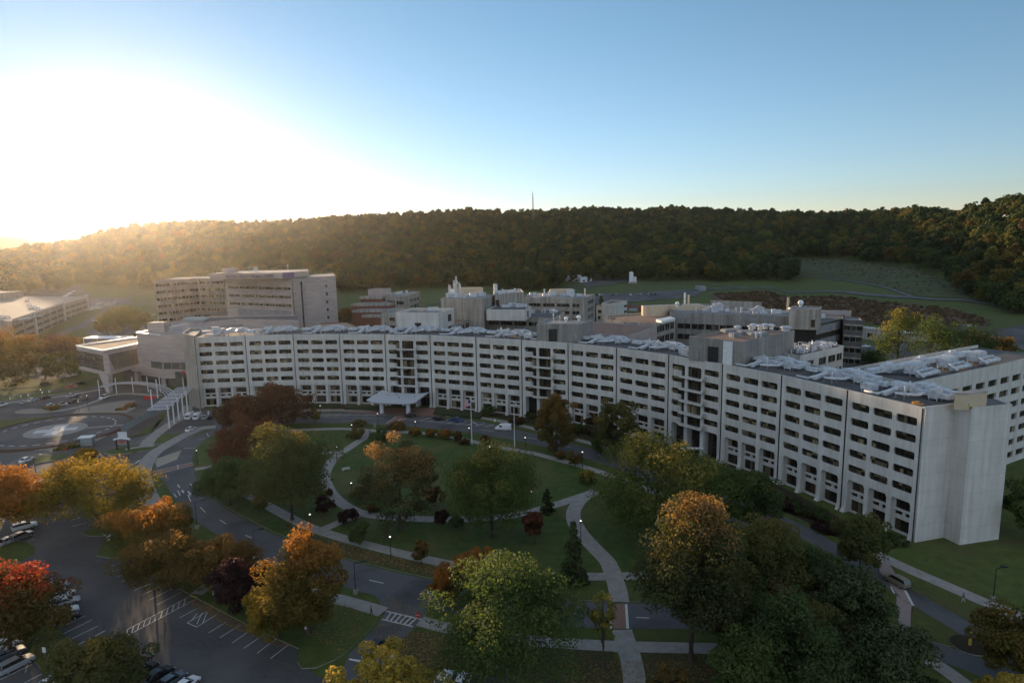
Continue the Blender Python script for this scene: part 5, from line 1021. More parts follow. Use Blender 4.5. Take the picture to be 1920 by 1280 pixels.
def crown_mesh(name, seed, rx, ry, rz, cz, ncl, nlf, leaf, mats, shape='round', ripe=.5, rc=.30, ctr=None):
    r = np.random.default_rng(seed); N = ncl
    d = r.normal(size=(N, 3)); d /= np.linalg.norm(d, axis=1)[:, None]; rad_ = r.uniform(.35, .86, N)**.7
    c = d*rad_[:, None]
    if shape == 'round': c[:, 2] = np.where(c[:, 2] < -.35, c[:, 2]*.75, c[:, 2]); c[:, :2] *= (1+.22*np.sin(np.arctan2(d[:, 0], d[:, 1])*3+seed))[:, None]
    rcl = rc*r.uniform(.65, 1.2, N)
    if shape == 'cone':
        t = r.random(N)**1.3; z = -1+2*t; a = r.uniform(0, 6.283, N); q = (1-t)**.85*r.uniform(.45, .95, N); c = np.stack([q*np.cos(a), q*np.sin(a), z], 1); rcl = (.14+.20*(1-t))*r.uniform(.8, 1.1, N)
    if shape == 'loose': c *= 1.05; rcl *= .72
    if shape != 'cone' and N >= 30:   # gather the leaf clumps on a handful of big boughs
        nb = 6+int(seed) % 4 if N < 90 else 9+int(seed) % 5; bd = r.normal(size=(nb, 3)); bd[:, 2] = np.abs(bd[:, 2])*1.1-.55; bd /= np.linalg.norm(bd, axis=1)[:, None]; bc = bd*r.uniform(.42, .66, nb)[:, None]; bc[0] = (0, 0, .45)
        br = r.uniform(.30, .46, nb); w = r.integers(0, nb, N); q = r.normal(size=(N, 3)); q[:, 2] += .3; q /= np.linalg.norm(q, axis=1)[:, None]
        lb = bc[w]+q*(br[w]*r.uniform(.5, 1.0, N))[:, None]; keep = r.random(N) < .36; c = np.where(keep[:, None], c, lb); rcl = rcl*.82
    S_ = np.array([rx, ry, rz]); m = (rx+ry+rz)/3
    k = np.repeat(np.arange(N), nlf); e = r.normal(size=(N*nlf, 3)); e[:, 2] += .25; e /= np.linalg.norm(e, axis=1)[:, None]
    rr = r.uniform(.55, 1.05, N*nlf)**.6
    pos = c[k]*S_+e*(rcl[k]*rr*m)[:, None]*np.array([1, 1, .78])+np.array([0, 0, cz])
    nr = e+r.normal(size=e.shape)*.55; nr[:, 2] += .25; nr /= np.linalg.norm(nr, axis=1)[:, None]
    L = len(pos); a_ = np.cross(nr, r.normal(size=(L, 3))); a_ /= np.linalg.norm(a_, axis=1)[:, None]; b_ = np.cross(nr, a_)
    s = leaf*r.uniform(.55, 1.25, L)[:, None]*.5
    # a four sided leaf spray with a pinched tip
    V = np.stack([pos-a_*s*1.1, pos-b_*s*.8+nr*s*.15, pos+a_*s*1.2, pos+b_*s*.8+nr*s*.15], 1).reshape(-1, 3)
    me = bpy.data.meshes.new(name); me.vertices.add(4*L); me.vertices.foreach_set('co', V.ravel().astype(np.float32)); me.loops.add(4*L); me.loops.foreach_set('vertex_index', np.arange(4*L, dtype=np.int32))
    me.polygons.add(L); me.polygons.foreach_set('loop_start', np.arange(0, 4*L, 4, dtype=np.int32)); me.polygons.foreach_set('loop_total', np.full(L, 4, dtype=np.int32))
    ti = np.clip(r.random(N)[k]*.75+r.random(L)*.35, 0, 1); hz = (pos[:, 2]-cz)/rz
    rp_ = np.clip((hz-(1-2*ripe)+r.normal(size=N)[k]*.28+r.normal(size=L)*.12)*1.6, 0, 1)
    for nm, ar in (('tint', ti), ('ripe', rp_)):
        at = me.attributes.new(nm, 'FLOAT', 'POINT'); at.data.foreach_set('value', np.repeat(ar, 4).astype(np.float32))
    me.materials.append(mats); me.update(); me.validate()
    return me, c*S_+np.array([0, 0, cz])
def trunk_mb(h, r, tips, seed, lean=.02):
    rn = random.Random(seed); b = MB(); n = 6; pts = [Vector((math.sin(i*.9+seed)*lean*h*.4, math.cos(i*1.3+seed)*lean*h*.4, h*i/n)) for i in range(n+1)]; pts[0] = Vector((0, 0, -.2))
    b.tube(pts, [r*1.35]+[r*(1-.75*i/n) for i in range(1, n+1)], 8)
    for t in tips:
        s = pts[rn.randrange(2, n)]; e = Vector(t); m_ = s.lerp(e, .5)+Vector((rn.uniform(-.4, .4), rn.uniform(-.4, .4), .5)); b.tube([s, m_, e], [r*.42, r*.26, r*.08], 5)
    return b
TREES = {}
def tree(name, label, P, h, w, kind, seed, shape='round', cb=.04, ncl=90, nlf=175, leaf=.5, ripe=.35, group=None, cat='tree', rc=.30, depth=None):
    root = empty(name, P, 0, label, cat, group); rz = h*(1-cb)/2; cz = h*(1+cb)/2
    me, cc = crown_mesh('crown', seed, w/2*1.06, (depth or w)/2*1.06, rz*1.08, cz, ncl, nlf, leaf, LM[kind], shape, ripe, rc)
    o = bpy.data.objects.new('crown', me); COL.objects.link(o); o.parent = root
    idx = np.random.default_rng(seed+5).choice(len(cc), min(14, len(cc)), replace=False)
    t = trunk_mb(h*.86 if shape != 'cone' else h*.95, max(.10, h*.018), [tuple(cc[i]) for i in idx] if shape != 'cone' else [], seed); t.build('trunk', [M['bark']], root, world=False)
    return root
def ptree(name, label, bx, by, ty, wpx, kind, seed, zoff=0, depthw=None, **k):
    P = G(bx, by, 0) if 'far' not in k else GT(bx, by); k.pop('far', None)
    d = math.hypot(P.x, P.y); dist = math.sqrt(d*d+(HC-P.z)**2); h = ztop(P, ty)-P.z; w = wpx/FPX*dist*.97
    # allow for the near half of the crown rising above its axis in a view from above
    h = h-w*.5*(HC/dist)*.38
    k.setdefault('leaf', .27+dist*.0011)
    return tree(name, label, P, h, w, kind, seed, **k)
# name, label, base px, base py, top py, width px, leaves
ptree('maple_tree', 'golden yellow maple with a broad crown standing in the car park island', 185, 988, 838, 172, 'golden', 1, ncl=130, cb=.04)
ptree('small_tree', 'small pale golden tree behind the broad yellow maple', 168, 884, 836, 42, 'golden', 2, ncl=36)
ptree('maple_tree', 'orange tree topping parked cars at the left edge', -8, 1012, 866, 150, 'orange', 3, ncl=110, ripe=.6)
ptree('maple_tree', 'tree with a scarlet top over the parked cars at lower left', 22, 1222, 1046, 158, 'red', 4, ncl=130, ripe=.36)
ptree('small_tree', 'round yellow green tree at the bottom left beside dark parked cars', 182, 1318, 1185, 150, 'olive', 5, ncl=90, leaf=.36)
ptree('oak_tree', 'orange topped tree at the head of the row along the car park', 285, 1052, 930, 132, 'orange', 6, ripe=.45)
ptree('oak_tree', 'orange and green tree second in the row along the car park', 325, 1102, 980, 142, 'brown', 7, ripe=.5)
ptree('oak_tree', 'rusty brown tree between the orange row and the plum coloured tree', 418, 1102, 1000, 125, 'brown', 8, ripe=.55)
ptree('plum_tree', 'dark plum leaved tree beside the crosswalk of the car park', 452, 1152, 1036, 100, 'plum', 9)
ptree('oak_tree', 'tall amber tree beside the loop road left of the stop sign', 580, 1188, 986, 142, 'orange', 10, ncl=120, ripe=.35)
ptree('oak_tree', 'lower amber tree in front of the tall amber one', 522, 1198, 1090, 105, 'golden', 11, ripe=.5)
ptree('shade_tree', 'big dark green tree on the left of the courtyard lawn', 548, 975, 784, 165, 'olive', 12, ncl=130, ripe=.15)
ptree('shade_tree', 'green tree in front of the big dark one at the lawn\'s left edge', 432, 948, 850, 98, 'green', 13)
ptree('maple_tree', 'red and orange tree by the end of the crescent drive', 470, 905, 768, 118, 'rust', 14, ripe=.75, ncl=100)
ptree('maple_tree', 'dark rust tree close to the building, left one of two', 452, 808, 738, 88, 'rust', 15)
ptree('maple_tree', 'dark rust tree close to the building, right one of two', 530, 802, 718, 118, 'rust', 16, ncl=100)
ptree('pin_oak', 'peach topped open tree in the middle of the courtyard lawn', 752, 995, 808, 145, 'peach', 17, shape='loose', ncl=110, nlf=140, ripe=.42)
ptree('shade_tree', 'dense green tree with yellowing top at the lawn centre', 922, 1008, 820, 168, 'greeny', 18, ncl=140, ripe=.22)
ptree('shade_tree', 'brownish tree standing before the curved building, left one of two', 1043, 848, 735, 90, 'brown', 19, shape='loose', ncl=80, ripe=.5)
ptree('shade_tree', 'green tree standing before the curved building, right one of two', 1155, 856, 736, 92, 'olive', 20, shape='loose', ncl=80)
ptree('shade_tree', 'largest green tree with a sunlit yellow top before the curved building', 1232, 1014, 796, 235, 'greeny', 21, ncl=170, ripe=.36, nlf=190)
ptree('shade_tree', 'dark green tree merging into the right side of the largest tree', 1345, 990, 850, 145, 'green', 22, ncl=100)
ptree('shade_tree', 'dark green tree beside the drive right of the large tree', 1408, 985, 876, 92, 'deep', 23, ncl=70)
ptree('oak_tree', 'tall tree with a peach and gold sunlit top right of the brick crossing', 1296, 1240, 914, 172, 'peach', 24, ncl=170, nlf=190, ripe=.28, cb=.16)
ptree('shade_tree', 'brownish green tree right of the tall peach topped tree', 1425, 1158, 956, 150, 'olive', 25, ncl=130, ripe=.3)
ptree('shade_tree', 'green tree low on the right of the brick crossing', 1468, 1300, 1095, 155, 'deep', 26, ncl=120)
ptree('pine_tree', 'broad dark pine at lower right beside the pale crossing', 1588, 1228, 1048, 118, 'conifer', 27, ncl=130, shape='round', cb=.1)
ptree('pine_tree', 'pine near the right end of the curved building', 1612, 1075, 962, 95, 'olive', 28, ncl=80, cb=.1, ripe=0)
ptree('pine_tree', 'dark pine at the lower edge right of the green tree', 1665, 1330, 1165, 150, 'conifer', 29, ncl=110, cb=.1)
ptree('shade_tree', 'dark tree filling the gap under the pine at lower right', 1560, 1345, 1190, 150, 'deep', 30, ncl=90)
ptree('maple_tree', 'amber tree in the lower right corner', 1930, 1290, 1120, 130, 'orange', 31, ripe=.2, ncl=90)
ptree('maple_tree', 'yellow tree top at the bottom edge in the lower right corner', 1882, 1370, 1252, 72, 'pale', 32, ripe=.6, ncl=60)
ptree('shade_tree', 'big fresh green tree at bottom centre left of the brick crossing', 950, 1290, 1012, 268, 'green', 33, ncl=190, nlf=210, leaf=.34, rc=.26)
ptree('maple_tree', 'rusty orange tree behind the big green one at bottom centre', 886, 1130, 1018, 105, 'orange', 34, ripe=.8, shape='loose')
ptree('maple_tree', 'small rusty tree at the road edge left of the big green tree', 838, 1135, 1062, 62, 'orange', 35, ripe=.6, ncl=50)
ptree('oak_tree', 'pale yellow tree top cut by the bottom edge left of centre', 725, 1430, 1205, 200, 'pale', 36, ripe=.55, ncl=130, shape='loose')
ptree('young_spruce', 'dark narrow conifer beside the winding path', 1075, 1092, 980, 46, 'conifer', 37, shape='cone', cb=.03, ncl=90, nlf=60)
ptree('young_tree', 'thin sparse sapling with yellow leaves by the brick crossing', 1130, 1252, 1092, 62, 'pale', 38, shape='loose', ncl=34, nlf=40, cb=.25, leaf=.35)
ptree('young_tree', 'small tree turning red beside the winding path', 1003, 1018, 955, 48, 'rust', 39, ncl=36, ripe=.5)
ptree('young_spruce', 'small dark conifer beside the path junction', 1026, 960, 916, 30, 'conifer', 40, shape='cone', cb=.03, ncl=50, nlf=50)
ptree('shade_tree', 'green tree leaning in at the right edge by the end tower', 1925, 1010, 895, 75, 'green', 41, ncl=60)
ptree('young_tree', 'small brown tree at the bottom right of the brick crossing', 1262, 1345, 1235, 85, 'brown', 42, shape='loose', ncl=50)
ptree('shade_tree', 'dark olive tree between the peach topped tree and the low green one', 1372, 1215, 1040, 130, 'olive', 43, ncl=110, ripe=.2)
ptree('shade_tree', 'dark green tree above the broad pine, near the road', 1520, 1160, 1010, 120, 'deep', 44, ncl=90)
ptree('shade_tree', 'deep green tree at the bottom edge right of the low green one', 1385, 1330, 1165, 130, 'green', 45, ncl=100)
ptree('shade_tree', 'dull green tree between the broad pine and the bottom edge', 1530, 1265, 1110, 120, 'olive', 46, ncl=90, ripe=.1)
ptree('maple_tree', 'rust tree peeking between the green trees at lower right', 1462, 1215, 1085, 70, 'rust', 47, ncl=60)
# shrubs and young trees of the courtyard
SH = [(675, 1022, 975, 42, 'green', 'small green shrub by the left sidewalk under the peach tree'), (790, 1058, 1008, 34, 'brown', 'small brown shrub tree on the sidewalk edge'), (656, 980, 947, 48, 'plum', 'plum coloured shrub at the fork of the path'), (605, 962, 926, 44, 'plum', 'plum coloured shrub left of the path fork'), (486, 962, 922, 32, 'greeny', 'light green shrub near the left lawn edge'), (1102, 906, 878, 46, 'greeny', 'yellow green shrub at the right end of the lawn'),
    (668, 822, 800, 38, 'olive', 'olive shrub left of the path gate'), (712, 826, 800, 50, 'deep', 'dark green shrub right of the path gate'), (745, 806, 788, 42, 'brown', 'brownish shrub by the crossing of the drive'), (672, 800, 785, 34, 'olive', 'olive shrub on the verge of the drive'), (778, 818, 798, 26, 'orange', 'orange shrub, first of the row along the north path'), (807, 820, 800, 26, 'orange', 'orange shrub, second of the row along the north path'), (835, 823, 801, 30, 'orange', 'orange shrub, third of the row along the north path'), (858, 830, 806, 24, 'rust', 'red shrub, last of the row along the north path'),
    (873, 834, 820, 22, 'rust', 'low rust shrub at the foot of the flagpole'), (912, 836, 812, 26, 'rust', 'rust coloured shrub right of the flagpole'), (1078, 874, 840, 28, 'brown', 'small brown tree on the north path'), (1050, 862, 842, 26, 'brown', 'brown shrub near the drive lamp'), (591, 792, 762, 20, 'olive', 'slim olive shrub by the striped bays'), (598, 850, 828, 18, 'rust', 'small rust shrub on the left path'), (618, 930, 912, 18, 'rust', 'small rust shrub beside the curved path'), (680, 940, 905, 46, 'olive', 'dim olive shrub inside the curved path'),
    (700, 960, 942, 26, 'rust', 'low reddish shrub by the curved path'), (815, 950, 905, 44, 'rust', 'sparse rust shrub behind the peach tree'), (830, 985, 950, 40, 'plum', 'dark shrub between the peach tree and the green one'), (858, 990, 958, 34, 'deep', 'dark green shrub left of the dense green tree'), (1110, 800, 770, 42, 'rust', 'rust shrub against the building foot'), (916, 780, 758, 36, 'deep', 'dark shrub against the facade behind the white van'), (968, 795, 778, 42, 'rust', 'rust shrub against the facade right of the white van'), (1128, 850, 810, 56, 'deep', 'dark bushy shrub between the two facade trees'), (1060, 820, 792, 40, 'olive', 'olive shrub behind the brownish facade tree'),
    (500, 925, 905, 18, 'rust', 'tiny rust shrub on the left lawn'), (100, 768, 758, 26, 'brown', 'brown shrub in the left gravel planter'), (245, 762, 754, 24, 'brown', 'brown shrub in the right gravel planter'), (228, 768, 762, 20, 'brown', 'lower brown shrub in the right gravel planter'), (120, 842, 834, 26, 'olive', 'low green shrub in front of the helicopter pad'), (140, 838, 830, 20, 'olive', 'second low green shrub in front of the helicopter pad'),
    (312, 752, 742, 26, 'olive', 'shrub below the curved trellis'), (1480, 955, 935, 60, 'plum', 'dark red hedge shrub at the foot of the right facade'), (1545, 995, 975, 60, 'plum', 'second dark red hedge shrub at the foot of the right facade'), (1672, 1018, 998, 46, 'deep', 'rounded green bush near the right end of the facade'), (1648, 1010, 992, 36, 'deep', 'rounded green bush left of its neighbour by the facade end')]
for k, (bx, by, ty, w, kd, lb) in enumerate(SH): ptree('shrub', lb, bx, by, ty+2, w*.85, 'dull' if kd == 'rust' else kd, 100+k, cb=.04, ncl=26, nlf=60, group='garden shrubs', cat='shrub', ripe=.5)
# evergreen bushes crowding the bed at the building's foot
me0, _ = crown_mesh('bush', 900, 2.3, 1.9, 1.1, 1.0, 26, 70, .30, LM['deep'], 'round', 0, .36); me1, _ = crown_mesh('bush', 901, 2.0, 2.0, .9, .85, 26, 70, .30, LM['dull'], 'round', .3, .36)
rb = random.Random(77)
bed = smoothline(gp((990, 782), (1060, 802), (1130, 824), (1220, 856), (1320, 893), (1420, 928), (1500, 958), (1560, 988), (1640, 1022)), 6)
for k, p in enumerate(bed):
    me = me1 if k % 4 == 2 else me0; o = bpy.data.objects.new('bush', me); COL.objects.link(o); o.location = (p.x+rb.uniform(-.8, .8), p.y+rb.uniform(-.8, .8), .1); o.rotation_euler.z = rb.uniform(0, 6.28); s_ = rb.uniform(.75, 1.2); o.scale = (s_, s_, s_*rb.uniform(.8, 1.3))
    tag(o, 'dull brown bush among the bushes along the foot of the curved facade' if me is me1 else 'dark evergreen bush in the bed along the foot of the curved facade', 'bush', 'brown bushes along the facade' if me is me1 else 'evergreen bushes along the facade')
# clipped hedges against the facade
for pts, w, hh, lb in (([(560, 764), (640, 763.5), (640, 760), (560, 761)], 3, 1.0, 'clipped dark hedge left of the main entrance'), ([(645, 768), (715, 771), (722, 766), (650, 763)], 3, 1.0, 'clipped hedge bordering the lawn beside the canopy'), ([(812, 778), (900, 786), (905, 780), (818, 770)], 3, .9, 'clipped hedge right of the main entrance')):
    b = MB(); b.prism(gp(*pts), .05, hh); o = b.build('hedge', [mat('hedge_leaves', (.022, .035, .014), .95, (.04, .055, .02), 3, 8, bump=.8)]); tag(o, lb, 'hedge')
# ---- middle distance trees
FT = [(1680, 705, 566, 72, 'greeny', 'tall yellow tree behind the radial wing'), (1740, 700, 592, 105, 'deep', 'dark green tree right of the tall yellow tree'), (1805, 706, 598, 95, 'deep', 'dark broad tree behind the radial wing, further right'), (1835, 700, 622, 60, 'rust', 'rust tree at the right of the dark group behind the wing'), (1868, 690, 630, 50, 'brown', 'brownish tree at far right of the group behind the wing'), (1632, 730, 650, 60, 'deep', 'dark tree low behind the banded tower'),
    (655, 612, 574, 50, 'brown', 'brown tree in front of the brick terraces'), (680, 612, 580, 40, 'brown', 'second brown tree at the foot of the brick terraces'), (232, 640, 572, 62, 'olive', 'big dark tree beyond the entrance pavilion'), (262, 628, 578, 50, 'olive', 'dark tree between the garage road and the stone block'), (205, 632, 590, 40, 'brown', 'brownish tree by the garage road')]
for k, (bx, by, ty, w, kd, lb) in enumerate(FT): ptree('shade_tree', lb, bx, by, ty, w, kd, 200+k, ncl=80, nlf=70, ripe=.3, far=1, cb=.1)
ptree('cypress_tree', 'tall dark conifer, left of the pair beside the terraced block', 1113, 610, 562, 22, 'conifer', 230, shape='cone', cb=.02, ncl=80, nlf=50, far=1); ptree('cypress_tree', 'tall dark conifer, right of the pair beside the terraced block', 1127, 612, 558, 24, 'conifer', 231, shape='cone', cb=.02, ncl=80, nlf=50, far=1)
lt = [(8, 690, 612, 95, 'orange'), (50, 700, 620, 95, 'brown'), (95, 692, 622, 90, 'rust'), (130, 686, 628, 70, 'brown'), (30, 722, 662, 90, 'brown'), (85, 712, 660, 70, 'olive'), (150, 690, 650, 44, 'olive'), (-40, 710, 640, 90, 'orange'), (122, 712, 675, 60, 'olive'), (0, 640, 612, 40, 'orange')]
pos_words = ['orange tree at the left edge below the garage', 'brown tree below the garage corner', 'rust tree right of the brown one below the garage', 'small brown tree nearest the entrance pavilion road', 'wide brown tree nearest the lower lot at far left', 'olive tree in the middle of the autumn grove', 'small olive tree left of the pavilion', 'orange tree just outside the left edge', 'low olive tree by the lane', 'small orange tree against the garage wall']
for k, (bx, by, ty, w, kd) in enumerate(lt): ptree('shade_tree', pos_words[k], bx, by, ty, w, kd, 240+k, ncl=80, nlf=60, ripe=.4, far=1, cb=.08, group='autumn trees below the parking garage')
# ---- the wooded hill
rf = np.random.default_rng(11)
FC = []
def fleaf():
    m = leafmat('forest_leaves', (.04, .05, .02), (.07, .08, .03), tl=.28); n = m.node_tree; mx = [q for q in n.nodes if q.bl_idname == 'ShaderNodeMix' and q.blend_type == 'MIX'][0]
    oi = n.nodes.new('ShaderNodeObjectInfo'); cr = n.nodes.new('ShaderNodeValToRGB'); e = cr.color_ramp.elements; cols = [(0, (.024, .048, .018)), (.2, (.058, .088, .026)), (.36, (.028, .052, .020)), (.52, (.080, .108, .028)), (.68, (.046, .074, .026)), (.80, (.15, .15, .035)), (.92, (.19, .15, .035)), (1, (.10, .070, .028))]
    e[0].position = 0; e[0].color = (*cols[0][1], 1); e[1].position = 1; e[1].color = (*cols[-1][1], 1)
    for p, c in cols[1:-1]: x = e.new(p); x.color = (*c, 1)
    n.links.new(oi.outputs['Random'], cr.inputs[0]); hs_ = n.nodes.new('ShaderNodeHueSaturation'); hs_.inputs['Value'].default_value = .72; n.links.new(cr.outputs[0], hs_.inputs['Color'])
    n.links.new(cr.outputs[0], mx.inputs[6]); n.links.new(hs_.outputs[0], mx.inputs[7]); return m
LM['forest'] = fleaf()
NP = 7; protos = []
for k in range(NP):
    me, cc = crown_mesh('crown', 500+k, 8.0, 8.0, 8.6+(k % 3), 10.5+(k % 3)*.7, 34, 40, 1.6, LM['forest'], 'round' if k != 5 else 'loose', 0, .36)
    tm = trunk_mb(13, .32, [tuple(cc[i]) for i in range(6)], k).mesh('trunk', [M['bark']]); protos.append((me, tm))
pts_ = []
azs = np.arange(-.86, .86, .001)
rng_ = np.random.default_rng(5)
r_ = 420.0
cand = []
while r_ < 2150:
    stp = 13 if r_ < 1500 else 15; n = int(1.76*r_/stp); a = -.88+1.76*(np.arange(n)+rng_.random(n))/n; rr2 = r_+rng_.uniform(-.6, .6, n)*stp
    d0 = np.interp(a, TK[:, 0], TK[:, 1]); d1 = np.interp(a, TK[:, 0], TK[:, 3]); ok = (rr2 > d0+rng_.uniform(-12, 6, n)) & (rr2 < d1+70)
    cand.append(np.stack([a[ok], rr2[ok]], 1)); r_ += stp
cand = np.concatenate(cand); fx, fy = np.sin(cand[:, 0])*cand[:, 1], np.cos(cand[:, 0])*cand[:, 1]
# extra woods standing forward of the main edge
extra = []
def wood(pxs, n, seed, dr=60):
    r = np.random.default_rng(seed)
    for _ in range(n):
        k = r.integers(len(pxs)-1); t = r.random(); px = pxs[k][0]+(pxs[k+1][0]-pxs[k][0])*t; py = pxs[k][1]+(pxs[k+1][1]-pxs[k][1])*t; q = GT(px, py); s = 1+r.random()*dr/math.hypot(q.x, q.y); extra.append((q.x*s, q.y*s))
wood([(930, 545), (990, 547), (1040, 541), (1052, 534)], 60, 1, 60); wood([(1455, 512), (1480, 528), (1492, 516)], 16, 2, 40); wood([(1440, 529), (1490, 528)], 10, 9, 30)
wood([(0, 560), (60, 552), (130, 546)], 40, 3, 130); wood([(0, 540), (150, 538), (280, 548)], 70, 4, 200); wood([(580, 556), (700, 545)], 24, 6, 60)
wood([(1790, 545), (1850, 572), (1925, 600)], 30, 7, 50)
ex = np.array(extra); fx = np.concatenate([fx, ex[:, 0]]); fy = np.concatenate([fy, ex[:, 1]])
fz = terr(fx, fy); dist = np.hypot(fx, fy); order = np.argsort(dist); inframe = np.array([0 < PX(fx[i], fy[i], fz[i]+8)[0] < 1920 for i in order]); vis = order[inframe][:290]; visset = set(vis.tolist())
FL = {'L': 'autumn tree at the foot of the hazy hill behind the garage', 'M': 'autumn tree in the front rank of the wooded hill behind the hospital', 'R': 'autumn tree on the slope beyond the meadow at the right'}
FG = {'L': 'trees at the foot of the hazy hill', 'M': 'front trees of the wooded hill', 'R': 'trees beyond the meadow'}
crowns = []
for n_, i in enumerate(vis):
    me, tm = protos[n_ % NP]; px = PX(fx[i], fy[i], fz[i])[0]; kk = 'L' if px < 640 else 'M' if px < 1460 else 'R'
    root = empty('forest_tree', (fx[i], fy[i], fz[i]-.3), rng_.uniform(0, 6.28), FL[kk], 'tree', FG[kk]); s = rng_.uniform(.72, 1.25)*(.82 if dist[i] < 700 else 1); root.scale = (s, s, s*rng_.uniform(.9, 1.1))
    a = bpy.data.objects.new('crown', me); COL.objects.link(a); a.parent = root; b = bpy.data.objects.new('trunk', tm); COL.objects.link(b); b.parent = root
    if n_ < NP: crowns.append(a)
rest = np.array([i for i in range(len(fx)) if i not in visset]); me = bpy.data.meshes.new('distant_woodland'); me.from_pydata([(float(fx[i]), float(fy[i]), float(fz[i]-.3)) for i in rest], [], [])
at = me.attributes.new('pick', 'INT', 'POINT'); at.data.foreach_set('value', rng_.integers(0, NP, len(rest)).astype(np.int32))
at = me.attributes.new('size', 'FLOAT', 'POINT'); at.data.foreach_set('value', rng_.uniform(.68, 1.35, len(rest)).astype(np.float32))
at = me.attributes.new('turn', 'FLOAT_VECTOR', 'POINT'); tv = np.zeros((len(rest), 3), np.float32); tv[:, 2] = rng_.uniform(0, 6.28, len(rest)); at.data.foreach_set('vector', tv.ravel())
wo_ = bpy.data.objects.new('distant_woodland', me); COL.objects.link(wo_); tag(wo_, 'unbroken autumn woodland covering the long hill on the skyline', 'woodland', kind='stuff')
ng = bpy.data.node_groups.new('woodland', 'GeometryNodeTree'); ng.interface.new_socket('Geometry', in_out='INPUT', socket_type='NodeSocketGeometry'); ng.interface.new_socket('Geometry', in_out='OUTPUT', socket_type='NodeSocketGeometry')
gi = ng.nodes.new('NodeGroupInput'); go = ng.nodes.new('NodeGroupOutput'); ip = ng.nodes.new('GeometryNodeInstanceOnPoints'); jn = ng.nodes.new('GeometryNodeJoinGeometry')
for c in crowns:
    oi = ng.nodes.new('GeometryNodeObjectInfo'); oi.inputs['Object'].default_value = c; oi.inputs['As Instance'].default_value = True; ng.links.new(oi.outputs['Geometry'], jn.inputs[0])
def na(nm, tp): q = ng.nodes.new('GeometryNodeInputNamedAttribute'); q.data_type = tp; q.inputs[0].default_value = nm; return [s for s in q.outputs if s.enabled and s.name == 'Attribute'][0]
ng.links.new(gi.outputs[0], ip.inputs['Points']); ng.links.new(jn.outputs[0], ip.inputs['Instance']); ip.inputs['Pick Instance'].default_value = True
ng.links.new(na('pick', 'INT'), ip.inputs['Instance Index']); ng.links.new(na('size', 'FLOAT'), ip.inputs['Scale']); ng.links.new(na('turn', 'FLOAT_VECTOR'), ip.inputs['Rotation'])
ng.links.new(ip.outputs[0], go.inputs[0]); md = wo_.modifiers.new('woodland', 'NODES'); md.node_group = ng
# tufts of scrub over the meadow
me = bpy.data.meshes.new('meadow_scrub'); rs = np.random.default_rng(9); V = []; F = []
def scrub(poly, n, h0, h1):
    P = [GT(*p) for p in poly]; k = 0
    xs = [p.x for p in P]; ys = [p.y for p in P]
    while k < n:
        x, y = rs.uniform(min(xs), max(xs)), rs.uniform(min(ys), max(ys)); c = False
        for i in range(len(P)):
            a, b = P[i], P[i-1]
            if (a.y > y) != (b.y > y) and x < (b.x-a.x)*(y-a.y)/(b.y-a.y)+a.x: c = not c
        if not c: continue
        z = T(x, y)+.2; h = rs.uniform(h0, h1); w = h*rs.uniform(.5, 1.1)
        for _ in range(5):
            a = rs.uniform(0, 6.28); dx, dy = math.cos(a)*w, math.sin(a)*w; o = len(V); ox, oy = rs.normal()*w*.4, rs.normal()*w*.4; V.extend([(x+ox-dx, y+oy-dy, z), (x+ox+dx, y+oy+dy, z), (x+ox+dx*.6, y+oy+dy*.6, z+h), (x+ox-dx*.7, y+oy-dy*.7, z+h*.8)]); F.append((o, o+1, o+2, o+3))
        k += 1
scrub([(1335, 552), (1400, 548), (1560, 556), (1700, 572), (1800, 583), (1855, 600), (1850, 612), (1700, 612), (1550, 602), (1400, 585)], 1500, .5, 2.2)
scrub([(1488, 481), (1560, 485), (1720, 502), (1790, 528), (1840, 562), (1720, 552), (1640, 530), (1560, 518)], 350, .4, 1.4)
me.from_pydata(V, [], F); me.materials.append(mat('dry_scrub', (.07, .048, .028), .95, (.12, .085, .045), .2, 6)); so2 = bpy.data.objects.new('meadow_scrub', me); COL.objects.link(so2); tag(so2, 'dry brown scrub and weeds covering the meadows on the right', 'scrub', kind='stuff')
# ================================================================= VEHICLES
PAINT = {k: mat('car_paint_'+k, c, .28, metal=.0 if k in ('white', 'red') else .35, spec=.6) for k, c in dict(white=(.72, .73, .74), silver=(.42, .43, .45), grey=(.16, .165, .17), black=(.018, .018, .02), blue=(.03, .07, .22), red=(.30, .03, .025), slate=(.10, .12, .15), tan=(.28, .24, .19)).items()}
M['carglass'] = mat('car_glass', (.012, .014, .016), .06, spec=.9); M['tyre'] = mat('tyre_rubber', (.015, .015, .015), .9); M['rim'] = mat('alloy_rim', (.45, .45, .46), .35, metal=.7)
M['head'] = mat('headlight_lens', (.75, .76, .78), .1, spec=.9); M['tail'] = mat('tail_light_lens', (.28, .01, .01), .2)
def loft(st, mats_i=0):
    """stations (x, half width, z low, z high, shoulder) -> closed hull"""
    b = MB(); V = []; n = 10
    for x, w, z0, z1, sh in st:
        h = z1-z0
        for y, z in ((-w*.86, z0), (-w, z0+h*.18), (-w, z0+h*.62), (-w*(1-sh*.5), z0+h*.9), (-w*(1-sh), z1), (w*(1-sh), z1), (w*(1-sh*.5), z0+h*.9), (w, z0+h*.62), (w, z0+h*.18), (w*.86, z0)): V.append((x, y, z))
    F = []
    for i in range(len(st)-1):
        for j in range(n): F.append((i*n+j, (i+1)*n+j, (i+1)*n+(j+1) % n, i*n+(j+1) % n))
    F.append(tuple(range(n))); F.append(tuple((len(st)-1)*n+j for j in range(n))[::-1]); b.add(V, F, mats_i); return b
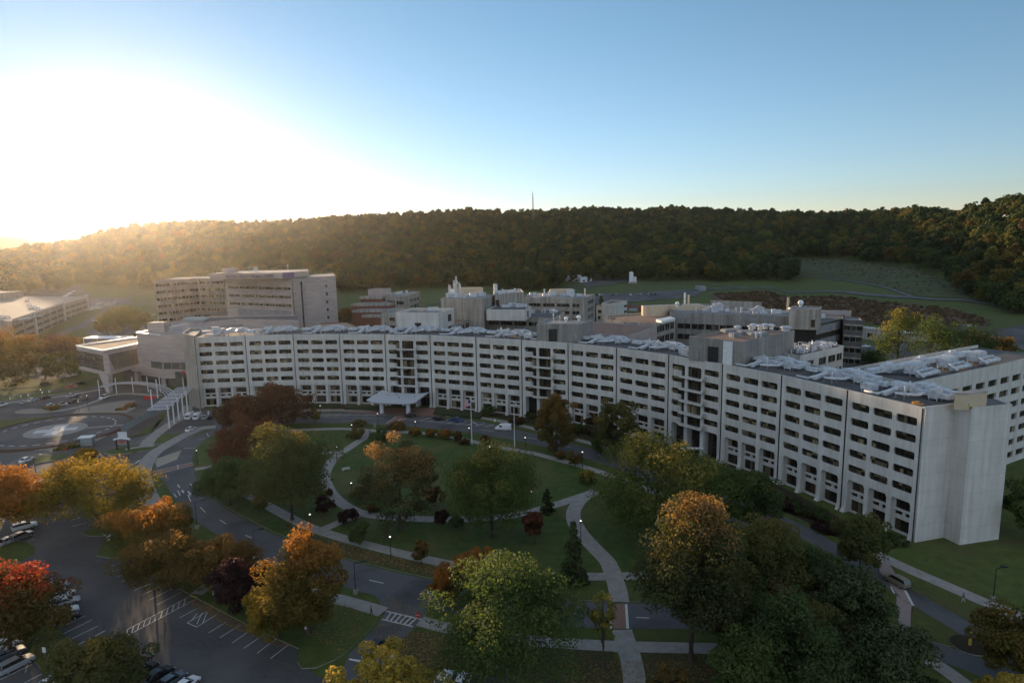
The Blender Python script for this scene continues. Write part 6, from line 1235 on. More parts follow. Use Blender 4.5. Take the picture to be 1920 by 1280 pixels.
KINDS = {
 'sedan': dict(L=4.7, body=[(-2.35, .74, .42, .82, .14), (-2.25, .84, .28, .95, .12), (-1.5, .90, .22, 1.00, .10), (0, .91, .2, .97, .08), (1.2, .90, .22, .93, .10), (2.1, .84, .25, .78, .14), (2.35, .70, .34, .62, .16)], cab=[(-1.85, .70, .96, .98, .05), (-1.15, .76, .95, 1.40, .16), (-.2, .77, .94, 1.46, .17), (.45, .76, .93, 1.40, .17), (1.25, .72, .90, .93, .05)], roof=[(-1.15, .60), (-.2, .62), (.42, .61)], rz=(1.405, 1.465, 1.40)),
 'suv': dict(L=4.75, body=[(-2.38, .78, .45, 1.05, .08), (-2.3, .90, .32, 1.12, .07), (-1.2, .94, .26, 1.14, .07), (.3, .94, .26, 1.12, .07), (1.3, .93, .28, 1.08, .10), (2.2, .87, .32, .96, .14), (2.38, .74, .42, .80, .16)], cab=[(-2.32, .78, 1.10, 1.13, .05), (-2.05, .80, 1.1, 1.66, .14), (-.8, .82, 1.1, 1.74, .15), (.35, .80, 1.08, 1.68, .16), (1.2, .76, 1.06, 1.09, .05)], roof=[(-2.06, .66), (-.8, .69), (.34, .66)], rz=(1.67, 1.745, 1.685)),
 'van': dict(L=5.6, body=[(-2.8, .90, .4, 2.05, .10), (-2.7, .98, .3, 2.22, .12), (-.5, 1.0, .28, 2.28, .13), (1.15, .99, .28, 2.2, .16), (1.75, .96, .28, 1.62, .16), (2.5, .90, .3, 1.12, .16), (2.8, .78, .38, .9, .16)], cab=None, roof=None, rz=None),
 'pickup': dict(L=5.5, body=[(-2.75, .84, .45, 1.05, .05), (-2.7, .92, .36, 1.12, .04), (-.7, .95, .3, 1.12, .04), (.5, .95, .3, 1.12, .06), (1.5, .94, .32, 1.12, .1), (2.5, .88, .36, 1.02, .12), (2.75, .76, .44, .85, .14)], cab=[(-.95, .80, 1.1, 1.13, .04), (-.8, .82, 1.1, 1.72, .13), (.2, .83, 1.1, 1.80, .14), (.75, .82, 1.1, 1.74, .15), (1.5, .77, 1.1, 1.13, .05)], roof=[(-.78, .68), (.2, .69), (.72, .67)], rz=(1.73, 1.805, 1.745)),
}
CM = {}
def car_meshes(kind):
    K = KINDS[kind]; out = []; L = K['L']
    b = loft(K['body'])
    if K['roof']:
        r = K['roof']; V = [(x, s*w, z+.012) for (x, w), z in zip(r, K['rz']) for s in (-1, 1)]; b.add(V+[(x, y, z-.05) for x, y, z in V], [(1, 0, 2, 3), (3, 2, 4, 5), (0, 1, 7, 6), (4, 10, 11, 5)[::-1], (0, 6, 8, 2), (2, 8, 10, 4), (1, 3, 9, 7), (3, 5, 11, 9)])
        xs = [c[0] for c in K['cab']]
        for s in (-1, 1):
            for (x0, z0, y0), (x1, z1, y1) in (((xs[1]-.0, K['rz'][0]-.03, .66), (xs[0]+.02, 1.0, .70)), ((xs[3], K['rz'][2]-.03, .65), (xs[4]-.02, .95, .70)), (((xs[1]+xs[3])/2, K['rz'][1]-.04, .665), ((xs[1]+xs[3])/2, .97, .775))):
                b.rtube([(x0, s*(y0+.01), z0), (x1, s*(y1+.01), z1)], .09, .05)
    if kind == 'pickup': b.box((-1.75, 0, 1.128), (1.7, 1.5, .02), 1)
    for s in (-1, 1): b.box((K['body'][4][0]-.25 if kind != 'van' else 1.55, s*1.02, 1.05), (.16, .2, .14))
    out.append(('body', b.mesh('car_body', [PAINT['white'], M['black']], smooth=False)))
    if K['cab']: out.append(('window', loft(K['cab']).mesh('car_window', [M['carglass']])))
    else:
        g = MB(); g.add([(1.22, -.76, 2.10), (1.22, .76, 2.10), (1.80, .80, 1.64), (1.80, -.80, 1.64)], [(0, 3, 2, 1)]); 
        for s in (-1, 1): q = [(.35, s*1.005, 1.30), (1.25, s*1.005, 1.30), (1.25, s*.99, 1.9), (.35, s*.99, 1.9)]; g.add(q, [(0, 1, 2, 3) if s < 0 else (3, 2, 1, 0)])
        g.add([(-2.815, -.7, 1.3), (-2.815, .7, 1.3), (-2.80, .7, 1.85), (-2.80, -.7, 1.85)], [(3, 2, 1, 0)]); g.v = [(x*1.003, y*1.01, z+.01) for x, y, z in g.v]; out.append(('window', g.mesh('car_window', [M['carglass']])))
    for x in (-L*.3, L*.31):
        for s in (-1, 1):
            w = MB(); y = s*.80; w.tube([(x, y-.12, .34), (x, y+.12, .34)], .34, 14); w.tube([(x, y+s*.05, .34), (x, y+s*.135, .34)], .20, 8, 1); out.append(('wheel', w.mesh('car_wheel', [M['tyre'], M['rim']])))
    for s in (-1, 1):
        w = MB(); w.box((L/2-.14, s*.62, K['body'][-1][3]-.02), (.22, .30, .13)); out.append(('headlight', w.mesh('car_headlight', [M['head']])))
        w = MB(); w.box((-L/2+.06, s*.68, K['body'][0][3]-.08), (.12, .22, .18)); out.append(('tail_light', w.mesh('car_tail_light', [M['tail']])))
    return out
def car(P, heading, kind, color, label, group=None, name=None):
    if kind not in CM: CM[kind] = car_meshes(kind)
    cat = {'sedan': 'car', 'suv': 'car', 'van': 'van', 'pickup': 'pickup truck'}[kind]; r = empty(name or {'sedan': 'parked_car', 'suv': 'parked_car', 'van': 'van', 'pickup': 'pickup_truck'}[kind], P, heading, label, cat, group)
    for nm, me in CM[kind]:
        o = bpy.data.objects.new(nm, me); COL.objects.link(o); o.parent = r
        if nm == 'body': o.material_slots[0].link = 'OBJECT'; o.material_slots[0].material = PAINT[color]
    return r
def pcar(ax, ay, bx, by, kind, color, label, group=None, name=None, z=.02):
    """from tail pixel to nose pixel"""
    A, B = G(ax, ay, .5), G(bx, by, .5); h = math.atan2(B.y-A.y, B.x-A.x); return car(((A.x+B.x)/2, (A.y+B.y)/2, z), h, kind, color, label, group, name)
g1 = 'cars parked under the red topped tree'; S0 = [(88, 1108, 116, 1097, 'suv', 'silver', 'pale car deepest under the red topped tree'), (98, 1121, 128, 1111, 'sedan', 'white', 'white car half under the red topped tree'), (104, 1134, 138, 1124, 'sedan', 'silver', 'silver car emerging from under the red topped tree'), (96, 1154, 140, 1140, 'sedan', 'white', 'pale sedan behind the black pickup at lower left'), (84, 1170, 156, 1148, 'suv', 'black', 'black car with a pale roof nearest the empty bays at lower left'), (62, 1098, 92, 1090, 'sedan', 'blue', 'bluish car glimpsed through the red topped tree'), (58, 1128, 84, 1116, 'suv', 'grey', 'grey car glimpsed through the lower leaves of the red topped tree')]
for s in S0: pcar(*s, g1)
g2 = 'cars parked in the lower left corner'
for s in [(-14, 1204, 24, 1190, 'sedan', 'silver', 'silver car topmost in the lower left corner row'), (-14, 1217, 32, 1201, 'sedan', 'white', 'white car second from the top in the lower left corner row'), (-12, 1237, 38, 1216, 'sedan', 'slate', 'slate car in the middle of the lower left corner row'), (2, 1260, 58, 1232, 'suv', 'silver', 'silver car beside the white stall line in the lower left corner row'), (86, 1286, 112, 1270, 'sedan', 'white', 'pale car cut by the bottom edge behind the round green tree')]: pcar(*s, g2)
g3 = 'dark cars parked along the bottom edge'
for s in [(236, 1252, 278, 1229, 'sedan', 'grey', 'grey car nearest the round tree in the bottom edge row'), (240, 1278, 292, 1244, 'suv', 'black', 'black car second in the bottom edge row'), (272, 1280, 318, 1252, 'sedan', 'black', 'black sedan in the middle of the bottom edge row'), (300, 1290, 338, 1265, 'sedan', 'slate', 'blue grey car fourth in the bottom edge row'), (330, 1300, 362, 1274, 'sedan', 'white', 'pale car last in the bottom edge row')]: pcar(*s, g3)
g4 = 'cars parked beside the orange tree at the left edge'
for s in [(34, 968, 52, 962, 'sedan', 'white', 'white car highest beside the orange tree'), (28, 952, 54, 944, 'suv', 'black', 'dark car above the white one beside the orange tree'), (34, 990, 58, 984, 'suv', 'white', 'bright white car beside the lower part of the orange tree'), (26, 1012, 54, 1000, 'suv', 'grey', 'grey car lowest of the row beside the orange tree'), (2, 1020, 28, 1008, 'sedan', 'silver', 'silver car beneath the lowest orange branches'), (40, 912, 60, 907, 'sedan', 'black', 'black topped car by the small kerb island'), (40, 920, 58, 916, 'sedan', 'white', 'white car below the black topped one by the small kerb island')]: pcar(*s, g4)
pcar(38, 867, 62, 857, 'sedan', 'white', 'white sedan with dark windows by the oval grass island'); pcar(348, 809, 368, 800, 'sedan', 'white', 'white sedan on the drive near the pergola walkway')
for s in [(347, 789, 362, 775, 'van', 'white', 'white van nearest the pergola posts'), (362, 789, 378, 775, 'van', 'white', 'white van, second from the pergola'), (379, 788, 389, 777, 'sedan', 'silver', 'silver car right of the two white vans'), (390, 787, 404, 776, 'sedan', 'black', 'dark car at the end of the row of vans')]: pcar(*s, 'vehicles parked by the building corner')
pcar(207, 741, 183, 749, 'suv', 'white', 'white car driving past the entrance pavilion'); pcar(768+28-6, 779, 752-4, 779, 'suv', 'black', 'black car stopped under the main entrance canopy'); pcar(810, 784, 838, 786.5, 'suv', 'black', 'black car parked in the striped bays right of the entrance')
pcar(842, 786, 872, 790, 'pickup', 'blue', 'blue pickup truck parked beside the black car in the striped bays'); pcar(960, 804, 928, 803, 'van', 'white', 'white van driving along the crescent road')
pcar(704+12, 1200, 684, 1236, 'sedan', 'black', 'black car waiting at the exit barrier'); pcar(1664, 1080, 1697, 1098, 'suv', 'tan', 'grey beige car crossing the pale crosswalk at lower right', name='moving_car').rotation_euler.z += math.pi
pcar(822, 1290, 840, 1262, 'sedan', 'white', 'white car cut by the bottom edge, left one of two'); pcar(858, 1292, 874, 1266, 'sedan', 'white', 'white car cut by the bottom edge, right one of two')
g5 = 'cars parked in front of the entrance pavilion'
for s in [(39, 757, 51, 751, 'sedan', 'silver', 'silver car left of the white one by the garage lane'), (55, 752, 67, 748, 'sedan', 'white', 'small white car by the garage lane'), (79, 748, 92, 744, 'suv', 'black', 'black car with a pale roof by the lane'), (86, 758, 105, 763, 'sedan', 'white', 'white car nearest the gravel planter'), (108, 755, 125, 760, 'sedan', 'tan', 'brownish car right of the white one by the planter'), (127, 743, 142, 739, 'sedan', 'silver', 'silver car farthest in the tight cluster before the pavilion'), (135, 745, 158, 741, 'sedan', 'black', 'black car in the back of the tight cluster'), (132, 749, 150, 744, 'suv', 'black', 'dark car in the middle of the tight cluster'), (143, 750, 166, 744, 'sedan', 'grey', 'grey car at the right of the tight cluster'), (130, 755, 149, 751, 'pickup', 'black', 'dark pickup nearest in the tight cluster'), (-4, 761, 8, 758, 'suv', 'white', 'white car on the lane cut by the left edge')]: pcar(*s, g5)
g6 = 'cars in the lower lot behind the grove'
for s in [(80, 722, 94, 719, 'suv', 'black', 'dark car with a glinting roof in the lane behind the lamp'), (146, 721, 158, 718, 'suv', 'black', 'dark car left of the pavilion pier'), (127, 725, 140, 724, 'sedan', 'red', 'dark red car left of the pavilion'), (25, 715, 38, 712, 'sedan', 'grey', 'grey car low at left behind the lane'), (40, 707, 60, 704, 'sedan', 'silver', 'silver car under the grove at left'), (66, 700, 84, 698, 'sedan', 'silver', 'silver car under the green part of the grove'), (114, 707, 132, 705, 'sedan', 'silver', 'silver car near the pavilion behind the hedge'), (130, 703, 146, 701, 'sedan', 'white', 'white car near the pavilion behind the hedge')]: pcar(*s, g6)
# far lots
def farcar(px, py, hd_, kind, color, label, group):
    q = GT(px, py); car((q.x, q.y, T(q.x, q.y)+.45), hd_, kind, color, label, group)
rc_ = random.Random(21)
for k, px in enumerate((1118, 1124, 1130, 1149, 1156, 1182, 1196, 1202, 1216, 1228, 1219, 990, 985)):
    py = 554 if px > 1100 else 555; col = ('black', 'white', 'silver', 'black', 'silver', 'white', 'grey', 'silver', 'silver', 'black', 'black', 'white', 'silver')[k]; farcar(px, py+rc_.uniform(-.6, .6), 1.5+rc_.uniform(-.1, .1), rc_.choice(('sedan', 'suv')), col, 'small parked car in the far lot below the wooded hill', 'cars in the far lot below the hill')
for r in range(4):
    for k in range(9): px = 169+k*5.2+r*1.5; py = 582-r*3.2-k*.85; (rc_.random() < .85) and farcar(px, py, .5, rc_.choice(('sedan', 'suv')), rc_.choice(('white', 'silver', 'silver', 'grey', 'white')), 'small parked car in the lot beside the parking garage', 'cars in the lot beside the garage')
for k in range(10): farcar(116+k*2.6, 560-k*1.5, .4, 'sedan', rc_.choice(('white', 'silver')), 'tiny parked car in the row behind the parking garage', 'cars in the row behind the garage')
for k in range(8): farcar(150+k*2.4, 557-k*.6, .4, 'sedan', rc_.choice(('white', 'silver')), 'tiny parked car on the slope behind the parking garage', 'cars on the slope behind the garage')
for px, py in ((202, 591), (206, 597), (177, 603), (184, 601), (285, 592), (280, 596), (195, 610), (204, 616), (1624, 652), (1870, 636), (1882, 640)): farcar(px, py, rc_.uniform(0, 1), 'sedan', rc_.choice(('white', 'silver')), 'small car standing on a distant lane or lot', 'cars on distant lanes')
for k in range(9):   # roof of the garage
    q = G(39+k*4, 601.5-k*.9, 17.5); car((q.x, q.y+2, 17.6), .9, 'sedan', rc_.choice(('white', 'silver', 'grey')), 'small car parked along the parapet on the garage roof', 'cars along the garage parapet')
for px, py in ((52, 565), (56, 573), (66, 577), (72, 580), (60, 579), (5, 596), (15, 596)): q = G(px, py, 17.5); car((q.x, q.y, 17.6), .2, 'sedan', 'white', 'small white car parked in the open middle of the garage roof', 'cars in the middle of the garage roof')
# ================================================================= STREET FURNITURE
def lamp(px, py, ty, label, kind='globe'):
    P = G(px, py, .1); h = ztop(P, ty); r = empty('street_lamp' if kind != 'globe' else 'lamp_post', P, 0, label, 'street lamp'); b = MB()
    b.tube([(0, 0, -.1), (0, 0, .5), (0, 0, h-.5)], [.13, .09, .06], 8); b.build('pole', [M['black']], r, world=False)
    if kind == 'globe':
        b = MB(); b.tube([(0, 0, h-.55), (0, 0, h-.4), (0, 0, h-.05)], [.14, .24, .28], 8); b.build('lamp_head', [M['black']], r, world=False); b = MB(); b.ball((0, 0, h), .20, 10); b.build('globe', [M['lampon']], r, world=False)
    else:
        b = MB(); b.box((0, 0, .25), (.8, .8, .9)); b.build('footing', [M['kerb']], r, world=False); b = MB(); b.rtube([(0, 0, h-.5), (1.3, .3, h-.3)], .12, .12); b.build('arm', [M['black']], r, world=False); b = MB(); b.box((1.7, .4, h-.3), (1.0, .5, .2)); b.build('lamp_head', [M['black']], r, world=False)
for px, py, ty, lb in [(709, 797, 776, 'lit lamp post on the verge opposite the entrance'), (582, 777, 767, 'lit lamp post at the left striped bays'), (660, 810, 797, 'lit lamp post left of the path gate'), (779, 801, 791, 'lit lamp post at the drive kerb before the striped bays'), (632, 864, 838, 'lamp post where the lawn paths fork'), (660, 932, 906, 'lit lamp post inside the curve of the lawn path'), (880, 822, 803, 'lit lamp post left of the flagpole'), (583, 995, 965, 'lit lamp post at the fork of the left sidewalk'), (733, 1042, 1007, 'lit lamp post on the verge left of the rusty tree'), (985, 838, 821, 'lit lamp post right of the tall bare pole'), (1092, 876, 848, 'lit lamp post right of the brownish facade tree'), (997, 952, 922, 'lit lamp post by the small conifer on the lawn'), (1089, 1012, 977, 'lamp post on the winding path'), (371, 872, 845, 'lit lamp post on the lawn edge by the hatched road markings'), (601, 772, 761, 'lamp post by the clipped hedge'), (918, 848, 838, 'short lamp by the bushes right of the flagpole'), (78, 747, 731, 'lamp by the garage lane'), (166, 770, 742, 'dark lamp post in front of the tight cluster of cars')]: lamp(px, py, ty, lb)
for px, py, ty, lb in [(667, 1112, 1052, 'tall road lamp on the verge left of the stop sign'), (370, 990, 937, 'tall road lamp beside the loop road at left'), (478, 1040, 991, 'tall road lamp between the plum tree and the amber tree'), (1862, 1125, 1062, 'tall lamp with a concrete footing on the right lawn'), (68, 891, 852, 'tall lamp on the narrow grass island at left'), (243, 872, 848, 'tall lamp by the entry lanes behind the yellow maple'), (147, 770, 745, 'tall lamp on the gravel planter'), (1232, 905, 880, 'lamp behind the largest green tree')]: lamp(px, py, ty, lb, 'tall')
# flagpoles
def pole(px, py, ty, label, flag):
    P = G(px, py, .1); h = ztop(P, ty); r = empty('flagpole', P, 0, label, 'flagpole'); b = MB(); b.tube([(0, 0, 0), (0, 0, h)], [.16, .07], 8); b.build('pole', [M['white']], r, world=False); b = MB(); b.ball((0, 0, h+.15), .2, 8); b.build('finial', [M['white']], r, world=False)
    if flag:
        f = MB(); nx, nz = 12, 13; Lf, Hf = 2.9, 1.9; V = [(-(Lf*.72)*i/nx, .22*math.sin(i*.9+.3), h-.25-Hf*j/nz-.75*(i/nx)**1.2) for j in range(nz+1) for i in range(nx+1)]
        F = []; MI = []
        for j in range(nz):
            for i in range(nx): k = j*(nx+1)+i; F.append((k, k+1, k+nx+2, k+nx+1)); MI.append(2 if (j < 7 and i < 5) else j % 2)
        f.v = V; f.f = F; f.m = MI; f.build('flag', [M['red'], M['white'], mat('flag_blue', (.02, .03, .13), .8)], r, world=False)
pole(885, 833, 748, 'tall white flagpole flying a striped flag beside the north path', True); pole(965, 838, 755, 'tall white pole without a flag beside the crescent road', False)
# signs
M['signw'] = mat('white_sign_face', (.7, .7, .7), .5)
def sign(px, py, ty, label, shape='rect', m='signw', w=.5, h=.7, name='road_sign', text=None):
    P = G(px, py, .1); H = max(1.8, ztop(P, ty)); r = empty(name, P, 0, label, 'sign'); b = MB(); b.tube([(0, 0, -.1), (0, 0, H-.1)], .035, 6); b.build('post', [M['steel']], r, world=False); b = MB()
    if shape == 'oct': b.add([(.42*math.cos(rad(22.5+45*i)), y, H-.4+.42*math.sin(rad(22.5+45*i))) for y in (-.06, -.03) for i in range(8)], [tuple(range(8)), tuple(range(15, 7, -1))]+[(i, i+8, (i+1) % 8+8, (i+1) % 8) for i in range(8)])
    else: b.box((0, -.06, H-h/2), (w, .03, h))
    p = b.build('plate', [M[m]], r, world=False)
    if text:
        c = bpy.data.curves.new('lettering', 'FONT'); c.body = text; c.size = .30; c.align_x = 'CENTER'; c.align_y = 'CENTER'; to = bpy.data.objects.new('tmp', c); COL.objects.link(to); me = bpy.data.meshes.new_from_object(to.evaluated_get(bpy.context.evaluated_depsgraph_get())); bpy.data.objects.remove(to); me.materials.clear(); me.materials.append(M['signw']); q = bpy.data.objects.new('lettering', me); COL.objects.link(q); q.parent = p; q.location = (0, -.072, H-.4); q.rotation_euler = (rad(90), 0, 0)
sign(784, 1174, 1149, 'red octagonal stop sign at the striped crosswalk', 'oct', 'red', text='STOP')
sign(178, 830, 816, 'red octagonal stop sign at the corner of the helicopter pad', 'oct', 'red', text='STOP'); sign(235, 775, 763, 'red sign in the right gravel planter', 'oct', 'red'); sign(123, 851, 840, 'red and white sign at the tip of the lower planter', 'oct', 'red')
for px, py, ty, lb in [(370, 1094, 1083, 'small white sign under the rusty trees, left one'), (356, 1096, 1086, 'small white sign under the rusty trees, right one'), (344, 1090, 1080, 'small white sign at the edge of the row of bays'), (403, 1124, 1112, 'small white sign below the plum tree'), (575, 1188, 1173, 'white parking sign on the grass below the amber tree'), (321, 1078, 1068, 'small white sign between trunks of the row'), (428, 1032, 1025, 'little white sign by the loop road'), (735, 1243, 1231, 'white keypad sign right of the exit lane'), (118, 1248, 1240, 'small white sign at the bottom left grass'), (85, 1232, 1222, 'little sign on the lower left grass'), (1805, 832, 827, 'tiny sign by the radial wing'), (928, 795, 786, 'white sign behind the white van'), (447, 758, 750, 'white sign on the bed by the left facade'), (20, 752, 746, 'first small white marker along the garage lane'), (40, 748, 744, 'second small white marker along the garage lane'), (54, 746, 741, 'third small white marker along the garage lane'), (80, 741, 736, 'fourth small white marker along the garage lane'), (93, 739, 734, 'fifth small white marker along the garage lane'), (102, 766, 760, 'white bollard sign at the planter by the white car'), (126, 762, 756, 'white bollard sign at the planter by the brown car'), (147, 758, 752, 'white bollard sign near the pickup'), (101, 906, 895, 'white barrel shaped post left of the maple'), (119, 903, 894, 'white barrel shaped post close to the maple')]: sign(px, py, ty, lb, w=.55, h=.9)
for k, px in enumerate((362, 376, 391, 406)): P = G(px, 777, 0); b = MB(); b.tube([P, P+Vector((0, 0, 1.3)), P+Vector((0, 0, 1.5))], [.28, .28, .1], 8); tag(b.build('bollard', [M['white']]), 'white bollard at the building corner, number '+('one', 'two', 'three', 'four')[k]+' from the pergola', 'bollard')
# emergency entrance sign: two dark legs, curved white top
P = G(231, 843, .1); r = empty('entrance_sign', P, 0, 'curved white topped entrance sign on two dark legs, on the grass tip', 'sign'); H = ztop(P, 821)
for s in (-1, 1): b = MB(); b.box((s*1.8, 0, H/2-.3), (.5, .4, H-.6)); b.build('leg', [M['black']], r, world=False)
b = MB(); b.box((0, 0, H*.60), (3.2, .3, 1.3)); b.build('panel', [M['roofg']], r, world=False); b = MB(); b.box((0, -.17, H*.66), (2.6, .06, .45)); b.build('red_band', [M['red']], r, world=False); b = MB()
b.rtube([(-2.6+5.2*k/8, -.1, H-.5+.55*math.sin(math.pi*k/8)*.8) for k in range(9)], .6, .5); b.build('curved_top', [M['white']], r, world=False)
P = G(230, 820, .1); r = empty('entrance_sign', P, 0, 'square white sign panel behind the curved entrance sign', 'sign'); H = ztop(P, 811); b = MB(); b.box((0, 0, H-.8), (3.0, .25, 2.0)); b.build('panel', [M['white']], r, world=False)
for s in (-1, 1): b = MB(); b.box((s*1.2, 0, H/2), (.2, .2, H-1)); b.build('leg', [M['black']], r, world=False)
# shelter beside the helipad
P = G(164, 834, .1); r = empty('guard_shelter', P, .2, 'small booth with a flat white roof beside the helicopter pad', 'booth'); H = ztop(P, 819)
b = MB(); b.box((0, 0, H), (4.4, 3.2, .25)); b.build('roof', [M['white']], r, world=False); b = MB(); b.box((0, .2, H*.2), (3.4, 2.4, H*.4)); b.build('wall', [M['roofg']], r, world=False); b = MB(); b.box((0, .2, H*.65), (3.3, 2.3, H*.5)); b.build('window', [M['blueglass']], r, world=False)
for sx in (-1.9, 1.9):
    for sy in (-1.3, 1.3): b = MB(); b.box((sx, sy, H/2), (.12, .12, H)); b.build('post', [M['steel']], r, world=False)
# exit barrier
P = G(694, 1252, .1); r = empty('exit_barrier', P, 0, 'exit barrier with white arm in front of the black car', 'barrier'); b = MB(); b.box((0, 0, .6), (.7, .6, 1.3)); b.box((0, 0, 1.3), (.75, .65, .15)); b.build('cabinet', [M['white']], r, world=False); Q = G(655, 1235, 1.1)
b = MB(); b.rtube([(0, 0, 1.1), tuple(Q-P)], .10, .12); b.build('arm', [M['white']], r, world=False)
P = G(715, 1228, .1); r = empty('ticket_machine', P, 0, 'ticket machine with a curved white guard rail beside the black car', 'machine'); b = MB(); b.box((0, 0, .7), (.4, .4, 1.4)); b.box((0, 0, 1.45), (.5, .5, .12)); b.build('cabinet', [M['steel']], r, world=False); b = MB(); b.tube([(-.7, -.6, 0), (-.7, -.6, 1.0), (-.9, -.3, 1.2), (-1, .1, 1.0), (-1, .1, 0)], .06, 6); b.build('guard_rail', [M['white']], r, world=False)
mb = MB(); mb.prism(gp((716, 1216), (733, 1217), (712, 1258), (690, 1262), (700, 1240)), 0, .14); struct('kerb_island', mb, [M['walk']])
P = G(196, 1006, .1); r = empty('entry_gate', P, 0, 'raised white gate arm on the car park island right of the maple', 'barrier'); q = G(205, 1013, 0); b = MB(); b.box(tuple(q-P+Vector((0, 0, .7))), (.7, .6, 1.3)); b.build('cabinet', [M['white']], r, world=False); b = MB(); b.rtube([tuple(q-P+Vector((0, 0, 1.0))), tuple(G(192, 1001, 1.6)-P)], .12, .12); b.build('arm', [M['white']], r, world=False)
# pergola walkway: white posts with slatted roof, running from the drive to the pavilion
M['pergola'] = mat('dull_white_paint', (.42, .44, .47), .5)
per = empty('pergola_walkway', G(330, 780, 0), 0, 'long white pergola on slender posts leading to the entrance pavilion', 'pergola')
A0_, A1_ = G(318, 803, 0), G(352, 772, 0); n = 5; d = (A1_-A0_).normalized(); sd = Vector((-d.y, d.x, 0)); ZP = ztop(A0_, 766); 
for k in range(n):
    p = A0_.lerp(A1_, k/(n-1)); b = MB(); b.tube([p, p+Vector((0, 0, ZP+1.2))], .24, 10); b.build('post', [M['white']], per); 
    b = MB(); b.rtube([p+Vector((0, 0, ZP))-sd*.6, p+sd*6.5+Vector((0, 0, ZP))], .3, .4); b.build('beam', [M['white']], per)
E1_ = A1_+d*12
b = MB()
for k in range(8): o_ = sd*(k*.9-.2); b.rtube([A0_-d*2+o_+Vector((0, 0, ZP+.35)), E1_+o_+Vector((0, 0, ZP+.35))], .34, .12)
for k in range(16): o_ = (E1_-A0_+d*2)*(k/15); b.rtube([A0_-d*2+o_-sd*.5+Vector((0, 0, ZP+.5)), A0_-d*2+o_+sd*6.4+Vector((0, 0, ZP+.5))], .12, .12)
b.build('slatted_roof', [M['pergola']], per)
for px, py in ((286, 768), (296, 746), (346, 742)): p = G(px, py, 0); b = MB(); b.tube([p, p+Vector((0, 0, ZP+1.0))], .24, 10); b.build('post', [M['white']], per)
ring = empty('curved_canopy', G(250, 735, 0), 0, 'curved white open canopy sweeping from the pergola to the pavilion pier', 'canopy'); arc = [G(x, y, 6.2) for x, y in ((186, 722), (205, 716), (232, 713), (262, 713), (290, 716), (312, 723), (326, 732), (330, 742))]; arc = [Vector((q.x, q.y, 5.4)) for q in smoothline(arc, 5)]
b = MB(); b.rtube(arc, .4, .3); 
def offs(L, w): return [p+Vector((-(L[min(i+1, len(L)-1)]-L[max(i-1, 0)]).normalized().y, (L[min(i+1, len(L)-1)]-L[max(i-1, 0)]).normalized().x, 0))*w for i, p in enumerate(L)]
for w in (1.2, 2.4, 3.6): b.rtube(offs(arc, -w), .25, .2)
o4 = offs(arc, -3.8)
for i in range(0, len(arc), 2): b.rtube([arc[i], o4[i]], .15, .15)
b.build('slatted_roof', [M['pergola']], ring)
for px, py in ((187, 742), (219, 738), (250, 736), (278, 735), (301, 735)): p = G(px, py, 0); b = MB(); b.tube([p, (p.x, p.y, 7.2)], .18, 8); b.build('post', [M['white']], ring)
b = MB(); A, B = G(270, 746, 4.0), G(292, 744, 4.0); b.rtube([A, B], .5, 1.2); tag(b.build('red_sign_band', [M['red']]), 'red sign band over the ambulance entrance below the curved canopy', 'sign')
# glass fence
fe = empty('glass_fence', G(262, 795, 0), 0, 'pale glass panel fence between the helicopter pad lane and the pergola', 'fence'); A, B = G(228, 812, .1), G(296, 774, .1); n = 12
for k in range(n):
    p, q = A.lerp(B, k/n), A.lerp(B, (k+1)/n); b = MB(); b.rtube([p+Vector((0, 0, 1.4)), q-(q-p)*.08+Vector((0, 0, 1.4))], .06, 2.4); b.build('panel', [M['blueglass']], fe); b = MB(); b.tube([p, p+Vector((0, 0, 2.9))], .06, 6); b.build('post', [M['steel']], fe)
# park gate / brick piers at the north path, bench
for px, py, lb in ((683, 812, 'left stone pier at the mouth of the lawn path'), (694, 814, 'right stone pier at the mouth of the lawn path'), (703, 802, 'stone marker on the verge by the entrance lamp')): P = G(px, py, 0); b = MB(); b.box((P.x, P.y, .7), (.7, .7, 1.4)); b.box((P.x, P.y, 1.45), (.85, .85, .12)); tag(b.build('stone_pier', [M['conc2']]), lb, 'pier')
P = G(647, 881, 0); P = G(649, 882, 0); r = empty('bench', P, .5, 'pale bench lying on the lawn inside the curved path', 'bench')
for nm, c, dd in (('seat', (0, 0, .45), (2.2, .5, .08)), ('leg', (-.9, 0, .22), (.12, .45, .44)), ('leg', (.9, 0, .22), (.12, .45, .44)), ('backrest', (0, .25, .75), (2.2, .07, .45))): b = MB(); b.box(c, dd); b.build(nm, [M['conc']], r, world=False)
# hydrants / utility boxes on the grass by the lamp at lower right
P = G(1818, 1209, .1); mb = MB(); mb.prism(circ(P, 2.6, 20), .0, .2, 0, mtop=1); tag(mb.build('planting_bed', [M['kerb'], M['mulch']]), 'round mulch bed at the road fork in the lower right', 'bed'); b = MB(); b.tube([(P.x, P.y, 0), (P.x, P.y, 1.1), (P.x, P.y, 1.3)], [.22, .2, .1], 8); tag(b.build('yellow_marker', [M['ypaint']]), 'yellow marker post in the round mulch bed', 'post')
sign(1820, 1200, 1182, 'white arrow sign above the round mulch bed', w=.8, h=.8)
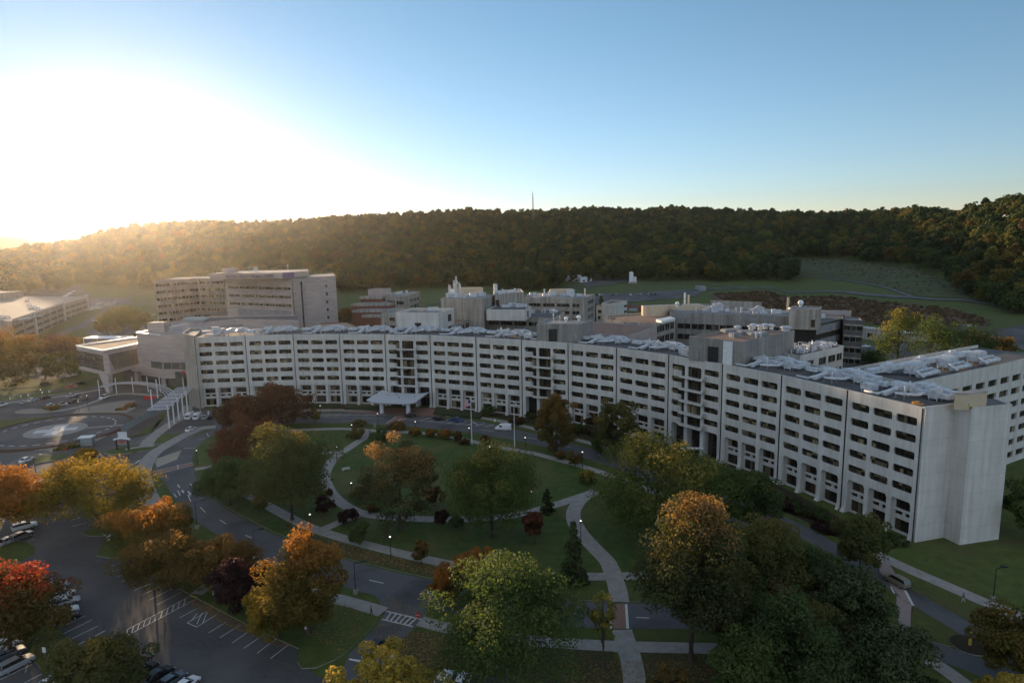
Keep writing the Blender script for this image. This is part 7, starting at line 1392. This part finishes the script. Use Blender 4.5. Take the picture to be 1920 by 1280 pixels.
# ================================================================= PEOPLE
M['skin'] = mat('skin', (.38, .23, .16), .6)
def skinmesh(name, pts, edges, m, root=0, lv=1):
    me = bpy.data.meshes.new(name); me.from_pydata([p[:3] for p in pts], edges, []); o = bpy.data.objects.new(name+'_tmp', me); COL.objects.link(o); o.modifiers.new('s', 'SKIN'); sd = o.modifiers.new('d', 'SUBSURF'); sd.levels = lv; sd.render_levels = lv
    for i, p in enumerate(pts): v = me.skin_vertices[0].data[i]; v.radius = (p[3], p[3]*(p[4] if len(p) > 4 else 1)); v.use_root = (i == root)
    bpy.context.view_layer.update(); out = bpy.data.meshes.new_from_object(o.evaluated_get(bpy.context.evaluated_depsgraph_get())); bpy.data.objects.remove(o); out.name = name; out.materials.clear(); out.materials.append(m)
    out.polygons.foreach_set('use_smooth', [True]*len(out.polygons)); return out
def person(P, rz, label, shirt, trousers, hair=(.03, .02, .015), stride=.35, crouch=0):
    r = empty('person', P, rz, label, 'person'); c = crouch; hz = .92-.42*c; fx = .35*c
    hipL, hipR = (0, .10, hz), (0, -.10, hz); kL = (stride*.5+.30*c, .11, .50-.05*c); kR = (-stride*.25+.28*c, -.11, .48-.05*c); aL = (stride*.75+.05*c, .11, .09); aR = (-stride*.85+.05*c, -.11, .12); tL = (aL[0]+.16, .12, .04); tR = (aR[0]+.15, -.12, .05)
    ch = (.02+fx, 0, hz+.42-.12*c); nk = (.03+fx*1.3, 0, hz+.56-.16*c); hd2 = (.06+fx*1.5, 0, hz+.70-.18*c); tp = (.05+fx*1.55, 0, hz+.82-.18*c)
    sL, sR = (ch[0], .19, ch[2]+.08), (ch[0], -.19, ch[2]+.08); eL = (ch[0]-.12*(1-c)+.2*c, .24, ch[2]-.2); eR = (ch[0]+.10+.1*c, -.24, ch[2]-.2); wL = (eL[0]+.10, .22, ch[2]-.42); wR = (eR[0]+.20, -.20, ch[2]-.36)
    pts = [(0+fx*.2, 0, hz, .13, .8), (fx*.6, 0, hz+.2-.05*c, .12, .8), (*ch, .14, .75), (*nk, .055), (*hd2, .095, .85), (*tp, .07), (*sL, .06), (*eL, .043), (*wL, .03), (*sR, .06), (*eR, .043), (*wR, .03), (*hipL, .085), (*kL, .06), (*aL, .042), (*tL, .035), (*hipR, .085), (*kR, .06), (*aR, .042), (*tR, .035)]
    ed = [(0, 1), (1, 2), (2, 3), (3, 4), (4, 5), (2, 6), (6, 7), (7, 8), (2, 9), (9, 10), (10, 11), (0, 12), (12, 13), (13, 14), (14, 15), (0, 16), (16, 17), (17, 18), (18, 19)]
    for w, s in ((8, 1), (11, -1)):   # short fingers and a thumb
        x, y, z = pts[w][:3]
        k = len(pts); pts.append((x+.03, y, z-.08, .028)); ed.append((w, k))
        for j in range(4): pts.append((x+.02+.018*j, y+s*.004, z-.16+.008*abs(j-1.5), .009)); ed.append((k, len(pts)-1))
        pts.append((x+.07, y-s*.03, z-.09, .010)); ed.append((k, len(pts)-1))
    o = bpy.data.objects.new('body', skinmesh('person_body', pts, ed, M['skin'])); COL.objects.link(o); o.parent = r
    g = 1.16; T_ = [pts[0], pts[1], pts[2], pts[6], pts[7], pts[9], pts[10]]; T_ = [(*p[:3], p[3]*g, *(p[4:])) for p in T_]; T_.append((pts[8][0]*.7+pts[7][0]*.3, pts[8][1], pts[8][2]*.7+pts[7][2]*.3, .04)); T_.append((pts[11][0]*.7+pts[10][0]*.3, pts[11][1], pts[11][2]*.7+pts[10][2]*.3, .04))
    o = bpy.data.objects.new('jacket', skinmesh('person_jacket', T_, [(0, 1), (1, 2), (2, 3), (3, 4), (2, 5), (5, 6), (4, 7), (6, 8)], mat('jacket', shirt, .8))); COL.objects.link(o); o.parent = r
    T_ = [(*p[:3], p[3]*1.15, *(p[4:])) for p in (pts[0], pts[12], pts[13], pts[14], pts[16], pts[17], pts[18])]; o = bpy.data.objects.new('trousers', skinmesh('person_trousers', T_, [(0, 1), (1, 2), (2, 3), (0, 4), (4, 5), (5, 6)], mat('trousers', trousers, .85))); COL.objects.link(o); o.parent = r
    b = MB(); b.ball((tp[0]-.03, 0, tp[2]-.03), .115, 10, 0, (1, .85, .95)); b.build('hair', [mat('hair', hair, .7)], r, world=False, smooth=True)
    b = MB(); b.box((hd2[0]+.105, 0, hd2[2]), (.03, .03, .04)); b.ball((hd2[0]+.085, .035, hd2[2]+.03), .012, 6); b.ball((hd2[0]+.085, -.035, hd2[2]+.03), .012, 6); b.box((hd2[0]+.09, 0, hd2[2]-.05), (.01, .05, .012)); b.build('face_features', [mat('face_feature', (.2, .1, .08), .6)], r, world=False)
    return r
person(G(1806, 1129, .13), rad(150), 'person in a dark top and pale trousers walking on the right sidewalk', (.03, .02, .025), (.45, .45, .45))
person(G(697, 1154, .13), rad(190), 'person in dark clothes walking on the sidewalk towards the striped crosswalk', (.02, .02, .025), (.02, .02, .022)).scale = (1.05,)*3
person(G(224, 1196, .02), rad(60), 'person in dark clothes with a red bag crossing the car park on the painted walkway', (.02, .02, .03), (.06, .05, .05))
person(G(619, 868, .12), rad(100), 'person in black walking on the curved lawn path', (.02, .02, .02), (.03, .03, .03))
person(G(1822, 768, ZR)+Vector((.3, .8, -.1)), rad(200), 'roof worker in a bright yellow green vest crouching by the stair head', (.45, .75, .03), (.03, .03, .04), crouch=1, stride=.1)
q = onroof(13.55, 6.5); person((q.x, q.y, q.z), rad(230), 'roof worker in dark clothes standing among the rooftop pipes', (.06, .04, .035), (.03, .03, .03), stride=.1)
P = G(226, 1196, .02); b = MB(); b.box((P.x+.45, P.y, .75), (.3, .18, .4)); b.tube([(P.x+.35, P.y, .95), (P.x+.45, P.y, 1.15), (P.x+.55, P.y, .95)], .015, 5); tag(b.build('bag', [M['red']]), 'red bag carried by the person crossing the car park', 'bag')
b = MB(); q = onroof(13.82, 2.2); b.box((q.x, q.y, q.z+.35), (1.6, .5, .5), rz=.3); b.box((q.x+.3, q.y-.6, q.z+.15), (1.8, .3, .3), rz=-.2); tag(b.build('building_material', [mat('orange_wrap', (.55, .26, .06), .7)]), 'orange wrapped building material on the roof edge', 'material')
# fallen leaves drifted on the verges and car park edge
rs = np.random.default_rng(31); V = []; F = []
def litter(poly, n, z):
    P = gp(*poly); xs = [p.x for p in P]; ys = [p.y for p in P]; k = 0
    while k < n:
        x, y = rs.uniform(min(xs), max(xs)), rs.uniform(min(ys), max(ys)); c = False
        for i in range(len(P)):
            a, b = P[i], P[i-1]
            if (a.y > y) != (b.y > y) and x < (b.x-a.x)*(y-a.y)/(b.y-a.y)+a.x: c = not c
        if not c: continue
        a = rs.uniform(0, 6.28); s = rs.uniform(.06, .16); o = len(V)
        for j in range(4): V.append((x+s*math.cos(a+j*1.57), y+s*.7*math.sin(a+j*1.57), z+rs.uniform(.0, .05)))
        F.append((o, o+1, o+2, o+3)); k += 1
litter([(656, 1046), (740, 1066), (820, 1083), (900, 1099), (900, 1080), (830, 1066), (700, 1036), (600, 1005)], 2200, .12); litter([(720, 1110), (800, 1150), (790, 1180), (745, 1230), (705, 1230), (700, 1180)], 900, .03); litter([(735, 1222), (778, 1182), (860, 1196), (860, 1250), (740, 1275)], 1800, .13)
litter([(370, 1122), (480, 1180), (560, 1212), (520, 1212), (430, 1175), (350, 1130)], 1500, .03); litter([(255, 1050), (370, 1125), (350, 1130), (240, 1062)], 700, .03); litter([(480, 1120), (640, 1130), (700, 1160), (640, 1225), (560, 1190)], 1500, .16)
litter([(1050, 1240), (1400, 1240), (1400, 1290), (1050, 1290)], 1200, .13); litter([(560, 990), (760, 1050), (760, 1010), (600, 960)], 700, .11); litter([(1200, 1085), (1500, 1085), (1500, 1125), (1200, 1125)], 700, .11); litter([(25, 1190), (117, 1192), (135, 1215), (80, 1257)], 500, .15)
me = bpy.data.meshes.new('fallen_leaves'); me.from_pydata(V, [], F); me.materials.append(mat('fallen_leaf', (.16, .09, .035), .9, (.30, .20, .07), 1.5, 2)); o = bpy.data.objects.new('fallen_leaves', me); COL.objects.link(o); tag(o, 'brown fallen leaves scattered over verges and pavement edges', 'leaves', kind='stuff')
# ================================================================= HAZE
b = MB(); b.box((0, 800, 90), (16000, 16000, 230)); m = bpy.data.materials.new('evening_haze'); m.use_nodes = True; n = m.node_tree; n.nodes.clear()
o_ = n.nodes.new('ShaderNodeOutputMaterial'); v = n.nodes.new('ShaderNodeVolumePrincipled'); v.inputs['Color'].default_value = (.95, .92, .88, 1); v.inputs['Density'].default_value = .00002; v.inputs['Anisotropy'].default_value = .82
n.links.new(v.outputs[0], o_.inputs['Volume']); hz = b.build('haze', [m]); tag(hz, kind='stuff')
